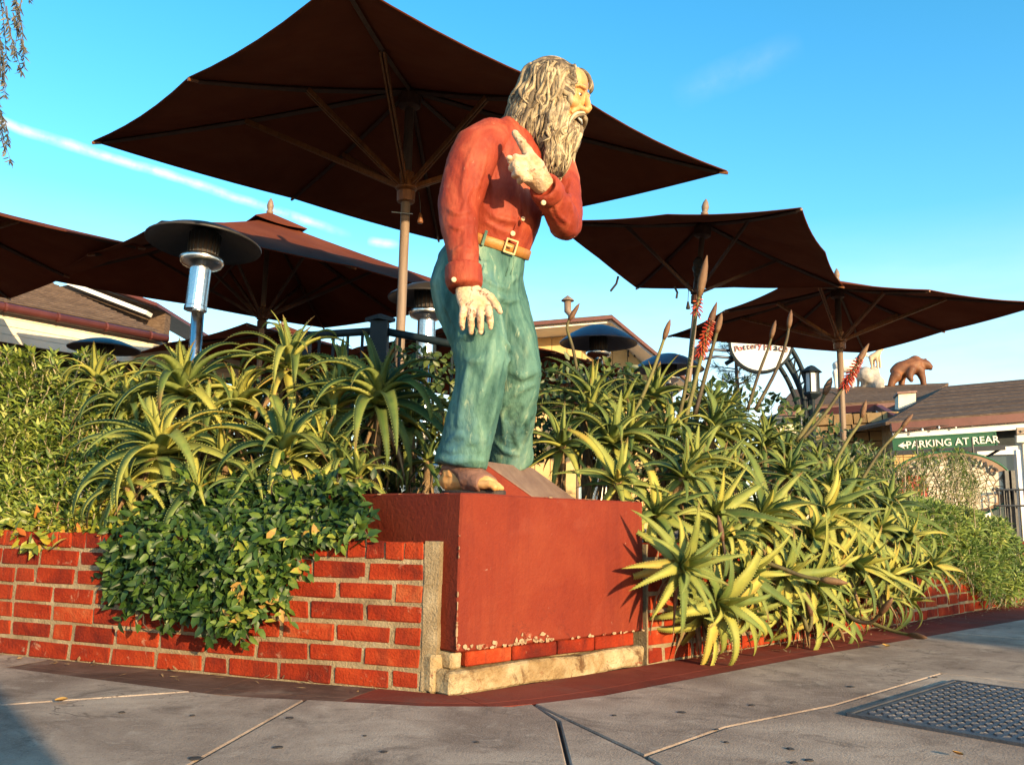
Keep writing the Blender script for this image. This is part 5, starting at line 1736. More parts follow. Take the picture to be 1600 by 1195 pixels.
gate = thing('iron_gate', 'black iron gate and posts beside the white doorway', 'gate', at(1572, 820, 12.4))
for px in (1571, 1581):
    q = at(px, 735, 12.4)
    build('gate_post', MB().box((q.x, q.y, (q.z + 0.3) / 2), (0.055, 0.055, q.z - 0.3)), 'ironblack', gate)
for k in range(12):
    q = at(1560 + k * 8, 762 + 2 * (k % 2), 12.3)
    build('bar', MB().tube([(q.x, q.y, q.z), (q.x, q.y, 0.3)], 0.011, 6), 'ironblack', gate)
for py in (765, 790):
    build('gate_rail', MB().tube([at(1556, py, 12.3), at(1660, py, 12.3)], 0.016, 6), 'ironblack', gate)
arrow = thing('arrow_sign', 'small cream arrow sign under the eave at the right edge', 'sign', at(1594, 690, 13.1))
a0 = [at(1589, 668, 13.1), at(1612, 667, 13.1), at(1612, 677, 13.1), at(1589, 678, 13.1)]
build('board', MB().slab(a0, (0, 0.03, 0)), 'pole', arrow)
build('lower_board', MB().slab([at(1589, 680, 13.1), at(1612, 679, 13.1), at(1612, 690, 13.1), at(1589, 691, 13.1)], (0, 0.03, 0)), 'cream', arrow)
build('arrow_mark', MB().slab([at(1594, 672, 13.08), at(1600, 672, 13.08), at(1597, 676, 13.08)], (0, -0.01, 0)), 'ink', arrow)
# string of small bulbs under the eave
sl_ = thing('string_lights', 'string of small bulbs under the shop eave', 'lights', at(1480, 676, 13.6))
pts = [at(1415 + 26 * k, 669 - 2.0 * k + (1.5 if k % 2 else 0), 13.5) for k in range(9)]
build('cable', MB().tube(pts, 0.008, 5), 'cord', sl_)
for q in pts[:8]:
    build('bulb', MB().ball(q - UZ * 0.03, (0.018, 0.018, 0.026), 8, 6), 'white', sl_, smooth=True)

# green parking sign
ps = thing('parking_sign', 'green PARKING AT REAR sign board with white letters', 'sign', at(1480, 710, 13))
s0, s1 = at(1396, 697, 13.25), at(1556, 687, 12.85)
sx = (s1 - s0).normalized()
sx = Vector((sx.x, sx.y, sx.z)).normalized()
sz = (UZ - sx * UZ.dot(sx)).normalized()
sy = sx.cross(sz)                # faces the street
smid = (s0 + s1) / 2
SW, SH_ = (s1 - s0).length, 0.225
build('board', MB().box(smid, (SW, 0.04, SH_), (sx, -sy, sz)), 'signgreen', ps, bevel=0.006)
fm = MB()
for o in (-1, 1):
    fm.box(smid + sz * o * (SH_ / 2) + sy * 0.006, (SW + 0.02, 0.05, 0.022), (sx, -sy, sz))
    fm.box(smid + sx * o * (SW / 2) + sy * 0.006, (0.022, 0.048, SH_), (sx, -sy, sz))
build('border', fm, 'signgreen', ps)
tm = text_mesh('PARKING AT REAR', 0.150, 0.006, True, 1.02)
wd_ = max(v.co.x for v in tm.vertices) - min(v.co.x for v in tm.vertices)
tm.transform(Matrix.Scale(1.27 / wd_, 4, (1, 0, 0)))
setmat(tm, 'letter')
inst('lettering', tm, ps, axes(smid + sx * 0.105 + sy * 0.028, sx, sz, sy))
am = MB()
c = smid - sx * (SW / 2 - 0.10) + sy * 0.024
am.slab([c + sx * 0.055 + sz * 0.055, c - sx * 0.04, c + sx * 0.055 - sz * 0.055, c + sx * 0.03 - sz * 0.02, c + sx * 0.09 - sz * 0.015, c + sx * 0.09 + sz * 0.015, c + sx * 0.03 + sz * 0.02], sy * 0.008)
build('arrow_mark', am, 'letter', ps)
br = build('bracket_beam', MB().beam(at(1392, 708, 13.2), at(1570, 699, 12.75), 0.07, 0.07), 'ironblack', ps)
build('brace', MB().beam(at(1562, 702, 12.8), at(1538, 716, 13.0), 0.03, 0.03), 'ironblack', ps)

# oval mosaic sign
ov = thing('oval_mosaic_sign', 'oval cream mosaic sign with black DINING lettering behind the feathery shrub', 'sign', at(1488, 810, 12.6))
oc = at(1485, 757, 12.6)
OA, OB = 0.82, 0.46
ox, oz = Vector((0.97, -0.22, 0.03)).normalized(), UZ
oz = (oz - ox * oz.dot(ox)).normalized()
oy = ox.cross(oz)


def op(a, b, d=0.0):
    return oc + ox * a + oz * b + oy * d


N = 56
dk = MB()
dk.rings([[op(OA * k * cos(2 * pi * i / N), OB * k * sin(2 * pi * i / N), d) for i in range(N)] for k, d in ((1.0, -0.04), (1.0, 0.0))])
build('backing', dk, 'grout', ov)
rm = MB()
rm.tube([op((OA + 0.015) * cos(2 * pi * i / N), (OB + 0.015) * sin(2 * pi * i / N), -0.01) for i in range(N + 1)], 0.018, 8, cap=False)
build('rim', rm, 'signgreen', ov, smooth=True)
random.seed(12)
# broken-tile mosaic: jittered cells, each its own tile
nx, nz_ = 13, 9
gx = [[(-OA + 2 * OA * i / nx + (random.uniform(-0.35, 0.35) * 2 * OA / nx), -OB + 2 * OB * j / nz_ + random.uniform(-0.35, 0.35) * 2 * OB / nz_) for j in range(nz_ + 1)] for i in range(nx + 1)]
for i in range(nx):
    for j in range(nz_):
        quad = [gx[i][j], gx[i + 1][j], gx[i + 1][j + 1], gx[i][j + 1]]
        polys = [quad] if random.random() < 0.4 else ([quad[:3], [quad[0], quad[2], quad[3]]])
        for pg in polys:
            if all((p[0] / OA) ** 2 + (p[1] / OB) ** 2 < 0.96 for p in pg):
                pg2 = inset(pg, 0.006)
                mx, mz = sum(p[0] for p in pg) / len(pg), sum(p[1] for p in pg) / len(pg)
                mt = 'mosaic'
                if -0.66 < mx < -0.32 and -0.12 < mz < 0.14:
                    mt = random.choice(('red_letter', 'belt', 'red_letter'))
                build('tile', MB().slab([op(p[0], p[1], 0.0005) for p in pg2], oy * 0.012), mt, ov)


def arc_text(txt, ra_, rb_, a0, a1, size, mat, flip=False):
    for k, ch in enumerate(txt):
        t = R(a0 + (a1 - a0) * k / max(1, len(txt) - 1))
        if ch == ' ':
            continue
        m_ = text_mesh(ch, size, 0.006, True)
        setmat(m_, mat)
        tx = Vector((-ra_ * sin(t), rb_ * cos(t)))
        if not flip:
            tx = -tx
        tx.normalize()
        xx = (ox * tx.x + oz * tx.y).normalized()
        inst('letter', m_, ov, axes(op(ra_ * cos(t), rb_ * sin(t), 0.022), xx, oy.cross(xx), oy))


arc_text('SHOPS DINING', OA * 0.80, OB * 0.78, 148, 30, 0.17, 'ink')
arc_text('3', OA * 0.80, OB * 0.72, -18, -18, 0.21, 'ink', True)
build('hanger', MB().tube([op(-0.4, OB * 0.9, -0.02), op(-0.4, OB * 0.9 + 0.25, -0.02)], 0.015, 6), 'ironblack', ov)
build('hanger', MB().tube([op(0.35, OB * 0.9, -0.02), op(0.35, OB * 0.9 + 0.25, -0.02)], 0.015, 6), 'ironblack', ov)
build('post', MB().tube([op(0, -OB, -0.02), Vector((oc.x, oc.y + 0.02, 0.0))], 0.05, 8), 'ironblack', ov)

# ------------------------------------------------------------------ entrance arch with round sign, lantern
arch = thing('entrance_arch', 'black tubular entrance arch curving down right of the round sign', 'arch', at(1262, 660, 13))
AY = 13.0
outer = [(1150, 528), (1190, 512), (1222, 528), (1243, 556), (1257, 588), (1265, 622), (1268, 665)]
inner = [(1140, 560), (1186, 536), (1214, 549), (1235, 577), (1248, 604), (1257, 632), (1259, 665)]
for ln in (outer, inner):
    pts = guide([at(x_, y_, AY) for x_, y_ in ln], 21)
    build('arch_tube', MB().tube(pts, 0.036, 10), 'railgreen', arch, smooth=True)
    pts2 = [q + Vector((0.05, 0.45, 0)) for q in pts]
    build('arch_tube', MB().tube(pts2, 0.036, 10), 'railgreen', arch, smooth=True)
go, gi = guide([at(x_, y_, AY) for x_, y_ in outer], 21), guide([at(x_, y_, AY) for x_, y_ in inner], 21)
for k in range(6, 20, 2):
    build('lattice_bar', MB().tube([go[k], gi[min(20, k + 1)]], 0.014, 6), 'railgreen', arch)
    build('lattice_bar', MB().tube([go[k], go[k] + Vector((0.05, 0.45, 0))], 0.014, 6), 'railgreen', arch)
for (a, b) in (((1150, 528), (1085, 545)), ((1142, 548), (1085, 552)), ((1150, 560), (1090, 562))):
    build('side_bar', MB().tube([at(*a, AY), at((a[0] + b[0]) / 2, (a[1] + b[1]) / 2 - 4, AY), at(*b, AY)], 0.022, 8), 'hood_top', arch, smooth=True)
q = at(1086, 545, AY)
build('far_post', MB().tube([q, (q.x, q.y, 0.44)], 0.045, 10), 'railgreen', arch)

rsn = thing('round_sign', 'round white Pottery Place sign half hidden under the parasol edge', 'sign', at(1190, 585, 12.85))
rc_ = at(1189, 534, 12.85)
rx, rz = Vector((0.985, -0.17, 0.02)).normalized(), UZ
rz = (rz - rx * rz.dot(rx)).normalized()
ry = rx.cross(rz)


def rpnt(a, b, d=0.0):
    return rc_ + rx * a + rz * b + ry * d


RD = 0.44
build('disc', MB().rings([[rpnt(RD * cos(2 * pi * i / 40), RD * sin(2 * pi * i / 40), d) for i in range(40)] for d in (-0.10, 0.0)]), 'white', rsn)
build('rim', MB().rings([[rpnt(r_ * cos(2 * pi * i / 40), r_ * sin(2 * pi * i / 40), d) for i in range(40)] for r_, d in ((RD, -0.13), (RD + 0.035, -0.13), (RD + 0.035, 0.0), (RD, 0.004))], cap=False), 'railgreen', rsn)


def line_text(words, y0, bow, size, x0, step):
    for k, ch in enumerate(words):
        if ch == ' ':
            continue
        m_ = text_mesh(ch, size, 0.005, True)
        setmat(m_, ('rust_letter', 'rust_letter', 'red_letter', 'rust_letter', 'ink')[(k * 7) % 5])
        xx = x0 + step * k
        inst('letter', m_, rsn, axes(rpnt(xx, y0 - bow * xx * xx, 0.010), (rx - rz * bow * xx * 1.2).normalized(), (rz + rx * bow * xx * 1.2).normalized(), ry))


line_text('Pottery', -0.060, 0.30, 0.125, -0.365, 0.058)
line_text('Place', -0.085, 0.30, 0.150, 0.070, 0.070)
line_text('The', 0.20, 0.0, 0.12, -0.10, 0.075)

lan = thing('lantern', 'green lantern with pyramid cap beside the entrance arch', 'lantern', at(1268, 650, 12.7))
lc = at(1268, 582, 12.7)
build('cap', MB().lathe(lc, [(0.15, 0.0), (0.16, 0.012), (0.06, 0.09), (0.008, 0.11)], 6), 'railgreen', lan)
for k in range(6):
    t = 2 * pi * k / 6
    q = lc + Vector((0.105 * cos(t), 0.105 * sin(t), 0))
    build('mullion', MB().tube([q, q - UZ * 0.30], 0.012, 5), 'railgreen', lan)
build('glass', MB().lathe(lc - UZ * 0.30, [(0.085, 0.0), (0.085, 0.29)], 6), 'white', lan)
build('base', MB().lathe(lc - UZ * 0.30, [(0.05, -0.10), (0.13, -0.03), (0.13, 0.0)], 6), 'railgreen', lan)
build('post', MB().tube([lc - UZ * 0.38, (lc.x, lc.y, 0.44)], 0.035, 10), 'railgreen', lan)
build('arm', MB().tube([lc + Vector((0, 0, -0.30)), lc + Vector((0.3, 0, -0.29)), lc + Vector((0.42, 0, -0.36))], 0.012, 6), 'ironblack', lan)

# ------------------------------------------------------------------ figures on the roof
def creature(name, label, cat, spine, limbs, mat, extra=None, vox=0.028, Y=21.0):
    q = at(spine[0][0], limbs[0][-1][1], Y)
    root = thing(name, label, cat, q)
    mb = MB()
    sp = guide([at(x_, y_, Y + dy) for x_, y_, r_, dy in spine], 24)
    rr = []
    for i in range(24):
        k = i / 23 * (len(spine) - 1)
        j = min(int(k), len(spine) - 2)
        rr.append(spine[j][2] * (1 - (k - j)) + spine[j + 1][2] * (k - j))
    mb.tube(sp, rr, 14)
    for l in limbs:
        mb.tube([at(x_, y_, Y + dy) for x_, y_, r_, dy in l], [r_ for x_, y_, r_, dy in l], 10)
        for x_, y_, r_, dy in l:
            mb.ball(at(x_, y_, Y + dy), r_, 10, 6)
    if extra:
        for x_, y_, r_, dy in extra:
            mb.ball(at(x_, y_, Y + dy), r_, 10, 8)
    sculpted('body', remeshed(mb, vox, 2), mat, root, lumpy(0.01, 5))
    return root


bear = creature('bear_statue', 'brown bear statue walking on the shop roof', 'statue',
                [(1397, 585, 0.15, 0), (1406, 578, 0.20, 0), (1418, 575, 0.215, 0), (1429, 571, 0.22, 0), (1438, 570, 0.17, 0), (1446, 570, 0.135, -0.05), (1453, 573, 0.085, -0.08), (1457, 574, 0.05, -0.08)],
                [[(1400, 588, 0.14, -0.1), (1394, 596, 0.095, -0.1), (1391, 604, 0.08, -0.1)], [(1408, 586, 0.12, 0.1), (1409, 596, 0.085, 0.1), (1408, 605, 0.075, 0.1)],
                 [(1437, 578, 0.12, -0.1), (1442, 592, 0.085, -0.1), (1444, 604, 0.075, -0.1)], [(1424, 578, 0.11, -0.2), (1421, 588, 0.085, -0.22), (1424, 594, 0.06, -0.25)]],
                'bear', [(1441, 563, 0.05, -0.08), (1446, 562, 0.045, 0.06), (1430, 566, 0.17, 0)])
build('mouth', MB().ball(at(1454, 577, 20.88), (0.045, 0.05, 0.02), 10, 6), 'dark', bear, smooth=True)
creature('goat_statue', 'white goat statue on the shop roof behind the reddish parasol pole', 'statue',
         [(1303, 574, 0.12, 0), (1312, 572, 0.16, 0), (1325, 572, 0.155, 0), (1336, 569, 0.14, 0), (1344, 560, 0.09, 0), (1349, 553, 0.075, 0), (1357, 556, 0.045, 0)],
         [[(1305, 582, 0.08, -0.08), (1306, 596, 0.045, -0.08), (1307, 610, 0.04, -0.08)], [(1312, 582, 0.07, 0.1), (1315, 596, 0.045, 0.1), (1313, 610, 0.04, 0.1)],
          [(1332, 582, 0.07, -0.08), (1333, 596, 0.045, -0.08), (1332, 610, 0.04, -0.08)], [(1338, 580, 0.06, 0.1), (1341, 596, 0.04, 0.1), (1340, 610, 0.04, 0.1)],
          [(1347, 551, 0.03, 0), (1342, 544, 0.022, 0), (1337, 542, 0.012, 0)]], 'goat')
creature('mountain_goat_statue', 'small tan goat statue perched on the grey rock', 'statue',
         [(1358, 560, 0.06, 0), (1364, 558, 0.09, 0), (1370, 554, 0.085, 0), (1373, 549, 0.06, 0), (1376, 545, 0.05, 0), (1380, 547, 0.03, 0)],
         [[(1361, 562, 0.05, -0.06), (1362, 570, 0.03, -0.06), (1362, 576, 0.028, -0.06)], [(1365, 562, 0.045, 0.06), (1366, 570, 0.028, 0.06), (1366, 576, 0.026, 0.06)],
          [(1370, 559, 0.05, -0.06), (1371, 568, 0.03, -0.06), (1371, 575, 0.028, -0.06)], [(1373, 557, 0.045, 0.06), (1375, 566, 0.028, 0.06), (1375, 574, 0.026, 0.06)],
          [(1375, 543, 0.022, 0), (1372, 539, 0.014, 0)]], 'tan_goat', vox=0.018)
rk = MB()
random.seed(31)
for k in range(16):
    rk.ball(at(1362 + random.uniform(-14, 14), 592 + random.uniform(-9, 14), 21 + random.uniform(-0.2, 0.2)), random.uniform(0.10, 0.20), 8, 6)
rk.ball(at(1366, 582, 21), 0.16, 8, 6)
o = sculpted('rock', remeshed(rk, 0.05, 0), 'rock', None, lumpy(0.06, 4, 0.03, 12))
tag(o, 'jagged grey rock on the roof under the small goat', 'rock')


# ------------------------------------------------------------------ aloes
random.seed(5)


def aloe_leaf(L, Wd, e0, bend, side, twist, teeth=True, mat='aloe'):
    """arched, channelled, toothed leaf growing along +X from the origin"""
    n = 13
    pos = Vector((0, 0, 0))
    az = 0.0
    V, F, AL, ED = [], [], [], []
    cen = []
    for i in range(n + 1):
        t = i / n
        el = R(e0 - bend * t ** 1.25)
        d = Vector((cos(el) * cos(az), cos(el) * sin(az), sin(el)))
        cen.append((pos.copy(), d, t))
        pos = pos + d * (L / n)
        az += R(side) / n
    for (p, d, t) in cen:
        lat = Vector((-d.y, d.x, 0))
        lat = lat.normalized() if lat.length > 0.05 else Vector((0, 1, 0))
        nrm = d.cross(lat).normalized()
        nrm = nrm if nrm.dot(Vector((-d.x, -d.y, 1))) > 0 else -nrm
        a = R(twist) * t
        lat, nrm = lat * cos(a) + nrm * sin(a), nrm * cos(a) - lat * sin(a)
        w = Wd * 0.5 * (max(0.0, 1 - t ** 1.7) ** 0.95) * (0.86 + 0.14 * sin(pi * min(1, t * 2.0 + 0.1))) + 0.0008
        ch = w * 0.42
        th = w * 0.34 * (1 - 0.4 * t) + 0.001
        for (q, al, ed) in ((p + lat * w + nrm * ch, t, 1.0), (p + nrm * 0.0, t, 0.0), (p - lat * w + nrm * ch, t, 1.0), (p - nrm * th, t, 0.15)):
            V.append(q)
            AL.append(al)
            ED.append(ed)
    for i in range(n):
        a, b = i * 4, i * 4 + 4
        F += [(a, a + 1, b + 1, b), (a + 1, a + 2, b + 2, b + 1), (a + 2, a + 3, b + 3, b + 2), (a + 3, a, b, b + 3)]
    F.append((0, 3, 2, 1))
    if teeth:
        m = int(L / 0.0145)
        for k in range(1, m):
            t = 0.05 + 0.90 * k / m
            f = t * n
            i = min(int(f), n - 1)
            u = f - i
            for e in (0, 2):
                p = V[i * 4 + e].lerp(V[i * 4 + 4 + e], u)
                d = (V[i * 4 + 4 + e] - V[i * 4 + e]).normalized()
                o = (V[i * 4 + e] - V[i * 4 + 1]).normalized()
                hgt = 0.0082 * (1 - 0.55 * t)
                j = len(V)
                V += [p - d * 0.0045 - o * 0.001, p + d * 0.0045 - o * 0.001, p + o * hgt + d * 0.004]
                AL += [t, t, t]
                ED += [0.7, 0.7, 1.0]
                F.append((j, j + 1, j + 2))
    me = bpy.data.meshes.new('aloe_leaf')
    me.from_pydata(V, [], F)
    a1 = me.attributes.new('along', 'FLOAT', 'POINT')
    a1.data.foreach_set('value', AL)
    a2 = me.attributes.new('edge', 'FLOAT', 'POINT')
    a2.data.foreach_set('value', ED)
    setmat(me, mat, False)
    sm_ = [len(p.vertices) == 4 for p in me.polygons]
    me.polygons.foreach_set('use_smooth', sm_)
    return me


BANK = []
for (e0, bend, L, Wd) in ((80, 34, 0.25, 0.052), (70, 98, 0.37, 0.062), (58, 134, 0.45, 0.068), (44, 138, 0.48, 0.070), (26, 120, 0.48, 0.070), (4, 92, 0.44, 0.066), (-22, 62, 0.42, 0.060)):
    BANK.append([aloe_leaf(L * random.uniform(0.9, 1.1), Wd * random.uniform(0.72, 1.02), e0 + random.uniform(-6, 6), bend * random.uniform(0.75, 1.25), random.uniform(-28, 28), random.uniform(-35, 35)) for _ in range(4)])
SPREAD = [[aloe_leaf(L * random.uniform(0.8, 1.15), Wd * random.uniform(0.7, 1.0), e0 + random.uniform(-5, 5), bend * random.uniform(0.6, 1.3), random.uniform(-18, 18), random.uniform(-25, 25)) for _ in range(4)] for (e0, bend, L, Wd) in ((76, 24, 0.22, 0.050), (60, 54, 0.32, 0.060), (44, 74, 0.37, 0.064), (28, 72, 0.39, 0.066), (10, 62, 0.39, 0.066), (-10, 50, 0.37, 0.062), (-28, 38, 0.35, 0.056))]
DRY = [aloe_leaf(0.34 * random.uniform(0.8, 1.1), 0.036, -55 + random.uniform(-15, 15), 35, random.uniform(-40, 40), random.uniform(-160, 160), False, 'drystem') for _ in range(5)]
ALOES = []


def aloe(label, c, axis, size, n, bank, group, root_pt=None, dry=0, tone=0.5):
    c = Vector(c)
    ax = Vector(axis).normalized()
    base_pt = Vector(root_pt) if root_pt is not None else Vector((c.x - ax.x * 0.25, c.y - ax.y * 0.25 + 0.1, 0.38))
    root = thing('aloe_plant', label, 'aloe', base_pt, group)
    mid = base_pt.lerp(c, 0.55) + Vector((random.uniform(-0.03, 0.03), 0.02, -0.02))
    build('stem', MB().tube(guide([base_pt, mid, c - ax * 0.05, c], 8), [0.026, 0.026, 0.025, 0.024, 0.022, 0.02, 0.018, 0.012], 8), 'drystem', root, smooth=True)
    qt = Vector((0, 0, 1)).rotation_difference(ax)
    a0 = random.uniform(0, 6.28)
    n = int(n * 1.18)
    for i in range(n):
        q = i / (n - 1)
        lv = min(6, int(q * 6.99))
        me = random.choice(bank[lv])
        a = a0 + i * 2.39996 + random.uniform(-0.2, 0.2)
        s = size * random.uniform(0.78, 1.15)
        mt = Matrix.Translation(c - ax * (0.055 * q * size)) @ qt.to_matrix().to_4x4() @ Matrix.Rotation(a, 4, 'Z') @ Matrix.Rotation(random.uniform(-0.12, 0.12), 4, 'Y') @ Matrix.Translation((0.010, 0, 0)) @ Matrix.Scale(s, 4)
        o_ = inst('leaf', me, root, mt)
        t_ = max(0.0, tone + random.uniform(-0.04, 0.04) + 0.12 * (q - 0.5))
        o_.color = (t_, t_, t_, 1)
    for i in range(dry):
        a = random.uniform(0, 6.28)
        mt = Matrix.Translation(c - ax * random.uniform(0.06, 0.14)) @ Matrix.Rotation(a, 4, 'Z') @ Matrix.Scale(size * random.uniform(0.7, 1.1), 4)
        inst('dry_leaf', random.choice(DRY), root, mt)
    ALOES.append((root, c))
    return root


GL = 'aloe rosettes left of the statue'
for (px, py, Y, ax, sz, n, lab) in (
    (288, 603, 3.95, (-0.05, -0.35, 1), 1.0, 30, 'large arching aloe rosette just below the tall patio heater'),
    (252, 697, 3.60, (-0.10, -0.55, 1), 0.98, 30, 'yellowing aloe rosette directly above the left end of the glossy creeper'),
    (452, 566, 4.10, (0.05, -0.30, 1), 0.92, 28, 'aloe rosette highest behind the middle of the left bed, tips against the parasol'),
    (446, 702, 3.55, (0.10, -0.60, 1), 0.92, 28, 'broad aloe rosette right above the middle of the glossy creeper'),
    (594, 618, 3.72, (0.05, -0.40, 1), 1.08, 30, 'dark half-shaded aloe with long hanging leaves next to the statue\'s leg'),
    (348, 708, 3.62, (0.0, -0.4, 1), 0.62, 14, 'small upright aloe between the two broad rosettes above the creeper'),
    (150, 585, 4.15, (0.0, -0.2, 1), 0.66, 13, 'small upright aloe poking out of the narrow-leaved shrub'),
    (205, 640, 4.0, (-0.1, -0.3, 1), 0.80, 22, 'aloe rosette at the right edge of the narrow-leaved shrub'),
    (310, 760, 3.50, (0.0, -0.6, 1), 0.62, 18, 'aloe sinking into the top of the glossy creeper below the small upright one'),
    (640, 655, 4.15, (0.0, -0.3, 1), 0.80, 20, 'aloe in deep shade close behind the statue\'s front leg'),
    (490, 770, 3.42, (0.1, -0.6, 1), 0.55, 15, 'aloe half buried at the right end of the glossy creeper'),
    (322, 655, 3.82, (0.0, -0.4, 1), 0.74, 22, 'aloe tucked between the heater aloe and the yellowing one'),
    (196, 752, 3.52, (-0.2, -0.6, 1), 0.66, 20, 'low yellow aloe leaning over the wall at the left end of the creeper'),
    (505, 700, 3.66, (0.0, -0.45, 1), 0.72, 20, 'aloe wedged left of the half-shaded hanging leaves'),
    (400, 762, 3.46, (0.0, -0.6, 1), 0.60, 18, 'low aloe rosette just topping the middle of the creeper'),
    (232, 625, 4.10, (0.0, -0.3, 1), 0.80, 22, 'aloe behind the left side of the heater aloe'),
    (535, 580, 4.25, (0.0, -0.25, 1), 0.76, 20, 'aloe in front of the railing, right of the highest rosette'),
    (560, 740, 3.50, (0.1, -0.5, 1), 0.56, 16, 'small aloe touching the pedestal\'s left rear corner'),
    (370, 628, 4.05, (0.0, -0.3, 1), 0.90, 24, 'aloe rosette squeezed behind and below the heater post'),
    (520, 632, 4.0, (-0.05, -0.3, 1), 0.86, 24, 'aloe rosette tucked behind between the half-shaded aloe and its left neighbour'),
    (668, 715, 3.75, (-0.1, -0.4, 1), 0.50, 12, 'little bright aloe right behind the statue\'s heel'),
    (535, 720, 3.55, (0.1, -0.45, 1), 0.55, 13, 'small aloe low beside the hanging leaves of the half-shaded aloe'),
):
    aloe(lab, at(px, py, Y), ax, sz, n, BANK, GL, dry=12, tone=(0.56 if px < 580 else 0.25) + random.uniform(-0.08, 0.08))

GR = 'aloes in the tangled bed right of the pedestal'
WD, WN = Vector((0.716, 0.698, 0)), Vector((0.698, -0.716, 0))
W0 = Vector((0.575, 3.675, 0))
for (px, py, Y, ax, sz, n, bank, lab, dr) in (
    (1070, 884, 3.52, (0.35, -1.0, 0.30), 0.78, 26, SPREAD, 'star-shaped aloe facing the street at the pedestal\'s lower right corner', 4),
    (966, 748, 3.78, (0.1, -0.8, 0.8), 0.78, 15, SPREAD, 'bright short-leaved aloe just above the pedestal\'s right top corner', 3),
    (878, 690, 3.95, (-0.05, -0.5, 1), 0.78, 16, SPREAD, 'aloe on a dry stem just right of the statue\'s far leg', 6),
    (985, 672, 4.15, (0.1, -0.5, 1), 0.86, 18, SPREAD, 'aloe rosette above and behind the one on the pedestal corner', 2),
    (925, 612, 4.45, (0.0, -0.3, 1), 0.85, 18, SPREAD, 'aloe rosette below the yellow gable, in front of the heater post', 2),
    (1195, 800, 4.0, (0.25, -0.8, 0.8), 0.90, 18, SPREAD, 'large bright aloe rosette in the middle of the right bed', 2),
    (1125, 942, 3.72, (0.3, -0.9, 0.1), 0.80, 18, BANK, 'aloe hanging low between the star-shaped one and the fringe', 6),
    (1025, 800, 3.78, (0.1, -0.8, 0.5), 0.74, 17, BANK, 'drooping aloe squeezed between the pedestal corner and the star-shaped aloe', 5),
    (1120, 800, 3.85, (0.2, -0.8, 0.6), 0.86, 18, SPREAD, 'aloe rosette directly above the star-shaped aloe', 3),
    (1085, 715, 4.1, (0.1, -0.6, 0.9), 0.86, 18, SPREAD, 'aloe rosette under the tall flower stalks, left of the middle rosette', 3),
    (1290, 800, 4.45, (0.35, -0.9, 0.6), 0.92, 18, SPREAD, 'pale yellow aloe rosette catching the sun right of the middle rosette', 2),
):
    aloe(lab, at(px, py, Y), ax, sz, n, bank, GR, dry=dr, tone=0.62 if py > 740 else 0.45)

ORD = ['first', 'second', 'third', 'fourth', 'fifth', 'sixth', 'seventh', 'eighth', 'ninth', 'tenth', 'eleventh', 'twelfth', 'thirteenth', 'fourteenth', 'fifteenth']
rows = (
    ('in the hanging fringe that touches the pavement', 0.30, 2.35, 0.25, 0.16, 0.20, (0.45, -0.75, 0.05), 0.66, 16, BANK, 7),
    ('in the lowest full row hanging over the brick wall', 0.42, 2.35, 0.25, 0.22, 0.36, (0.60, -0.72, 0.2), 0.84, 19, SPREAD, 5),
    ('in the second row above the brick wall', 0.32, 2.40, 0.26, 0.14, 0.56, (0.50, -0.70, 0.55), 0.82, 18, BANK, 3),
    ('in the third row up the right bed', 0.26, 2.45, 0.28, -0.03, 0.76, (0.30, -0.60, 0.85), 0.84, 18, SPREAD, 3),
    ('in the fourth row up the right bed', 0.22, 2.55, 0.31, -0.30, 0.96, (0.15, -0.45, 1.0), 0.86, 18, BANK, 5),
    ('in the topmost row along the back of the right bed', 0.25, 2.55, 0.34, -0.60, 1.10, (0.05, -0.30, 1.0), 0.90, 18, SPREAD, 6),
)
for (lab, s0, s1, ds, out, z, ax, sz, n, bank, dr) in rows:
    k = 0
    s = s0
    while s < s1:
        hump = 0.06 + 0.20 * sin(pi * min(1, max(0, (s + 0.2) / 2.6)) ) - (0.10 * max(0, s - 2.6))
        c = W0 + WD * (s + random.uniform(-0.08, 0.08)) + WN * (out + random.uniform(-0.07, 0.07)) + UZ * (z * (0.86 + hump * (z / 1.0)) + random.uniform(-0.05, 0.05))
        a = Vector(ax) + Vector((random.uniform(-0.3, 0.3), random.uniform(-0.2, 0.2), random.uniform(-0.15, 0.15)))
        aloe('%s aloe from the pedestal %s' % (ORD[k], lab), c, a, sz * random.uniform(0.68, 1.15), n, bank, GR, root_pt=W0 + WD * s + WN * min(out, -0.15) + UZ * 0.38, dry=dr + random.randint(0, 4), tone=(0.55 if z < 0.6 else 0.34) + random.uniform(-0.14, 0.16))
        k += 1
        s += ds * random.uniform(0.88, 1.15)


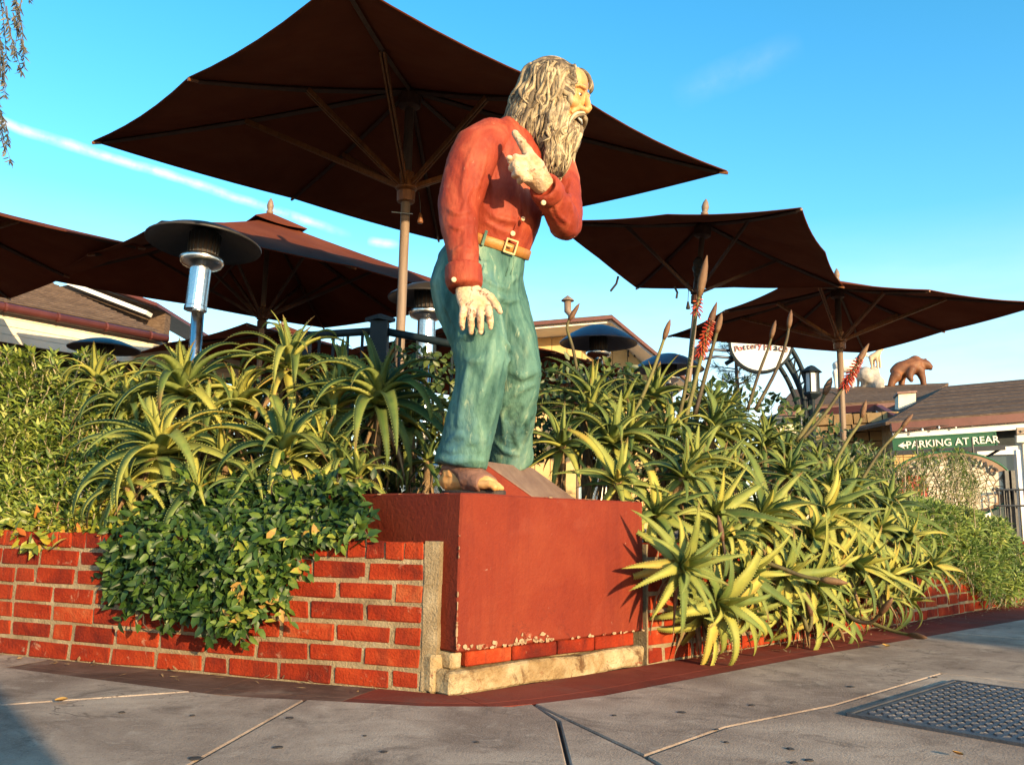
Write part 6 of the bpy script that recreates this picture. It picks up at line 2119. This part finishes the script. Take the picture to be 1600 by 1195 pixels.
def stalk(pts, Y, kind, r=0.011, Y2=None):
    """flower stalk along picture points at depth Y; kind: bud, bloom or pod"""
    Y2 = Y if Y2 is None else Y2
    P_ = [at(x_, y_, Y + (Y2 - Y) * i / (len(pts) - 1)) for i, (x_, y_) in enumerate(pts)]
    root = min(ALOES, key=lambda t: (t[1] - P_[0]).length)[0]
    g = guide(P_, 12)
    st = build('flower_stalk', MB().tube(g, [r * (1 - 0.35 * i / 11) for i in range(12)], 7), 'stalk', root, smooth=True)
    tip, d = g[-1], (g[-1] - g[-2]).normalized()
    if kind == 'bud':
        build('bud', MB().lathe(tip - d * 0.02, [(r * 0.75, 0.0), (r * 1.25, 0.025), (r * 1.4, 0.05), (r * 1.0, 0.085), (r * 0.2, 0.11)], 9, d), 'bud', st, smooth=True)
    elif kind == 'big':
        build('bud', MB().lathe(tip - d * 0.05, [(r * 1.0, 0.0), (r * 1.9, 0.05), (r * 2.1, 0.10), (r * 1.5, 0.17), (r * 0.3, 0.23)], 10, d), 'bud', st, smooth=True)
    if kind in ('bloom', 'big'):
        fl_ = MB()
        n = 80 if kind == 'bloom' else 22
        ln = 0.19 if kind == 'bloom' else 0.08
        a_, b_ = frame(d)
        off = 0.0 if kind == 'bloom' else 0.06
        for i in range(n):
            t = i / n
            ph = i * 2.4
            o = (a_ * cos(ph) + b_ * sin(ph))
            b0 = tip - d * (off + ln * t) + o * 0.006
            drop = (o * 0.75 + Vector((0, 0, -0.65)) * (0.4 + t) + d * (0.3 - 0.5 * t)).normalized()
            l = 0.018 + 0.018 * min(1, t * 1.6)
            fl_.tube([b0, b0 + drop * l * 0.5, b0 + drop * l], [0.0022, 0.0042, 0.0028], 5)
        tag(build('florets', fl_, 'floret', st, fix=False), kind='stuff')
        if kind == 'bloom':
            build('bud', MB().lathe(tip - d * 0.03, [(0.012, 0.0), (0.018, 0.03), (0.017, 0.06), (0.010, 0.10), (0.002, 0.13)], 9, d), 'bud', st, smooth=True)
    return st


stalk([(1050, 700), (1072, 600), (1086, 500), (1095, 450)], 4.4, 'big', 0.011)
stalk([(1070, 660), (1090, 580), (1105, 520), (1111, 500)], 4.3, 'bloom', 0.012)
stalk([(1085, 650), (1105, 575), (1117, 530), (1121, 515)], 4.35, 'bud', 0.012)
stalk([(985, 660), (1012, 600), (1030, 552), (1039, 525)], 4.3, 'bud', 0.011)
stalk([(905, 600), (896, 548), (886, 512), (892, 496)], 4.5, 'bud', 0.010)
stalk([(1168, 640), (1185, 585), (1200, 545), (1206, 524)], 4.8, 'bud', 0.010)
stalk([(1180, 640), (1212, 580), (1228, 535), (1233, 508)], 4.8, 'bud', 0.011)
stalk([(1245, 690), (1268, 655), (1282, 630), (1290, 612)], 4.8, 'bud', 0.015)
stalk([(1250, 690), (1290, 645), (1320, 600), (1344, 560)], 4.7, 'bloom', 0.011)
stalk([(1300, 730), (1326, 685), (1342, 662), (1347, 648)], 5.0, 'bud', 0.012)
stalk([(1340, 760), (1375, 705), (1400, 678), (1412, 664)], 5.2, 'bud', 0.011)
stalk([(1170, 870), (1215, 885), (1255, 900), (1290, 906)], 3.95, 'bud', 0.012, 3.85)
stalk([(1300, 930), (1330, 965), (1360, 972), (1378, 955)], 4.35, 'bud', 0.012, 4.2)
stalk([(1335, 960), (1375, 978), (1405, 988), (1425, 992)], 4.6, 'bud', 0.011, 4.4)
stalk([(1255, 960), (1262, 985), (1268, 970), (1266, 955)], 4.05, 'bud', 0.012)
stalk([(1120, 880), (1132, 870), (1130, 850), (1128, 838)], 3.7, 'bud', 0.009)


# ------------------------------------------------------------------ leafy shrubs
def in_poly(x, y, poly):
    c = False
    for i in range(len(poly)):
        x1, y1 = poly[i]
        x2, y2 = poly[i - 1]
        if (y1 > y) != (y2 > y) and x < (x2 - x1) * (y - y1) / (y2 - y1) + x1:
            c = not c
    return c


def scatter(poly, n):
    xs, ys = [p[0] for p in poly], [p[1] for p in poly]
    out = []
    while len(out) < n:
        x_, y_ = random.uniform(min(xs), max(xs)), random.uniform(min(ys), max(ys))
        if in_poly(x_, y_, poly):
            out.append((x_, y_))
    return out


def leaf_geo(p, d, nr, l, w, curl=0.15):
    """one small folded leaf: base, two stations, tip"""
    d = d.normalized()
    s = d.cross(nr)
    s = s.normalized() if s.length > 1e-4 else Vector((1, 0, 0))
    nr = s.cross(d)
    V = [p]
    for t, ww in ((0.32, 1.0), (0.68, 0.82)):
        c = p + d * l * t - nr * (curl * l * t * t)
        V += [c + s * w * ww * 0.5 + nr * w * 0.16, c, c - s * w * ww * 0.5 + nr * w * 0.16]
    V.append(p + d * l - nr * curl * l)
    return V, [(0, 1, 2), (0, 2, 3), (1, 4, 5, 2), (2, 5, 6, 3), (4, 7, 5), (5, 7, 6)]


def rnd_dir():
    while True:
        v = Vector((random.uniform(-1, 1), random.uniform(-1, 1), random.uniform(-1, 1)))
        if 0.05 < v.length < 1:
            return v.normalized()


def wall_y(px):
    P_ = [(-200, 3.95), (0, 3.61), (340, 3.24), (480, 3.12), (665, 3.01), (800, 2.98)]
    for (x0, y0), (x1, y1) in zip(P_, P_[1:]):
        if px <= x1:
            return y0 + (y1 - y0) * (px - x0) / (x1 - x0)
    return 3.0


def leaf_plant(name, label, cat, spots, lsize, ratio, mat, part_n, outward, base_loc, stems=True, ang=0.8):
    """plant of many leaves; the leaves nearest the viewer are parts of their own, the rest one mass"""
    root = thing(name, label, cat, base_loc)
    L = []
    for p in spots:
        d = (Vector((random.gauss(0, 1), random.gauss(0, 1) - 0.35, random.gauss(0, 1) - 0.35))).normalized()
        nr = (outward * 1.1 + rnd_dir() * ang).normalized()
        l = lsize * random.uniform(0.65, 1.25)
        L.append((p, d, nr, l))
    L.sort(key=lambda q: q[0].y + random.uniform(0, 0.02))
    me = None
    shared = []
    for k in range(6):
        m_ = MB()
        V, F = leaf_geo(Vector((0, 0, 0)), Vector((1, 0, 0)), Vector((0, 0, 1)), 1.0, ratio * random.uniform(0.85, 1.15), random.uniform(0.05, 0.3))
        m_.add(V, F)
        sm = m_.mesh('leaf', fix=False)
        setmat(sm, mat, True)
        shared.append(sm)
    for (p, d, nr, l) in L[:part_n]:
        s = d.cross(nr).normalized()
        nn = s.cross(d)
        inst('leaf', random.choice(shared), root, axes(p, d * l, -s * l, nn * l))
    mb = MB()
    for (p, d, nr, l) in L[part_n:]:
        V, F = leaf_geo(p, d, nr, l, l * ratio * random.uniform(0.85, 1.15), random.uniform(0.05, 0.3))
        mb.add(V, F)
    if mb.v:
        tag(build('foliage', mb, mat, root, smooth=True, fix=False), kind='stuff')
    if stems:
        sb = MB()
        for (p, d, nr, l) in L[::14]:
            q = p - outward * 0.10 + Vector((0, 0.02, -0.02)) + rnd_dir() * 0.03
            sb.tube([q, q.lerp(p, 0.5) + rnd_dir() * 0.012, p], [0.0028, 0.0022, 0.0012], 5)
        tag(build('twigs', sb, 'bark', root, fix=False), kind='stuff')
    return root


CRE = [(176, 835), (205, 802), (255, 772), (330, 752), (420, 745), (500, 750), (560, 760), (572, 800), (566, 832), (535, 842), (490, 850), (458, 880), (446, 935), (405, 955), (372, 985), (335, 972), (262, 962), (215, 948), (182, 930), (166, 900), (172, 862)]
sp = []
for (x_, y_) in scatter(CRE, 3700) + [(x0 + random.gauss(0, 9), y0 + random.gauss(0, 10)) for x0, y0 in CRE for _ in range(16)]:
    wy_ = wall_y(x_)
    lump = 0.05 * noise.noise(Vector((x_ * 0.017, y_ * 0.017, 3.0)))
    depth = random.random() ** 1.4
    if y_ > 842:
        e = min(1.0, (x_ - 150) / 70, max(0.1, (470 - x_) / 70))
        Y = wy_ - 0.015 - (0.12 * max(0.15, e) + lump) * (1 - 0.8 * depth)
    else:
        k = (842 - y_) / 95
        Y = wy_ - 0.08 + 0.30 * k + lump + 0.12 * depth
    sp.append(at(x_, y_, Y))
for (x0, y0, x1, y1) in ((330, 965, 322, 1005), (372, 975, 380, 1008), (430, 930, 452, 968), (200, 940, 188, 972), (265, 955, 258, 985), (455, 880, 482, 900), (300, 760, 286, 728), (430, 750, 444, 722), (520, 750, 536, 728)):
    for k in range(9):
        t = k / 8
        x_ = x0 + (x1 - x0) * t + random.uniform(-5, 5)
        sp.append(at(x_, y0 + (y1 - y0) * t + random.uniform(-4, 4), wall_y(x_) - (0.07 if y0 > 850 else -0.05) + random.uniform(-0.02, 0.02)))
leaf_plant('glossy_creeper', 'dark glossy green creeper spilling over the brick wall', 'creeper', sp, 0.046, 0.46, 'creeper', 300, Vector((0.1, -0.85, 0.45)), at(380, 860, 3.35))
LIM = [(0, 800), (60, 806), (120, 790), (150, 770), (195, 800), (212, 818), (170, 832), (120, 838), (95, 850), (70, 846), (50, 862), (30, 838), (0, 834)]
sp = []
for (x_, y_) in scatter(LIM, 330):
    k = (850 - y_) / 70
    sp.append(at(x_, y_, wall_y(x_) - 0.03 + 0.22 * k + random.uniform(-0.02, 0.06)))
leaf_plant('yellow_creeper', 'yellow-green creeper with a few red leaves on top of the wall\'s left end', 'creeper', sp, 0.058, 0.40, 'limeleaf', 300, Vector((0.1, -0.8, 0.5)), at(90, 850, 3.6))
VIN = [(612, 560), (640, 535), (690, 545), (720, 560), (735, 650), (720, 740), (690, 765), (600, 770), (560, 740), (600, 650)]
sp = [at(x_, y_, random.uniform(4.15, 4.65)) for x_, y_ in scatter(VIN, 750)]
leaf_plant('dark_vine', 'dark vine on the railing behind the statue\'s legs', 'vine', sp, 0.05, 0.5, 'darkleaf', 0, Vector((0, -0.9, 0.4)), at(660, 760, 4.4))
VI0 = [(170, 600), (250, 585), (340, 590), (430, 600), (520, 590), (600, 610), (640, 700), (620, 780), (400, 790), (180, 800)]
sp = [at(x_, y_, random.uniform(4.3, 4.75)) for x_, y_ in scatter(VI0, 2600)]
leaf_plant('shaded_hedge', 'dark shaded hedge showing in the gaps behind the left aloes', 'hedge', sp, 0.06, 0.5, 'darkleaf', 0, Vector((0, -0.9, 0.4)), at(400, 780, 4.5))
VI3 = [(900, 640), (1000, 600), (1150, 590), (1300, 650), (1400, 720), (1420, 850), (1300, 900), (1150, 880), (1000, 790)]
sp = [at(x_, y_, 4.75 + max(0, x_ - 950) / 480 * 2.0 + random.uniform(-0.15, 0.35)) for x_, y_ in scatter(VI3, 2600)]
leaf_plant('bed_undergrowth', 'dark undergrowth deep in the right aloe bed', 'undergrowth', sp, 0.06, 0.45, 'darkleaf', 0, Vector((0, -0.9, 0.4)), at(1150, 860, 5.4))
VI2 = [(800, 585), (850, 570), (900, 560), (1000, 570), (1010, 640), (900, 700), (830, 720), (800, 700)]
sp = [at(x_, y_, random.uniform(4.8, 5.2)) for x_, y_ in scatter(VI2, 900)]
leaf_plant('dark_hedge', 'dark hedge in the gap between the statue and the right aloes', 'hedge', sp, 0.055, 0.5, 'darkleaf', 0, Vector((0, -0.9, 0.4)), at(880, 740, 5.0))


def whorl_shrub(name, label, poly, n, yfun, sl, leaves, ll, lw, mat, up, base_loc, bright=None):
    root = thing(name, label, 'shrub', base_loc)
    lf, st = MB(), MB()
    for (x_, y_) in scatter(poly, n):
        tip = at(x_, y_, yfun(x_, y_))
        d = (up + rnd_dir() * 0.45).normalized()
        b0 = tip - d * sl * random.uniform(0.7, 1.2)
        st.tube([b0, b0.lerp(tip, 0.5) + rnd_dir() * 0.006, tip], [0.0045, 0.0036, 0.0016], 5)
        a_, b_ = frame(d)
        nl = int(leaves * random.uniform(0.7, 1.2))
        for i in range(nl):
            t = 1 - (i / nl) ** 1.3
            ph = i * 2.39996 + random.uniform(-0.3, 0.3)
            o = a_ * cos(ph) + b_ * sin(ph)
            spread = 0.35 + 1.25 * (1 - t)
            dd = (o * spread + d * (1.0 - 0.55 * (1 - t)) * 0.8).normalized()
            l = ll * (0.45 + 0.65 * min(1, (1 - t) * 2.0)) * random.uniform(0.8, 1.2)
            V, F = leaf_geo(b0.lerp(tip, 0.25 + 0.75 * t), dd, d, l, lw * random.uniform(0.8, 1.2), random.uniform(0.25, 0.6))
            lf.add(V, F)
    tag(build('foliage', lf, mat, root, smooth=True, fix=False), kind='stuff')
    tag(build('stems', st, 'shrub_stem', root, fix=False), kind='stuff')
    return root


SH = [(-30, 548), (30, 540), (70, 548), (120, 545), (175, 556), (205, 600), (200, 680), (185, 750), (175, 790), (130, 812), (60, 816), (-30, 816)]
whorl_shrub('narrow_leaved_shrub', 'dense pale green narrow-leaved shrub filling the planter at the far left', SH, 430,
            lambda x_, y_: wall_y(x_) + 0.03 + (816 - y_) / 270 * 0.75 + random.uniform(0, 0.10), 0.19, 17, 0.085, 0.0125, 'shrub', Vector((0.02, -0.35, 0.9)), at(60, 830, 4.0))
FE = [(1405, 800), (1440, 780), (1490, 792), (1540, 803), (1575, 815), (1600, 860), (1612, 905), (1590, 930), (1560, 925), (1530, 898), (1480, 880), (1440, 866), (1400, 850)]
FE2 = [(1395, 790), (1405, 725), (1440, 700), (1490, 695), (1530, 712), (1540, 770), (1500, 800)]
rx_ = whorl_shrub('feathery_shrub', 'feathery olive shrub leaning over the wall at the far right', FE, 800,
                  lambda x_, y_: 5.7 + (x_ - 1440) / 100 * 0.8 + (900 - y_) / 200 * 0.5 + random.uniform(-0.25, 0.25), 0.22, 20, 0.088, 0.0125, 'feather', Vector((0.1, -0.45, 0.6)), at(1500, 900, 6.6))
whorl_shrub('wispy_shrub', 'thin wispy shrub in front of the oval mosaic sign', FE2, 150,
            lambda x_, y_: 6.6 + random.uniform(-0.4, 0.4), 0.20, 20, 0.075, 0.0075, 'feather', Vector((-0.05, -0.1, 0.9)), at(1470, 850, 6.8))
FE4 = [(1280, 700), (1330, 690), (1400, 700), (1410, 760), (1380, 800), (1300, 740)]
whorl_shrub('olive_shrub', 'olive shrub at the back of the right bed below the stone wall', FE4, 130,
            lambda x_, y_: 6.6 + random.uniform(-0.3, 0.3), 0.22, 18, 0.07, 0.007, 'feather', Vector((0, -0.2, 0.9)), at(1350, 800, 6.7))

# ------------------------------------------------------------------ trees
random.seed(77)
tree = thing('weeping_tree', 'tree with thin weeping twigs hanging in at the top left corner', 'tree', (-5.3, 6.4, 0.0))
tk = MB()
tk.tube([(-5.3, 6.4, 0.0), (-5.25, 6.4, 1.5), (-5.1, 6.35, 3.2), (-4.7, 6.25, 4.6), (-4.2, 6.15, 5.3)], [0.20, 0.17, 0.14, 0.10, 0.05], 12)
build('trunk', tk, 'bark', tree, smooth=True)
lb = MB()
ends = []
for k in range(9):
    a = Vector((-4.85 + 0.08 * k, 6.28, 4.3 + 0.12 * k))
    e = Vector((-3.95 + random.uniform(-0.5, 0.35), 6.0 + random.uniform(-0.5, 0.6), 4.75 + random.uniform(-0.2, 0.5)))
    lb.tube([a, a.lerp(e, 0.5) + Vector((0, 0, 0.25)), e], [0.035, 0.022, 0.010], 7)
    ends.append(e)
build('limbs', lb, 'bark', tree, smooth=True)
cr, tw = MB(), MB()


def hang(p0, p1, nleaf, ll):
    mid = p0.lerp(p1, 0.5) + Vector((random.uniform(-0.04, 0.04), random.uniform(-0.04, 0.04), 0.05))
    g = guide([p0, mid, p1], 9)
    tw.tube(g, [0.005, 0.005, 0.0045, 0.004, 0.0035, 0.003, 0.0025, 0.002, 0.0015], 4)
    for i in range(nleaf):
        t = 0.15 + 0.85 * random.random()
        k = t * 8
        j = min(int(k), 7)
        p = g[j].lerp(g[j + 1], k - j)
        d = Vector((random.gauss(0, 0.5), random.gauss(0, 0.5), -0.8)).normalized()
        V, F = leaf_geo(p, d, rnd_dir(), ll * random.uniform(0.6, 1.2), 0.011, 0.2)
        cr.add(V, F)


for (x0, y0, x1, y1) in ((2, -60, 30, 45), (5, -40, 38, 105), (0, -60, 22, 80), (-5, -30, 12, 110), (10, 10, 36, 118), (-5, 40, 8, 150), (-8, 120, 5, 200), (-6, 150, 18, 255), (-10, 140, 10, 240), (-20, 0, 0, 120), (12, -70, 28, 30), (-15, 60, 4, 130), (-12, 170, 14, 225), (20, 20, 40, 85)):
    hang(at(x0, y0, 6.0), at(x1, y1, 6.0 + random.uniform(-0.2, 0.2)), 60, 0.055)
for e in ends:
    for _ in range(5):
        q = e + Vector((random.uniform(-0.7, 0.0), random.uniform(-0.4, 0.4), random.uniform(-0.1, 0.2)))
        if q.x < -3.75:
            hang(q, q + Vector((random.uniform(-0.1, 0.05), 0, -random.uniform(0.5, 1.3))), 30, 0.055)
build('crown', cr, 'treeleaf', tree, smooth=True, fix=False)
build('twigs', tw, 'bark', tree, fix=False)

pt = thing('young_pine', 'small dark pine below and left of the round sign', 'tree', at(1150, 640, 13.8))
pb = at(1150, 640, 13.8)
pb.z = 0.44
pz = at(1148, 535, 13.8)
build('trunk', MB().tube([pb, (pz.x + 0.05, pz.y, 2.2), pz], [0.07, 0.05, 0.015], 8), 'bark', pt, smooth=True)
nd, pbr = MB(), MB()
for k in range(34):
    t = random.uniform(0.45, 1.0)
    b0 = Vector((pz.x, pz.y, pb.z + (pz.z - pb.z) * t))
    e = b0 + Vector((random.gauss(-0.06, 0.22), random.gauss(0, 0.2), random.uniform(0.02, 0.22)))
    pbr.tube([b0, b0.lerp(e, 0.5), e], [0.012, 0.009, 0.005], 5)
    for _ in range(46):
        d = ((e - b0).normalized() * 0.7 + rnd_dir()).normalized()
        V, F = leaf_geo(b0.lerp(e, random.uniform(0.55, 1.0)), d, rnd_dir(), random.uniform(0.10, 0.17), 0.008, 0.05)
        nd.add(V, F)
build('crown', nd, 'pine', pt, fix=False)
build('branches', pbr, 'bark', pt, fix=False)

# street tree and a made-up pillar behind the viewer: their shadows reach into the picture
stt = thing('street_tree', 'leafy street tree on the pavement behind the viewer', 'tree', (9.6, -3.85, 0))
build('trunk', MB().tube([(9.6, -3.85, 0), (9.65, -3.85, 1.2), (9.6, -3.85, 2.4)], [0.16, 0.13, 0.10], 10), 'bark', stt, smooth=True)
c0 = MB()
for k in range(2600):
    d = rnd_dir()
    p = Vector((9.6, -3.85, 2.45)) + Vector((d.x * 1.3, d.y * 1.3, d.z * 0.42)) * random.random() ** 0.4
    V, F = leaf_geo(p, rnd_dir(), rnd_dir(), random.uniform(0.10, 0.18), 0.06, 0.1)
    c0.add(V, F)
build('crown', c0, 'darkleaf', stt, fix=False)
bo = thing('shadow_pillar', 'unseen tapered concrete pillar added behind the viewer to cast a shadow', 'pillar', (1.36, -1.66, 0))
build('base', MB().lathe((1.36, -1.66, 0), [(0.30, 0.0), (0.30, 0.10), (0.25, 0.14)], 24), 'concrete', bo)
build('shaft', MB().lathe((1.36, -1.66, 0.14), [(0.24, 0.0), (0.21, 0.5), (0.17, 0.85), (0.11, 1.20), (0.085, 1.55), (0.10, 1.58), (0.08, 1.66), (0.02, 1.70)], 24), 'concrete', bo, smooth=True)  # added out of view, tapered to shape the shadow at the lower left

# dry scraps blown against the foot of the planter
lt = MB()
random.seed(15)
for k in range(260):
    s_ = random.uniform(0.1, 4.6)
    g = W0 + WD * s_ + WN * (0.01 + abs(random.gauss(0, 0.09)))
    if k % 4 == 0:
        t_ = random.uniform(0.02, 1.0)
        q_, d_ = along(left_path, t_ * 3.0)
        g = Vector((q_.x - 0.32 * abs(random.gauss(0, 0.10)), q_.y - 0.01 - abs(random.gauss(0, 0.08)), 0))
    d_ = Vector((random.gauss(0, 1), random.gauss(0, 1), random.uniform(-0.05, 0.25))).normalized()
    V, F = leaf_geo(Vector((g.x, g.y, random.uniform(0.001, 0.006))), d_, Vector((random.gauss(0, 0.3), random.gauss(0, 0.3), 1)), random.uniform(0.012, 0.045), random.uniform(0.004, 0.012), random.uniform(-0.3, 0.3))
    lt.add(V, F)
tag(build('leaf_litter', lt, 'drystem', fix=False), 'dry leaf scraps scattered along the foot of the planter', 'litter', kind='stuff')
